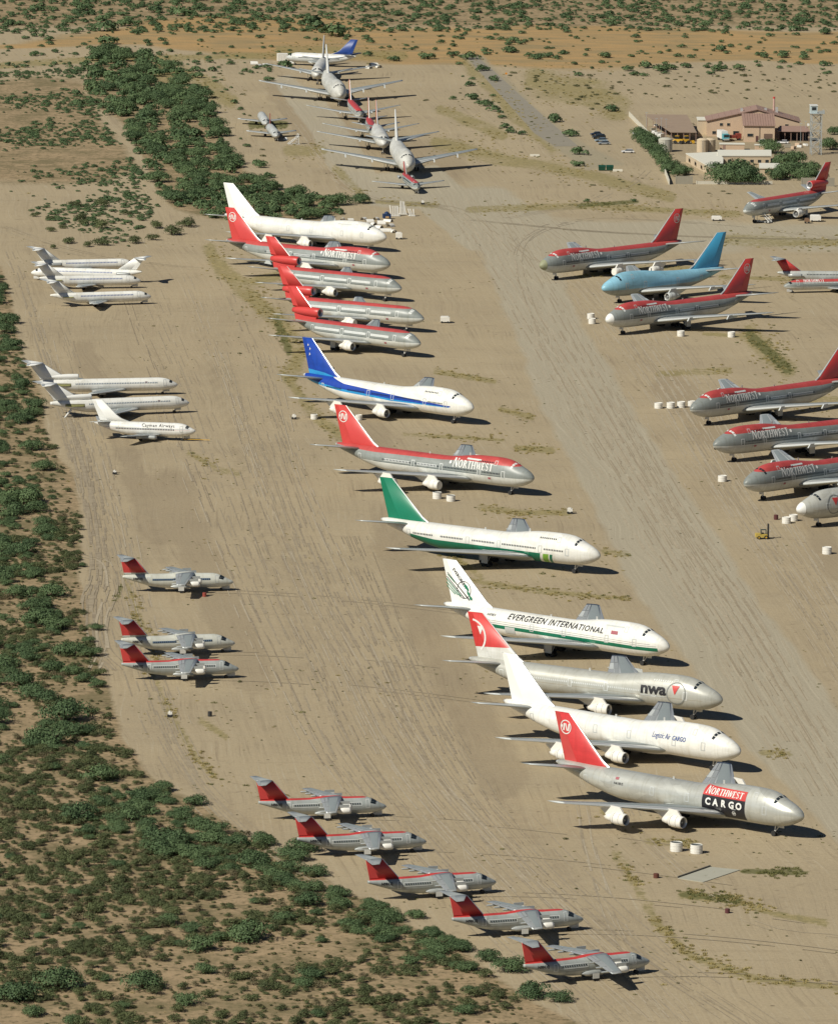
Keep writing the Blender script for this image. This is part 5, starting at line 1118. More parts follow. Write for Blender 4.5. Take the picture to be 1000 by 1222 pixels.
# keep clear of the parked aircraft and of the road
LAB = {'belt': ('mesquite_tree', 'tree', 'dense green mesquite tree in the belt along the far left edge', 'mesquite trees along the left edge'),
       'belt2': ('mesquite_tree', 'tree', 'green mesquite tree at the left edge below the belt, scrub around it', 'mesquite trees lower left'),
       'low': ('mesquite_bush', 'bush', 'rounded green mesquite bush in the scrub below the small jets', 'mesquite bushes lower left'),
       'low2': ('mesquite_bush', 'bush', 'green mesquite bush beside the lower row of small regional jets', 'mesquite bushes beside the regional jets'),
       'strip': ('round_bush', 'bush', 'lone round green bush where the old grey strip bends', None),
       'upper_left': ('desert_bush', 'bush', 'olive desert bush on pale sand above the slim white jets', 'desert bushes on the upper left sand'),
       'thicket': ('mesquite_tree', 'tree', 'dark green mesquite tree in the long thicket at the upper left', 'mesquite trees of the long thicket'),
       'far_trees': ('desert_tree', 'tree', 'dark green desert tree on open ground near the top of the view', 'desert trees near the top'),
       'compound': ('garden_tree', 'tree', 'leafy green tree inside the walled yard by the tan buildings', 'trees in the walled yard'),
       'scrub': ('creosote_bush', 'bush', 'small olive creosote bush in the scrub at the lower left', 'creosote bushes lower left'),
       'upper_scrub': ('creosote_bush', 'bush', 'small olive bush on the sandy ground at the upper left', 'small bushes upper left'),
       'top_scrub': ('desert_shrub', 'shrub', 'small dark shrub on the plain at the top of the view', 'shrubs on the far plain'),
       'weeds': ('weed_clump', 'shrub', 'low dry weed clump on the open sand', 'weed clumps')}
def ordinal(i): return ['first', 'second', 'third', 'fourth', 'fifth', 'sixth', 'seventh', 'eighth', 'ninth', 'tenth', 'eleventh', 'twelfth', 'thirteenth', 'fourteenth', 'fifteenth', 'sixteenth'][i]
SHORT = {'belt': 'mesquite tree in the left edge belt', 'belt2': 'mesquite tree in the lower left edge belt', 'low': 'mesquite bush below the small jets', 'low2': 'mesquite bush beside the nearest small jets', 'thicket': 'mesquite tree of the upper left thicket',
         'far_trees': 'dark tree on the far plain', 'compound': 'leafy tree in the walled yard', 'upper_left': 'olive bush above the slim white jets', 'scrub': 'olive creosote bush in the lower left scrub', 'upper_scrub': 'olive bush on the upper left sand', 'top_scrub': 'dark shrub on the far plain', 'weeds': 'weed clump on open sand'}
def name_rows(sel):
    zones = {}
    for i, q in sel: zones.setdefault(q[5], []).append((project(q[0], q[1]), i, q))
    out = {}
    for zn, L_ in zones.items():
        L_.sort(key=lambda t: t[0][1]); k = max(1, min(15, round(math.sqrt(len(L_) * .8)))); per = math.ceil(len(L_) / k)
        for b in range(0, len(L_), per):
            row = sorted(L_[b:b + per], key=lambda t: t[0][0])
            for j, (_, i, q) in enumerate(row):
                out[i] = ('big ' if q[2] > 3.2 else 'small ' if q[2] < 1.8 else 'rounded ') + SHORT.get(zn, zn) + ', ' + ordinal(b // per) + ' row down, ' + ordinal(min(15, j)) + ' from the left'
    return out
N_IND = 295; rr_ = random.Random(3); done = 0; rest = {}
SEL = [(i, q) for i, q in enumerate(PL) if i < N_IND or q[5] in ('compound', 'strip')]; ROWL = name_rows([t for t in SEL if t[1][5] != 'strip'])
for qi, q in enumerate(PL):
    x, y, r, hf, kind, zone = q
    if qi < N_IND or zone in ('compound', 'strip'):
        nm, cat, lab, grp = LAB[zone]; lab = ROWL.get(qi, lab)
        cm, tm = rr_.choice(CR[kind]); o = thing(nm, lab, cat, x, y, rr_.uniform(0, 6.28), grp)
        c = link(bpy.data.objects.new('crown', cm), o); c.scale = (r * 1.18, r * 1.18, r * 1.15 * hf)
        if tm: t = link(bpy.data.objects.new('trunk', tm), o); t.scale = c.scale
        done += 1
    else: rest.setdefault(('far' if kind in ('far', 'mes') and zone in ('top_scrub', 'thicket', 'far_trees') else kind, 'mesquite_thicket' if kind == 'mes' else ('far_scrub' if zone in ('top_scrub', 'far_trees') else 'desert_scrub')), []).append(q)

def proto_collection(name, meshes):
    c = bpy.data.collections.new(name)
    for i, me in enumerate(meshes): c.objects.link(bpy.data.objects.new(me.name, me))
    return c
def gn_scatter(name, pts, coll, kind='stuff'):
    """countless plants as one object: points that carry instances"""
    me = bpy.data.meshes.new(name); n = len(pts); me.vertices.add(n)
    me.vertices.foreach_set('co', np.array([(p[0], p[1], 0) for p in pts], np.float32).ravel())
    a = me.attributes.new('size', 'FLOAT_VECTOR', 'POINT'); a.data.foreach_set('vector', np.array([(p[2] * 1.18, p[2] * 1.18, p[2] * 1.15 * p[3]) for p in pts], np.float32).ravel())
    g = np.random.default_rng(n); b = me.attributes.new('turn', 'FLOAT', 'POINT'); b.data.foreach_set('value', g.uniform(0, 6.28, n).astype(np.float32))
    o = link(bpy.data.objects.new(name, me)); o['kind'] = kind
    ng = bpy.data.node_groups.new(name, 'GeometryNodeTree'); ng.interface.new_socket('Geometry', in_out='INPUT', socket_type='NodeSocketGeometry'); ng.interface.new_socket('Geometry', in_out='OUTPUT', socket_type='NodeSocketGeometry')
    N = ng.nodes; Lk = ng.links; gi = N.new('NodeGroupInput'); go = N.new('NodeGroupOutput')
    ci = N.new('GeometryNodeCollectionInfo'); ci.inputs['Collection'].default_value = coll; ci.inputs['Separate Children'].default_value = True; ci.inputs['Reset Children'].default_value = True
    ip = N.new('GeometryNodeInstanceOnPoints'); ip.inputs['Pick Instance'].default_value = True
    s = N.new('GeometryNodeInputNamedAttribute'); s.data_type = 'FLOAT_VECTOR'; s.inputs['Name'].default_value = 'size'
    t = N.new('GeometryNodeInputNamedAttribute'); t.data_type = 'FLOAT'; t.inputs['Name'].default_value = 'turn'
    cx = N.new('ShaderNodeCombineXYZ'); Lk.new(t.outputs[0], cx.inputs[2])
    Lk.new(gi.outputs[0], ip.inputs['Points']); Lk.new(ci.outputs[0], ip.inputs['Instance']); Lk.new(s.outputs[0], ip.inputs['Scale']); Lk.new(cx.outputs[0], ip.inputs['Rotation']); Lk.new(ip.outputs[0], go.inputs[0])
    md = o.modifiers.new('scatter', 'NODES'); md.node_group = ng
    return o
for (kind, name), pts in rest.items():
    gn_scatter(name, [(p[0], p[1], p[2], p[3]) for p in pts], proto_collection(kind + '_plants', [c for c, _ in CR[kind]]))

# wheel tracks: thin strips of churned soil lying on the sand
def track_mat(name, ca, cb):
    m, n, l, b = nt(name); tc = n.new('ShaderNodeTexCoord'); q = n.new('ShaderNodeTexNoise'); q.inputs['Scale'].default_value = .35; q.inputs['Detail'].default_value = 7; q.inputs['Roughness'].default_value = .7
    l.new(tc.outputs['Object'], q.inputs['Vector']); cr = n.new('ShaderNodeValToRGB'); e_ = cr.color_ramp.elements; e_[0].position = .40; e_[1].position = .62; e_[0].color = (*ca, 1); e_[1].color = (*cb, 1)
    l.new(q.outputs['Fac'], cr.inputs[0]); l.new(cr.outputs[0], b.inputs['Base Color']); b.inputs['Roughness'].default_value = .95; b.inputs['Specular IOR Level'].default_value = .1; return m
MT = [track_mat('track_dark_soil', (.345, .290, .205), (.275, .229, .162)), track_mat('track_pale_dust', (.35, .298, .215), (.42, .36, .262)), track_mat('track_churned', (.325, .272, .193), (.235, .193, .136))]
TB = [MB(), MB(), MB()]; tr_ = random.Random(11); lvl = [0]
def smooth_line(pts, step=6.0):
    P = [Vector(G(*p)) for p in pts]; P = [P[0] * 2 - P[1]] + P + [P[-1] * 2 - P[-2]]; out = []
    for i in range(1, len(P) - 2):
        n = max(2, int((P[i + 1] - P[i]).length / step))
        for k in range(n):
            t = k / n; a, b, c, d = P[i - 1], P[i], P[i + 1], P[i + 2]
            out.append(.5 * ((2 * b) + (c - a) * t + (2 * a - 5 * b + 4 * c - d) * t * t + (3 * b - a - 3 * c + d) * t**3))
    out.append(P[-2]); return out
def ribbon(P, off, w_, k, a=0.0, b=1.0):
    i0, i1 = int(len(P) * a), max(int(len(P) * a) + 3, int(len(P) * b)); Q_ = P[i0:i1]
    if len(Q_) < 3: return
    V = []; z = .012 + .0011 * (lvl[0] % 60); lvl[0] += 1
    for i, p in enumerate(Q_):
        d = (Q_[min(i + 1, len(Q_) - 1)] - Q_[max(i - 1, 0)]).normalized(); nn = Vector((-d.y, d.x)); ww = w_ * (.55 + .45 * math.sin(math.pi * i / (len(Q_) - 1))) * tr_.uniform(.8, 1.2)
        V += [(*(p + nn * (off - ww / 2)), z), (*(p + nn * (off + ww / 2)), z)]
    F = []; i = 0
    while i < len(Q_) - 1:
        n_ = tr_.randint(1, 5); F += [(2 * q + 1, 2 * q, 2 * q + 2, 2 * q + 3) for q in range(i, min(i + n_, len(Q_) - 1))]; i += n_ + tr_.randint(0, 5)
    TB[k].add(V, F)
def tracks(pts, n, spread, gauge=2.2, w_=.34, kinds=(0, 0, 1), seg=.35):
    n = max(2, int(n * .62))
    for _ in range(n):
        o_ = tr_.gauss(0, spread); j = [(x + tr_.gauss(0, 3) + o_, y) for x, y in pts]; P = smooth_line(j); a = tr_.uniform(-.2, .8); b = min(1, a + tr_.uniform(seg, 1)); a = max(0, a); k = tr_.choice(kinds)
        for s_ in (-1, 1): ribbon(P, s_ * gauge / 2, w_ * tr_.uniform(.7, 1.3), k, a, b)
LN = [(205, 330), (255, 450), (300, 570), (345, 680), (395, 790), (450, 900), (530, 1000), (640, 1110), (760, 1220)]
tracks(LN, 46, 34, kinds=(0, 0, 2, 1)); tracks([(290, 420), (330, 560), (385, 700), (440, 800), (520, 930), (640, 1060), (800, 1215)], 30, 16, kinds=(0, 2, 0, 1)); tracks([(420, 640), (470, 760), (540, 900), (620, 1000), (760, 1130), (900, 1225)], 26, 14, kinds=(0, 2, 0))
tracks([(60, 380), (95, 500), (130, 620), (160, 740), (205, 880), (280, 980), (420, 1080)], 26, 12, kinds=(0, 0, 1)); tracks([(20, 300), (50, 400), (90, 520), (108, 600), (118, 680), (108, 720), (116, 770), (140, 800)], 14, 4, w_=.6, kinds=(0, 2, 1), seg=.6)
tracks([(60, 655), (100, 665), (130, 672), (136, 700), (122, 740), (118, 780), (90, 830)], 6, 4, w_=.6, kinds=(0, 1)); tracks([(560, 235), (620, 330), (690, 450), (780, 600), (870, 740), (1000, 950)], 60, 26, kinds=(1, 0, 1)); tracks([(600, 250), (700, 330), (790, 440), (880, 580), (960, 700), (1040, 830)], 50, 22, kinds=(1, 0, 1))
tracks([(560, 262), (700, 275), (860, 283), (1030, 286)], 22, 0, kinds=(1, 0)); tracks([(1010, 286), (860, 268), (700, 262), (620, 300), (660, 420)], 8, 8, kinds=(0, 1)); tracks([(330, 115), (385, 190), (440, 235), (540, 250), (600, 300)], 14, 6, kinds=(0, 1)); tracks([(690, 172), (760, 195), (700, 240), (600, 260)], 8, 8, kinds=(0, 1)); tracks([(820, 1225), (740, 1120), (700, 1020), (690, 960)], 8, 8, kinds=(0, 1)); tracks([(1020, 1120), (900, 1100), (780, 1010), (740, 940)], 6, 10, kinds=(0, 1)); tracks([(0, 270), (90, 300), (240, 320), (330, 300)], 8, 6, kinds=(0, 1))
for (x, y, rot, wh, lab) in RJ:
    for d_ in (-2.2, 2.2):
        c_, s_ = math.cos(R(rot)), math.sin(R(rot)); P = [Vector((x + c_ * t_ - s_ * d_ + .02 * t_ * t_ * .3, y + s_ * t_ + c_ * d_ - .012 * t_ * t_)) for t_ in range(6, 60, 4)]; ribbon(P, 0, .45, 0)
for k, nm_ in enumerate(('wheel_tracks', 'dusty_tracks', 'churned_tracks')): tag(TB[k].build(nm_, MT[k]), kind='structure')

# grass: tufts of dry blades on the yellow patches, green weeds among them
def tuft_mesh(name, seed, m, n=46):
    g = np.random.default_rng(seed); V = []; C = []
    for i in range(n):
        a = g.uniform(0, 6.28); d = g.uniform(0, .9)**.7; p = np.array([d * math.cos(a), d * math.sin(a), 0]); b = g.uniform(0, 6.28); hgt = g.uniform(.25, .6); w_ = g.uniform(.05, .11)
        t = np.array([math.cos(b), math.sin(b), 0]) * w_; lean = np.array([g.normal(0, .14), g.normal(0, .14), hgt]); V += [p - t, p + t, p + lean + t * .6, p + lean - t * .6]; C += [g.uniform()] * 4
    me = mesh(name, V, [(4 * i, 4 * i + 1, 4 * i + 2, 4 * i + 3) for i in range(n)], [m]); a = me.attributes.new('leaf', 'FLOAT', 'POINT'); a.data.foreach_set('value', C); return me
tg = [tuft_mesh('grass_tuft', 300 + i, L_GRS) for i in range(4)]; wg = [tuft_mesh('weed_tuft', 320 + i, L_YGR, 40) for i in range(4)]
g = np.random.default_rng(5)
def along(lines, dens, smin, smax, spread):
    out = []
    for pts, hw in lines:
        for a, b in zip(pts, pts[1:]):
            Lp = math.hypot(b[0] - a[0], b[1] - a[1]); n = int(Lp * hw * dens)
            for _ in range(n):
                t = g.uniform(); u = g.normal(0, hw * spread * .5); v = g.normal(0, hw * spread * .5)
                q = (a[0] + (b[0] - a[0]) * t + u, a[1] + (b[1] - a[1]) * t + v); x, y = G(*q)
                if wob(np.array([x]), np.array([y]), 6, 3)[0] + g.normal(0, .12) < -.06: continue
                out.append((x, y, g.uniform(smin, smax), 1.0))
    return out
gn_scatter('dry_grass', along(GRASS, .16, .22, .65, 1.6), proto_collection('grass_tufts', tg))
gn_scatter('green_weeds', along(GRASS, .03, .2, .6, 1.6) + along(WEEDS, .25, .25, .7, 1.5), proto_collection('weed_tufts', wg))
# scattered weeds, clods and rubbish on the open sand
pts = []
for k in range(5200):
    px, py = g.uniform(-20, 1020), g.uniform(90, 1225)**1.0
    x, y = G(px, py)
    if wob(np.array([x]), np.array([y]), 22, 9)[0] < .10 + g.normal(0, .12): continue
    if poly_dist(np.array([px]), np.array([py]), LANE)[0] > 4 and g.uniform() < .93: continue
    pts.append((x, y, g.uniform(.10, .42) * (1 + 1.0 * (g.uniform() > .93)), .7))
gn_scatter('sparse_weeds', pts, proto_collection('sparse_tufts', [wg[0], tg[0], wg[1], CR['scr'][0][0]]))

# ================================================================ SMALL THINGS ON THE SAND
def GP(px, py): return G(px, py)
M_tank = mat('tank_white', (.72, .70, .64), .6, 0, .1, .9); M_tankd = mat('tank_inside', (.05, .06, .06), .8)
def tank_proto(open_top):
    o = thing('white_tank', 'x', 'tank', 0, 0, 0, 'round white tanks on the sand')
    b = MB().lathe([(0, 1.22), (0.02, 1.25), (.5, 1.25), (.52, 1.28), (.6, 1.28), (.62, 1.25), (1.15, 1.25), (1.17, 1.28), (1.25, 1.28), (1.27, 1.25), (1.8, 1.25), (1.85, 1.16), (1.7, 1.14)], (0, 0, 0), 'Z', 24); b.build('shell', M_tank, o)
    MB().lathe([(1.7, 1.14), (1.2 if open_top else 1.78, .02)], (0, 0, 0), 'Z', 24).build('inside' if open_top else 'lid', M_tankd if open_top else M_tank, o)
    MB().box(1.2, 1.45, -.2, .2, .1, .35).build('skid_lug', M_tyre, o)
    return o
TANKS = [(807, 1016, 1.05, 1, 'open round white tank off the near wing of the cargo jet, left of two'), (831, 1018.5, 1.05, 1, 'open round white tank off the near wing of the cargo jet, right of two'),
         (705, 380, .95, 0, 'round white tank standing just behind another, left of the three right side jets'), (706.5, 386, .95, 0, 'round white tank in front of its twin, left of the three right side jets'),
         (812.4, 401, .95, 0, 'round white tank alone below the white nosed jumbo jet'), (872.7, 402, .95, 0, 'round white tank beside dry grass, below the wing of a jumbo jet'),
         (785.7, 487, .98, 0, 'leftmost of the four round white tanks in a row'), (800.3, 487, .98, 0, 'second from the left of the four round white tanks'), (812.8, 486, .98, 0, 'third from the left of four round white tanks, weeds before it'), (825.3, 484.5, .9, 0, 'round white tank touching the nose of a jumbo jet'),
         (862, 574.5, 1.0, 0, 'round white tank alone left of the dark windowed jumbo nose'), (938.3, 624.5, .95, 0, 'front one of two round white tanks by the pale silver nose'), (946.7, 621.5, .95, 0, 'rear one of two round white tanks by the pale silver nose'), (986.8, 661, 1.0, 0, 'round white tank alone at the right edge below the forklift'),
         (521.6, 595, 1.0, 1, 'open round white tank by a wrapped engine, left of two'), (538, 598, .98, 1, 'open round white tank by the green tailed jet, right of two'), (375, 500, .85, 0, 'round white tank under the wing tip of the blue tailed jet'), (428, 501, .85, 0, 'round white tank behind the red emblem tail')]
tp = {0: tank_proto(0), 1: tank_proto(1)}; used = {0: 0, 1: 0}
for (px, py, s_, op, lab) in TANKS:
    x, y = GP(px, py)
    o = tp[op] if not used[op] else copy_tree(tp[op]); used[op] = 1
    o.location = (x, y, 0); o.scale = (s_, s_, s_ * rr_.uniform(.92, 1.02)); o.rotation_euler = (0, 0, rr_.uniform(-.5, .5)); o['label'] = lab
def cart(px, py, lab, l=3, w=2, h=1.6, m=M_tank, rot=0, grp=None):
    o = thing('ground_cart', lab, 'cart', *GP(px, py), rot, grp)
    MB().box(-l / 2, l / 2, -w / 2, w / 2, .5, h).box(-l / 2 + .2, l / 2 - .4, -w / 2 + .15, w / 2 - .15, h, h + .25).build('body', m, o)
    for a in (-1, 1):
        for b in (-1, 1): MB().tube((a * l * .33, b * w * .45 - .12, .35), (a * l * .33, b * w * .45 + .12, .35), .35, n=10).build('wheel', M_tyre, o)
    MB().box(l / 2, l / 2 + 1.1, -.06, .06, .4, .52).build('tow_hitch', M_tyre, o); return o
cart(531, 385, 'small white cart on the sand off the middle three engined jet', 3.0, 2.2, 1.9)
cart(351, 500, 'small white cart farthest left behind the blue tailed jet', 1.2, 1.2, 1.2)
cart(680, 613, 'small white box cart beside the lane, right of the green tailed jet', 1.4, 1.2, 1.4)
cart(743, 266, 'small cream cart by the near jumbo jets at right', 2.5, 1.6, 1.3) if False else None
cart(855, 263, 'low white service cart beyond the dark red fin, on open sand', 3.6, 2.0, 1.5)
cart(973, 264, 'white service truck body under the wing of the upper right jet', 3.8, 2.4, 2.2)
cart(963, 266, 'brown crate cart beside the white one under the upper right jet', 1.8, 1.6, 1.6, mat('crate_brown', (.20, .12, .07), .8))
cart(856.5, 536, 'small white cart under the nose of the middle jumbo jet at right', 2.4, 1.8, 1.9)
cart(476, 285, 'cream box cart right of the white jumbo nose, by the scrap pile', 2.3, 1.8, 2.2)
cart(203, 856, 'small white box standing alone on the sand left of centre', 1.0, .8, 1.2)
cart(137, 566, 'small white box alone left of the lane below the small titled twin', .9, .7, 1.0)
def drum(px, py, lab, m, r=.45, h=1.1):
    o = thing('oil_drum', lab, 'drum', *GP(px, py)); MB().lathe([(0, .02), (0, r), (h * .33, r), (h * .35, r * 1.06), (h * .37, r), (h * .66, r), (h * .68, r * 1.06), (h * .70, r), (h, r), (h, .02)], (0, 0, 0), 'Z', 16).build('body', m, o)
    MB().lathe([(h + .01, .08), (h + .07, .08), (h + .07, .01)], (r * .5, 0, 0), 'Z', 8).build('bung', M_tyre, o)
drum(244, 712, 'red oil drum on the sand below the farthest small white jet', mat('drum_red', (.30, .06, .04), .6), .5, 1.0)
drum(250.5, 855, 'dark oil drum standing alone in the open sand', mat('drum_dark', (.03, .03, .03), .6), .5, 1.1)
drum(783, 1048, 'rusty drum on its own left of the concrete slab', mat('drum_rust', (.12, .04, .025), .8), .6, .9)
drum(868, 1090, 'dark red drum on the sand below the weeds', mat('drum_maroon', (.10, .03, .03), .8), .5, .9)
drum(926, 620, 'dark red drum left of the two white tanks by the silver nose', mat('drum_maroon', (.10, .03, .03), .8), .6, 1.3)

# forklift
o = thing('forklift', 'yellow forklift with a tall dark mast, standing alone on the sand', 'forklift', *GP(911.5, 643), R(8), None, sc=.88)
MB().box(-2.2, .9, -1.0, 1.0, .55, 1.35).box(-2.6, -1.2, -.95, .95, .6, 1.75).box(-1.2, .9, -.9, .9, 1.35, 1.5).build('body', mat('forklift_yellow', (.50, .37, .08), .6), o)
MB().box(-1.0, .7, -.75, .75, 2.75, 2.85).tube((-1.0, -.7, 1.4), (-.9, -.7, 2.8), .07).tube((-1.0, .7, 1.4), (-.9, .7, 2.8), .07).tube((.7, -.7, 1.4), (.6, -.7, 2.8), .07).tube((.7, .7, 1.4), (.6, .7, 2.8), .07).build('cab_cage', mat('cage_green_black', (.02, .04, .03), .5), o)
MB().box(-.7, -.1, -.3, .3, 1.4, 1.9).box(-.85, -.7, -.3, .3, 1.4, 2.4).build('seat', M_tyre, o)
m_ = MB().box(1.15, 1.45, -.75, -.5, .2, 4.6).box(1.15, 1.45, .5, .75, .2, 4.6).box(1.2, 1.4, -.5, .5, 4.4, 4.6).box(1.2, 1.4, -.5, .5, 2.3, 2.5).tube((1.3, 0, .5), (1.3, 0, 4.2), .09).build('mast', M_tyre, o)
for s_ in (-.4, .4): MB().box(1.45, 2.9, s_ - .1, s_ + .1, .15, .22).build('fork', M_tyre, m_)
for x_, r_ in ((.5, .6), (-1.7, .5)):
    for s_ in (-1, 1):
        wv = MB().tube((x_, s_ * 1.0 - .2, r_), (x_, s_ * 1.0 + .2, r_), r_, n=16).build('wheel', M_tyre, o); MB().tube((x_, s_ * 1.0 - .21, r_), (x_, s_ * 1.0 + .21, r_), r_ * .45, n=10).build('rim', M_yellow, wv)

# airstairs at the upper right jet
o = thing('airstairs', 'white wheeled airstairs at the front door of the upper right jet', 'airstairs', *GP(910, 265), R(140), None)
b = MB()
for i in range(12): b.box(-3.4 + i * .42, -3.4 + i * .42 + .42, -.8, .8, .5 + i * .36, .56 + i * .36)
b.build('steps', M_gear, o)
for s_ in (-.85, .85):
    MB().tube((-3.4, s_, 1.5), (1.7, s_, 5.9), .07).tube((-3.4, s_, .5), (1.7, s_, 4.8), .1).tube((-3.4, s_, .5), (-3.4, s_, 1.5), .06).tube((1.7, s_, 4.7), (1.7, s_, 5.9), .06).build('handrail', M_gear, o)
MB().box(1.6, 3.2, -.9, .9, 4.75, 4.9).tube((3.1, -.8, .4), (3.1, -.8, 4.8), .08).tube((3.1, .8, .4), (3.1, .8, 4.8), .08).tube((-3.0, 0, .5), (3.1, .8, 4.6), .07).build('platform', M_gear, o)
MB().box(-3.6, 3.4, -1.1, 1.1, .3, .48).build('chassis', M_gear, o)
for x_ in (-2.6, 2.4):
    for s_ in (-1, 1): MB().tube((x_, s_ * 1.1 - .12, .32), (x_, s_ * 1.1 + .12, .32), .32, n=10).build('wheel', M_tyre, o)

# scrap by the far white jumbo jet: cowlings, racks of flaps, blue tarpaulined unit
def shell_piece(px, py, lab, r=1.3, l=2.6, arc=(10, 190), rot=0, m=M_cover, tilt=0, z=0):
    o = thing('engine_cowling', lab, 'cowling', *GP(px, py), rot, 'scrapped cowlings by the farthest white jumbo jet')
    V = []; n = 12
    for rr2 in (r, r - .12):
        for x_ in (-l / 2, 0, l / 2):
            for i in range(n + 1):
                a = R(arc[0] + (arc[1] - arc[0]) * i / n); k2 = .92 if x_ > 0 else 1
                V.append((x_, rr2 * k2 * math.cos(a), max(0.02, rr2 * k2 * math.sin(a)) + z))
    F = [];
    for j in range(2):
        for i in range(n): F.append((j * (n + 1) + i, j * (n + 1) + i + 1, (j + 1) * (n + 1) + i + 1, (j + 1) * (n + 1) + i)); k3 = 3 * (n + 1); F.append((k3 + j * (n + 1) + i + 1, k3 + j * (n + 1) + i, k3 + (j + 1) * (n + 1) + i, k3 + (j + 1) * (n + 1) + i + 1))
    part('shell', V, F, m, o, True)
    MB().tube((-l / 2, r, .05), (l / 2, r * .92, .05), .08).tube((-l / 2, -r, .05), (l / 2, -r * .92, .05), .08).build('edge_rail', M_alu, o)
SCP = [(441, 265, 1.2, 2.8, .3), (449, 262, 1.0, 2.2, 1.2), (446, 268, .9, 2.6, 2.0), (455, 267, 1.3, 3.0, .1), (452, 272, 1.1, 2.6, 2.5), (460, 276, 1.2, 4.2, .2), (466, 270, 1.1, 2.4, .9), (470, 277, 1.0, 2.6, 1.8), (463, 264, .9, 3.2, 2.6), (434, 262, 1.0, 2.0, 1.0), (418, 263, .9, 2.2, .4), (409, 262, .8, 2.0, 1.5)]
for i, (px, py, r_, l_, ro) in enumerate(SCP): shell_piece(px, py, 'white curved engine cowling in the far scrap pile, ' + ordinal(sorted(SCP, reverse=True).index(SCP[i])) + ' from its right end', r_, l_, (5, 175), ro)
o = thing('ground_power_unit', 'dark blue covered unit in the scrap pile beyond the white nose', 'machine', *GP(461.5, 261), .2)
MB().box(-1.4, 1.4, -.9, .9, .4, 1.9).build('body', mat('tarp_blue', (.01, .035, .11), .6), o); MB().lathe([(0, .9), (.5, .8), (.9, .02)], (0, 0, 1.9), 'Z', 12).build('hood', mat('tarp_blue', (.01, .035, .11), .6), o)
MB().box(-.6, .6, -1.1, -.9, .4, 1.1).build('control_box', mat('box_orange', (.5, .32, .15), .6), o)
for (px, py, k2, h_, lab) in ((471, 257.5, 5, 3.9, 'rack of white flap panels stood on end, leftmost of three'), (481, 255.5, 4, 4.8, 'rack of tall white flap panels stood on end, middle of three'), (491.5, 257.5, 3, 3.0, 'short rack of white flap panels stood on end, rightmost of three')):
    o = thing('flap_rack', lab, 'panel rack', *GP(px, py), .1, 'racks of flap panels by the strip'); MB().box(-.25 - k2 * .33, .25 + k2 * .33, -.8, .8, .05, .3).build('base', M_gear, o)
    for i in range(k2): x_ = (i - (k2 - 1) / 2) * .62; w_ = rr_.uniform(-.9, .2); h_ = h_ * rr_.uniform(.9, 1.06); MB().add([(x_ - .22, -.7, .3), (x_ + .22, -.7, .3), (x_ + .22, .7, .3), (x_ - .22, .7, .3), (x_ - .16 + w_, -.6, h_), (x_ + .16 + w_, -.6, h_), (x_ + .16 + w_, .6, h_ - .3), (x_ - .16 + w_, .6, h_ - .3)], [(0, 3, 2, 1), (4, 5, 6, 7), (0, 1, 5, 4), (1, 2, 6, 5), (2, 3, 7, 6), (3, 0, 4, 7)]).build('panel', M_cover, o)
cart(504.5, 243.5, 'small white box on the weeds right of the flap racks', 1.0, .8, 1.3)
# things round the far strip
for (px, py, r_, l_, ro, lab) in ((303, 76, 1.3, 3.2, .2, 'white engine cowling left of the farthest line of jets'), (309, 79, 1.2, 3.0, 1.1, 'white cowling beside another left of the farthest jets'), (316, 78, 1.1, 2.6, .5, 'white cowling closest to the far wing tips'), (446, 78, 1.4, 3.4, .4, 'white cowling right of the far wing tips'), (452, 80, 1.2, 3.0, 1.9, 'white cowling rightmost beyond the far wing tips'), (440, 81, 1.1, 2.6, 2.4, 'white cowling nearest the right far wing tip')):
    o = shell_piece(px, py, lab, r_, l_, (5, 175), ro)
o = thing('storage_container', 'pale box container with a dark end before the far twin jet nose', 'container', *GP(337, 72.5), R(8)); MB().box(-2.2, 2.2, -1.6, 1.6, .2, 3.4).build('box', M_cover, o); MB().box(2.2, 2.35, -1.5, 1.5, .3, 3.3).build('end_door', M_tankd, o)
for k2 in range(6): MB().box(-2.0 + k2 * .7, -1.9 + k2 * .7, -1.66, -1.6, .3, 3.3).build('rib', M_cover, o)
# pieces by the two hulks
o = thing('nose_cone', 'white nose cone lying right of the stripped jet hulks', 'nose cone', *GP(341, 166.5), .4); MB().lathe([(0, .9), (.5, .8), (.9, .5), (1.1, .05)], (0, 0, .0), 'Z', 16).build('shell', M_white, o, True); MB().lathe([(0, .94), (.1, .94)], (0, 0, 0), 'Z', 16).build('rim', M_alu, o)
o = thing('work_stand', 'white tubular work stand right of the stripped jet hulks', 'work stand', *GP(351, 171.5), .3)
b = MB()
for p_, q_ in (((-2.4, -1, .1), (2.2, -1, .1)), ((-2.4, 1, .1), (2.2, 1, .1)), ((-2.4, -1, .1), (1.6, -1, 3.0)), ((-2.4, 1, .1), (1.6, 1, 3.0)), ((1.6, -1, 0), (1.6, -1, 3.9)), ((1.6, 1, 0), (1.6, 1, 3.9)), ((1.6, -1, 3), (1.6, 1, 3)), ((1.6, -1, 3.9), (1.6, 1, 3.9)), ((0, -1, .1), (1.6, 1, 1.6))): b.tube(p_, q_, .13)
b.build('frame', M_gear, o); MB().box(.6, 2.0, -1, 1, 2.95, 3.05).build('platform', M_gear, o)
for i in range(6): MB().box(-2.1 + i * .6, -1.8 + i * .6, -1, 1, .3 + i * .44, .38 + i * .44).build('step', M_gear, o)

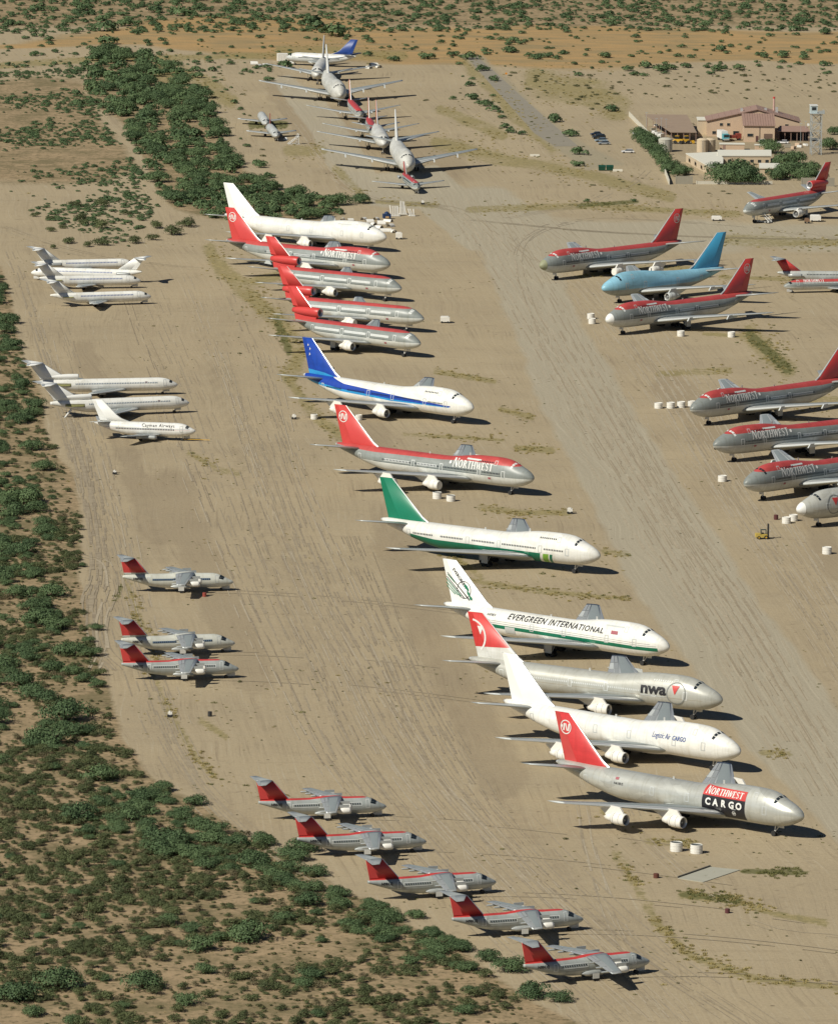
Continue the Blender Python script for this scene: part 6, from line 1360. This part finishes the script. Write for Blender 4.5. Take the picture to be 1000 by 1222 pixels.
# ================================================================ THE COMPOUND
M_tan = mat('stucco_tan', (.52, .385, .27), .9, 0, .07, .5); M_tan2 = mat('stucco_light_tan', (.53, .43, .30), .9, 0, .06, .5); M_roof = mat('roof_brown_metal', (.30, .195, .155), .7, 0, .12, .6)
M_wroof = mat('white_roof', (.66, .64, .55), .7, 0, .07, .5); M_cmu = mat('block_wall_grey', (.30, .275, .215), .9, 0, .1, .8); M_wallw = mat('wall_pale', (.56, .53, .44), .9, 0, .1, .8)
def Q(px, py):    # point from the 3.846x enlargement of the compound
    return G(740 + px / 3.846, 120 + py / 3.846)
def boxat(name, x0, x1, y0, y1, z0, z1, m, par=None): return MB().box(x0, x1, y0, y1, z0, z1).build(name, m, par)
def win(par, x, y, z, w_, h_, fr=None):
    f = MB().box(x - w_ / 2 - .12, x + w_ / 2 + .12, y - .14, y - .02, z - .12, z + h_ + .12).build('window', fr or M_tan2, par); MB().box(x - w_ / 2, x + w_ / 2, y - .18, y - .145, z, z + h_).build('pane', M_dark, f)
# main building with a broad gable
xa, yb = Q(400, 166); xb, _ = Q(822, 166); xm = (xa + xb) / 2 + 1.5; Dp = 15.0
o = thing('hangar_building', 'large tan building with brown gabled metal roof and a higher front block', 'building', xm, yb + 3, 0); ax, bx = xa - xm, xb - xm; EA, PK = 6.0, 10.6
V = [(ax, 0, 0), (bx, 0, 0), (bx, 0, EA), (0, 0, PK), (ax, 0, EA), (ax, Dp, 0), (bx, Dp, 0), (bx, Dp, EA), (0, Dp, PK), (ax, Dp, EA)]
part('wall', V, [(0, 1, 2, 3, 4), (9, 8, 7, 6, 5), (0, 4, 9, 5), (1, 6, 7, 2)], M_tan, o)
for s_, e_ in ((ax - .5, EA - .1), (bx + .5, EA - .1)):
    V = [(s_, -.6, e_ + .1), (0, -.6, PK + .12), (0, Dp + .6, PK + .12), (s_, Dp + .6, e_ + .1)]; V += [(x_, y_, z_ + .3) for x_, y_, z_ in V]
    rf_ = part('roof', V, [(3, 2, 1, 0), (4, 5, 6, 7), (0, 1, 5, 4), (1, 2, 6, 5), (2, 3, 7, 6), (3, 0, 4, 7)], M_roof, o)
    for k2 in range(1, 8):
        t = k2 / 8; x_ = s_ * (1 - t); z_ = e_ + (PK - e_) * t + .42
        MB().add([(x_ - .06, -.6, z_), (x_ + .06, -.6, z_), (x_ + .06, Dp + .6, z_), (x_ - .06, Dp + .6, z_), (x_, -.6, z_ + .12), (x_, Dp + .6, z_ + .12)], [(0, 1, 4), (1, 2, 5, 4), (3, 0, 4, 5), (2, 3, 5)]).build('roof_seam', M_roof, rf_)
for qx in (464, 497): win(o, Q(qx, 166)[0] - xm, 0, 4.3, 1.1, 1.0)
for qx in (763,): win(o, Q(qx, 166)[0] - xm, 0, 4.0, 1.2, 1.1)
win(o, Q(532, 166)[0] - xm, 0, .6, 2.2, 1.6)
# the front block
x0, y0_ = Q(568, 188); x1, _ = Q(708, 188); x0 -= xm; x1 -= xm; y0 = y0_ - (yb + 3)
f = MB().box(x0, x1, y0, y0 + 13.5, 0, 6.4).add([(x0, y0, 6.4), (x1, y0, 6.4), (x1, y0 + 13.5, 6.4), (x0, y0 + 13.5, 6.4), (x0, y0 + 13.5, 9.3), (x1, y0 + 13.5, 9.3)], [(0, 3, 4), (1, 5, 2), (2, 5, 4, 3)]).build('front_block', M_tan, o)
V = [(x0 - .5, y0 - .6, 6.35), (x1 + .3, y0 - .6, 6.35), (x1 + .3, y0 + 14, 9.45), (x0 - .5, y0 + 14, 9.45)]; V += [(a, b_, c + .28) for a, b_, c in V]
r2 = part('roof', V, [(3, 2, 1, 0), (4, 5, 6, 7), (0, 1, 5, 4), (1, 2, 6, 5), (2, 3, 7, 6), (3, 0, 4, 7)], M_roof, o)
for k2 in range(12): x_ = x0 + (x1 - x0) * (k2 + .5) / 12; MB().add([(x_ - .05, y0 - .6, 6.62), (x_ + .05, y0 - .6, 6.62), (x_ + .05, y0 + 14, 9.75), (x_ - .05, y0 + 14, 9.75), (x_, y0 - .6, 6.76), (x_, y0 + 14, 9.88)], [(0, 1, 4), (1, 2, 5, 4), (3, 0, 4, 5), (2, 3, 5)]).build('roof_seam', M_roof, r2)
win(o, x0 + 2.4, y0, 2.2, 2.2, 1.1); MB().box(x0 + 4.6, x0 + 5.6, y0 - .1, y0 - .02, 0, 2.4).build('door', mat('door_brown', (.10, .045, .04), .7), o)
MB().box(x1 - 4.2, x1 - .9, y0 - .1, y0 - .02, 0, 3.3).build('roller_door', mat('roller_brown', (.14, .09, .065), .7), o)
MB().tube((x0 + 6.1, y0 - .12, 0), (x0 + 6.1, y0 - .12, 6.2), .09).build('downpipe', M_tyre, o)
MB().box(ax - 3.4, ax - .03, 6, 16, 0, 5.6).build('side_annexe', M_tan2, o); MB().box(ax - 3.7, ax - .03, 5.7, 16.3, 5.6, 5.9).build('annexe_roof', M_wroof, o)
x_, y_ = Q(662, 45); MB().tube((x_ - xm, 13, 6), (x_ - xm, 13, 13.8), .45, .4).build('chimney', mat('stack_red_white', (.5, .33, .27), .7), o); MB().tube((x_ - xm, 13, 13.8), (x_ - xm, 13, 14.5), .45).build('chimney_cap', M_red, o)
for vx, vy in ((-6, 4), (3.5, 6), (8, 9)): MB().box(vx - .5, vx + .5, vy - .5, vy + .5, 8.2, PK + .2).build('roof_vent', M_alu, o)
for qx in (432, 712 + 60): win(o, Q(qx, 166)[0] - xm, 0, 1.0, 1.4, 1.1)
# lean-to shed at its right
xs, ys = Q(728, 185); xe, _ = Q(866, 185)
o = thing('open_shed', 'open fronted shed with a brown roof, right of the tan building', 'shed', (xs + xe) / 2, ys + 3, 0); hx = (xe - xs) / 2
V = [(-hx - .4, -3.4, 3.8), (hx + .4, -3.4, 3.8), (hx - .6, 5, 5.0), (-hx + .6, 5, 5.0)]; V += [(a, b_, c + .25) for a, b_, c in V]; part('roof', V, [(3, 2, 1, 0), (4, 5, 6, 7), (0, 1, 5, 4), (1, 2, 6, 5), (2, 3, 7, 6), (3, 0, 4, 7)], M_roof, o)
MB().box(-hx, hx, 4.6, 4.8, 0, 4.8).build('back_wall', mat('shed_dark', (.07, .05, .045), .9), o)
for k2 in range(6): x_ = -hx + 2 * hx * k2 / 5; MB().box(x_ - .12, x_ + .12, -3.0, -2.76, 0, 3.8).build('post', M_roof, o)
# canopy over the yard at the left
xs, ys = Q(250, 188); xe, _ = Q(358, 188)
o = thing('yard_canopy', 'big low canopy with a dusty brown roof over a yard', 'canopy', (xs + xe) / 2 - 1, ys + 2, 0)
V = [(-5.2, -1.5, 3.6), (5.0, -1.5, 3.6), (3.0, 52, 4.6), (-14, 52, 4.6)]; V += [(a, b_, c + .25) for a, b_, c in V]; part('roof', V, [(3, 2, 1, 0), (4, 5, 6, 7), (0, 1, 5, 4), (1, 2, 6, 5), (2, 3, 7, 6), (3, 0, 4, 7)], mat('canopy_dusty', (.29, .215, .155), .9, 0, .12, .3), o)
for k2 in range(5): x_ = -4.9 + 9.6 * k2 / 4; MB().box(x_ - .12, x_ + .12, -1.3, -1.06, 0, 3.6).build('post', M_roof, o)
for k2 in range(5): t = k2 / 4; MB().box(-4.9 - 8 * t - .12, -4.9 - 8 * t + .12, 50 * t, 50 * t + .24, 0, 3.6).build('post', M_roof, o)
# white-roofed low house
def slabhouse(name, lab, pts, h, wallm=M_tan2, zr_=.35, over=.4):
    P = [Q(*p) for p in pts]; cx = sum(p[0] for p in P) / len(P); cy = sum(p[1] for p in P) / len(P); P = [(a - cx, b_ - cy) for a, b_ in P]; n = len(P)
    o = thing(name, lab, 'building', cx, cy, 0)
    part('wall', [(*p, 0) for p in P] + [(*p, h) for p in P], [(i, (i + 1) % n, (i + 1) % n + n, i + n) for i in range(n)], wallm, o)
    P2 = [(a * (1 + over / max(2, math.hypot(a, b_))), b_ * (1 + over / max(2, math.hypot(a, b_)))) for a, b_ in P]
    part('roof', [(*p, h) for p in P2] + [(*p, h + zr_) for p in P2], [tuple(range(n - 1, -1, -1)), tuple(range(n, 2 * n))] + [(i, (i + 1) % n, (i + 1) % n + n, i + n) for i in range(n)], M_wroof, o)
    return o, P
# roofs seen at their height: the foot of each wall lies lower in the picture
dz = 3.4 * 3.05 * 3.846
o, P = slabhouse('low_house', 'long low house with a flat white roof running toward the front wall', [(412, 322 + dz * .5), (302, 240 + dz), (445, 234 + dz), (470, 262 + dz), (470, 322 + dz * .5)], 3.0)
for k2 in range(4): t = (k2 + .5) / 4; x_, y_ = P[0][0] * (1 - t) + P[1][0] * t, P[0][1] * (1 - t) + P[1][1] * t; MB().box(x_ - .2, x_ + .0, y_ - 3, y_ + 2.5, 1.0, 2.2).build('window', M_dark, o)
o, P = slabhouse('low_house', 'long low tan house with a flat white roof in front of the big building', [(450, 252 + dz), (450, 232 + dz * .86), (690, 232 + dz * .86), (690, 252 + dz)], 3.2)
for k2 in range(7): win(o, P[0][0] + (P[3][0] - P[0][0]) * (k2 + .5) / 7, P[0][1], .9, 1.3, 1.1)
o, P = slabhouse('small_annexe', 'small flat white roofed annexe half hidden by the front trees', [(640, 318 + dz * .6), (640, 288 + dz * .8), (742, 290 + dz * .8), (742, 318 + dz * .6)], 2.6)
win(o, P[0][0] + 2.5, P[0][1], .9, 1.1, 1.0)
x_, y_ = Q(514, 226); o = thing('utility_block', 'small tan block with a pale lid in front of the parked trucks', 'building', x_, y_ + 2)
MB().box(-4.7, 4.7, -2, 2, 0, 2.2).build('wall', M_tan, o); MB().box(-4.9, 4.9, -2.2, 2.2, 2.2, 2.45).build('roof', M_wroof, o); MB().box(-3.6, -2.7, -2.08, -2.0, 0, 2.0).build('door', M_roof, o)
x_, y_ = Q(650, 230); o = thing('utility_shed', 'tiny tan shed behind the low white roofed house', 'shed', x_, y_ + 1.5); MB().box(-2.6, 2.6, -1.5, 1.5, 0, 2.2).build('wall', M_tan, o); MB().box(-2.8, 2.8, -1.7, 1.7, 2.2, 2.4).build('roof', M_wroof, o)
def silo(qx, qy, r, h, m, lab):
    x_, y_ = Q(qx, qy); o = thing('storage_tank', lab, 'storage tank', x_, y_ + r); MB().lathe([(0, r), (h, r), (h + .5, r * .55), (h + .6, .02)], (0, 0, 0), 'Z', 26).build('shell', m, o, False)
    MB().box(-.25, -.2, -r - .12, -r + .05, 0, h).box(.2, .25, -r - .12, -r + .05, 0, h).build('ladder', M_gear, o); MB().lathe([(h - .25, r + .05), (h - .1, r + .05), (h - .1, r - .05)], (0, 0, 0), 'Z', 26).build('top_ring', m, o)
silo(208, 236, 2.7, 4.9, mat('tank_grey', (.45, .43, .36), .8, 0, .1), 'big grey storage tank beside the row of trees')
silo(378, 237, 2.2, 4.8, M_tan2, 'left of the two tan storage tanks before the buildings'); silo(412, 234, 2.2, 4.6, M_tan2, 'right of the two tan storage tanks before the buildings')
# yard walls
def wall(pts, h, m, lab, t=.3, name='yard_wall', posts=0):
    P = [Q(*p) for p in pts]; cx, cy = P[0]; o = thing(name, lab, 'wall', cx, cy)
    for a, b_ in zip(P, P[1:]):
        d = Vector((b_[0] - a[0], b_[1] - a[1])); L_ = d.length; n = max(1, int(L_ / 9)); u = d / L_; nn = Vector((-u.y, u.x)) * t / 2
        for i in range(n):
            p0 = Vector(a) - Vector((cx, cy)) + d * i / n + u * .12; p1 = Vector(a) - Vector((cx, cy)) + d * (i + 1) / n - u * .12
            q_ = [p0 - nn, p1 - nn, p1 + nn, p0 + nn]; V = [(v.x, v.y, -.1) for v in q_] + [(v.x, v.y, h) for v in q_]
            part('wall_panel', V, [(0, 3, 2, 1), (4, 5, 6, 7), (0, 1, 5, 4), (1, 2, 6, 5), (2, 3, 7, 6), (3, 0, 4, 7)], m, o)
            MB().box(p0.x - .22, p0.x + .16, p0.y - .25, p0.y + .25, -.1, h + .2).build('pier', m, o)
    return o
wall([(42, 70), (130, 160), (172, 245), (225, 384)], 1.7, M_wallw, 'long pale wall running back from the front corner of the yard', .35)
wall([(255, 382), (334, 382)], 3.0, M_cmu, 'taller grey block wall section at the front left corner of the yard', .4)
wall([(350, 382), (700, 382)], 1.1, M_wallw, 'low pale front wall under the big yard trees', .35)
wall([(832, 392), (985, 392)], 3.2, M_cmu, 'grey block wall behind the red fin at the right of the yard', .4)
# timber fence and pens at the top left of the big building
x_, y_ = Q(300, 122); o = thing('yard_fence', 'tan rail fence left of the big building', 'fence', x_, y_)
for i in range(9): MB().box(i * 1.1 - .08, i * 1.1 + .08, -.08, .08, 0, 1.9).build('post', M_tan, o)
for z_ in (.5, 1.1, 1.7): MB().box(0, 8.8, -.13, -.08, z_, z_ + .16).build('rail', M_tan, o)
# the stair tower
x_, y_ = Q(897, 246); o = thing('stair_tower', 'tall pale steel lattice tower with a small cab and stairs', 'tower', x_, y_, R(6)); M_steel = mat('tower_steel', (.40, .43, .43), .5, .2)
H = 16.2; hw_ = 1.9
for sx in (-1, 1):
    for sy in (-1, 1): MB().box(sx * hw_ - .13, sx * hw_ + .13, sy * hw_ - .13, sy * hw_ + .13, 0, H).build('leg', M_steel, o)
for k2 in range(5):
    z0, z1 = k2 * 3.1 + .2, (k2 + 1) * 3.1
    for s_ in (-1, 1):
        MB().tube((-hw_, s_ * hw_, z0), (hw_, s_ * hw_, z1), .07, n=5).build('brace', M_steel, o); MB().tube((s_ * hw_, -hw_, z0), (s_ * hw_, hw_, z1), .07, n=5).build('brace', M_steel, o)
        MB().box(-hw_, hw_, s_ * hw_ - .08, s_ * hw_ + .08, z1 - .1, z1 + .1).build('landing_beam', M_steel, o)
    b = MB()
    for i in range(8): t = i / 8; xx = (-1 + 2 * t) * hw_ * .8 * (1 if k2 % 2 else -1); b.box(xx - .25, xx + .25, -.6, .6, z0 + (z1 - z0) * t, z0 + (z1 - z0) * t + .07)
    b.build('stair_flight', M_steel, o)
MB().box(-2.6, 2.9, -2.4, 2.4, H - .2, H).box(.4, 2.9, -2.4, -2.34, H, H + 1.1).box(2.84, 2.9, -2.4, 2.4, H, H + 1.1).build('platform', M_steel, o)
c_ = MB().box(-2.4, .2, -1.6, 1.6, H, H + 2.9).build('cab', mat('cab_pale_blue', (.46, .54, .55), .5), o); MB().box(-2.0, -.3, -1.68, -1.61, H + 1.2, H + 2.4).build('window', M_dark, c_); MB().box(-2.6, .4, -1.8, 1.8, H + 2.9, H + 3.1).build('cab_roof', M_white, c_)
MB().box(-3.4, -2.7, -.7, .7, 11.2, 12.0).build('floodlight', M_white, o)
# vehicles
def carlike(name, lab, cat, px, py, rot, body, L_=4.5, W2=1.8, H_=1.45, van=False, grp=None):
    o = thing(name, lab, cat, *G(px, py), R(rot), grp); hl = L_ / 2; hw2 = W2 / 2
    prof = [(-hl, .45), (-hl, .85), (-hl * .92, .95), (hl * .55, .92), (hl * .97, .75), (hl, .6), (hl, .4), (-hl, .4)] if not van else [(-hl, .45), (-hl, 1.3), (hl * .2, 1.3), (hl * .5, 1.25), (hl * .95, .95), (hl, .8), (hl, .4), (-hl, .4)]
    V = [(x_, s_ * hw2, z_) for s_ in (-1, 1) for x_, z_ in prof]; n = len(prof)
    part('body', V, [tuple(range(n)), tuple(range(2 * n - 1, n - 1, -1))] + [(i, i + n, (i + 1) % n + n, (i + 1) % n) for i in range(n)], body, o)
    c0, c1 = (-hl * .85, hl * .42) if not van else (-hl * .95, hl * .5); zb_ = .93 if not van else 1.28; z1 = H_
    V = [(c0, -hw2 + .06, zb_), (c1, -hw2 + .06, zb_), (c1, hw2 - .06, zb_), (c0, hw2 - .06, zb_), (c0 + .35, -hw2 + .22, z1), (c1 - .75, -hw2 + .22, z1), (c1 - .75, hw2 - .22, z1), (c0 + .35, hw2 - .22, z1)]
    cab = part('cabin_glass', V, [(4, 5, 6, 7), (0, 1, 5, 4), (1, 2, 6, 5), (2, 3, 7, 6), (3, 0, 4, 7)], M_dark, o)
    MB().box(c0 + .32, c1 - .72, -hw2 + .2, hw2 - .2, z1, z1 + .05).build('roof', body, o)
    for x_ in (-hl * .62, hl * .62):
        for s_ in (-1, 1): MB().tube((x_, s_ * (hw2 - .2), .34), (x_, s_ * (hw2 + .02), .34), .34, n=12).build('wheel', M_tyre, o)
    for s_ in (-1, 1): MB().box(hl - .06, hl + .02, s_ * hw2 * .7 - .18, s_ * hw2 * .7 + .18, .58, .75).build('headlight', M_alu, o)
    return o
Mc = [mat('car_navy', (.02, .03, .06), .25, .3), mat('car_white', (.7, .7, .7), .3), mat('car_silver', (.42, .48, .55), .25, .5), mat('car_pale_blue', (.34, .45, .55), .25, .4)]
carlike('parked_car', 'dark blue car farthest of the four parked close together', 'car', 711, 161, 200, Mc[0], grp='cars parked together near the road')
carlike('parked_car', 'dark pickup sized car second of the four parked together', 'car', 714.5, 165, 200, mat('car_black', (.03, .035, .04), .25), 5.2, 1.95, 1.8, True, grp='cars parked together near the road')
carlike('parked_car', 'pale blue car third of the four parked together', 'car', 717, 168.5, 195, Mc[3], 4.8, grp='cars parked together near the road')
carlike('parked_car', 'silver car nearest of the four parked together', 'car', 720.5, 172, 190, Mc[2], 4.8, grp='cars parked together near the road')
carlike('parked_car', 'white car parked alone beside the long pale yard wall', 'car', 749, 182, 182, Mc[1], 4.9)
carlike('parked_car', 'white car half hidden behind the trees of the yard wall', 'car', 762, 160, 20, Mc[1], 4.9)
carlike('parked_car', 'white car parked before the roller door of the tan building', 'car', 912, 170, 5, Mc[1], 4.6); carlike('parked_car', 'white car in front of the open brown shed', 'car', 934, 171, 170, Mc[1], 4.6)
x_, y_ = Q(476, 184); o = thing('box_truck', 'white truck with a light blue cab before the tan building', 'truck', x_, y_ + 1, R(-75)); MB().box(-5, 1.2, -1.3, 1.3, 1.0, 3.9).build('box', M_white, o); MB().box(1.4, 3.4, -1.2, 1.2, .8, 3.0).build('cab', mat('cab_turquoise', (.10, .36, .42), .4), o); MB().box(3.4, 3.46, -1.0, 1.0, 1.8, 2.7).build('windscreen', M_dark, o); MB().box(3.4, 3.8, -1.1, 1.1, .6, 1.2).build('bumper', M_alu, o)
for a in (-3.8, -2.6, 2.4):
    for s_ in (-1, 1): MB().tube((a, s_ * 1.1 - .15, .5), (a, s_ * 1.1 + .15, .5), .5, n=12).build('wheel', M_tyre, o)
x_, y_ = Q(522, 182); o = thing('tank_truck', 'dark red truck beside the one with the blue cab', 'truck', x_, y_ + 1, R(15)); MB().box(-3.6, .8, -1.1, 1.1, 1.0, 2.1).build('bed', mat('truck_red', (.22, .04, .03), .5), o); MB().box(1.0, 2.8, -1.1, 1.1, .7, 2.7).build('cab', mat('truck_red', (.22, .04, .03), .5), o); MB().box(2.8, 2.86, -.9, .9, 1.6, 2.4).build('windscreen', M_dark, o)
for a in (-2.6, 2.0):
    for s_ in (-1, 1): MB().tube((a, s_ * 1.0 - .15, .5), (a, s_ * 1.0 + .15, .5), .5, n=12).build('wheel', M_tyre, o)
for qx, lab in ((262, 'yellow wheel loader under the canopy edge, left one'), (302, 'yellow wheel loader under the canopy edge, right one')):
    x_, y_ = Q(qx, 196); o = thing('wheel_loader', lab, 'loader', x_, y_, R(170 if qx < 280 else 12), 'yellow loaders in the yard'); MB().box(-2.2, 1.0, -.9, .9, .9, 1.9).build('body', M_yellow, o); MB().box(-.6, .8, -.7, .7, 1.9, 3.0).build('cab', M_dark, o); MB().box(-.7, .9, -.8, .8, 3.0, 3.1).build('cab_roof', M_yellow, o)
    MB().tube((1.0, 0, 1.4), (2.6, 0, .8), .2).build('arm', M_yellow, o); MB().box(2.5, 3.2, -1.2, 1.2, .2, 1.2).build('bucket', M_yellow, o)
    for a in (-1.5, .7):
        for s_ in (-1, 1): MB().tube((a, s_ * 1.0 - .25, .7), (a, s_ * 1.0 + .25, .7), .7, n=14).build('wheel', M_tyre, o)
# odds and ends of the yard
for i in range(16):
    qx, qy = rr_.choice([(130 + rr_.uniform(-20, 90), 135 + rr_.uniform(-20, 35)), (200 + rr_.uniform(-10, 40), 140 + rr_.uniform(-10, 30)), (780 + rr_.uniform(-20, 180), 215 + rr_.uniform(-12, 12))]); x_, y_ = Q(qx, qy); s_ = rr_.uniform(.7, 1.6); mm_ = rr_.choice([M_white, M_tan2, M_cmu, M_roof, M_tan])
    o = thing('yard_crate', ('dark' if mm_ is M_roof else 'pale') + ' crate ' + ('left of the tan building' if qx < 400 else 'right of the tan building') + ', among the yard clutter, ' + ('long' if s_ > 1.15 else 'short'), 'crate', x_, y_, rr_.uniform(0, 3), 'crates lying about the yard')
    MB().box(-s_, s_, -s_ * .6, s_ * .6, .12, s_ * 1.1).build('box', mm_, o); MB().box(-s_, s_, -s_ * .5, -s_ * .3, 0, .12).box(-s_, s_, s_ * .3, s_ * .5, 0, .12).build('skid', M_tan, o)
for qx, qy, pl_ in ((166, 168, 'second from the left'), (188, 165, 'third from the left'), (210, 170, 'fourth from the left'), (120, 140, 'leftmost'), (828, 190, 'before the open brown shed'), (850, 180, 'at the right end of the open shed')):
    x_, y_ = Q(qx, qy); o = thing('light_pole', 'thin pole standing in the yard, ' + pl_, 'pole', x_, y_, 0, 'thin poles in the yard'); MB().tube((0, 0, 0), (0, 0, 7.5), .09, .06, 6).build('pole', M_steel, o); MB().box(-.5, .5, -.1, .1, 7.4, 7.55).build('arm', M_steel, o)
# green dumpsters and the pale barrier beside them
for px, lab in ((718.3, 'dark green dumpster on the sand, left of two'), (727.6, 'dark green dumpster on the sand, right of two')):
    o = thing('dumpster', lab, 'dumpster', *G(px, 203), R(2), 'green dumpsters'); md_ = mat('dumpster_green', (.006, .06, .035), .5); MB().add([(-1.25, -.8, .15), (1.25, -.8, .15), (1.25, .8, .15), (-1.25, .8, .15), (-1.35, -1.0, 1.5), (1.35, -1.0, 1.5), (1.35, .9, 1.9), (-1.35, .9, 1.9)], [(0, 3, 2, 1), (0, 1, 5, 4), (1, 2, 6, 5), (2, 3, 7, 6), (3, 0, 4, 7)]).build('bin', md_, o)
    MB().add([(-1.4, -1.05, 1.52), (1.4, -1.05, 1.52), (1.4, .95, 1.95), (-1.4, .95, 1.95), (-1.4, -1.05, 1.6), (1.4, -1.05, 1.6), (1.4, .95, 2.03), (-1.4, .95, 2.03)], [(0, 3, 2, 1), (4, 5, 6, 7), (0, 1, 5, 4), (1, 2, 6, 5), (2, 3, 7, 6), (3, 0, 4, 7)]).build('lid', md_, o)
for px, py, lab, l_ in ((737, 204, 'pale concrete barrier right of the green dumpsters', 3.6), (638, 186, 'pale concrete barrier left of the end of the road', 3.6)):
    o = thing('road_barrier', lab, 'barrier', *G(px, py), R(3)); MB().add([(-l_ / 2, -.4, 0), (l_ / 2, -.4, 0), (l_ / 2, .4, 0), (-l_ / 2, .4, 0), (-l_ / 2, -.15, .85), (l_ / 2, -.15, .85), (l_ / 2, .15, .85), (-l_ / 2, .15, .85)], [(4, 5, 6, 7), (0, 1, 5, 4), (1, 2, 6, 5), (2, 3, 7, 6), (3, 0, 4, 7)]).build('block', M_wallw, o); MB().box(-.3, .3, -.42, -.36, 0, .25).build('slot', M_tyre, o)
# small marker on the road verge
o = thing('warning_sign', 'small orange diamond sign beside the road', 'sign', *G(604, 92), 0); MB().tube((0, 0, 0), (0, 0, 1.6), .05, n=6).build('post', M_steel, o); part('plate', [(0, -.06, 1.2), (.55, -.06, 1.75), (0, -.06, 2.3), (-.55, -.06, 1.75), (0, -.02, 1.2), (.55, -.02, 1.75), (0, -.02, 2.3), (-.55, -.02, 1.75)], [(0, 1, 2, 3), (7, 6, 5, 4), (0, 4, 5, 1), (1, 5, 6, 2), (2, 6, 7, 3), (3, 7, 4, 0)], mat('sign_orange', (.6, .22, .02), .5), o)
# debris of the slab's kerb
o = thing('slab_kerb', 'dark low kerb along the far left side of the concrete slab', 'kerb', *G(809, 1048.5), 0); a_ = G(809, 1048.5); b_ = G(848, 1035); d = (b_[0] - a_[0], b_[1] - a_[1])
MB().add([(0, 0, 0), (d[0], d[1], 0), (d[0] - .1, d[1] + .5, 0), (-.1, .5, 0), (0, 0, .35), (d[0], d[1], .35), (d[0] - .1, d[1] + .5, .35), (-.1, .5, .35)], [(4, 5, 6, 7), (0, 1, 5, 4), (1, 2, 6, 5), (2, 3, 7, 6), (3, 0, 4, 7)]).build('kerb_stone', mat('kerb_dark', (.12, .11, .09), .9), o)
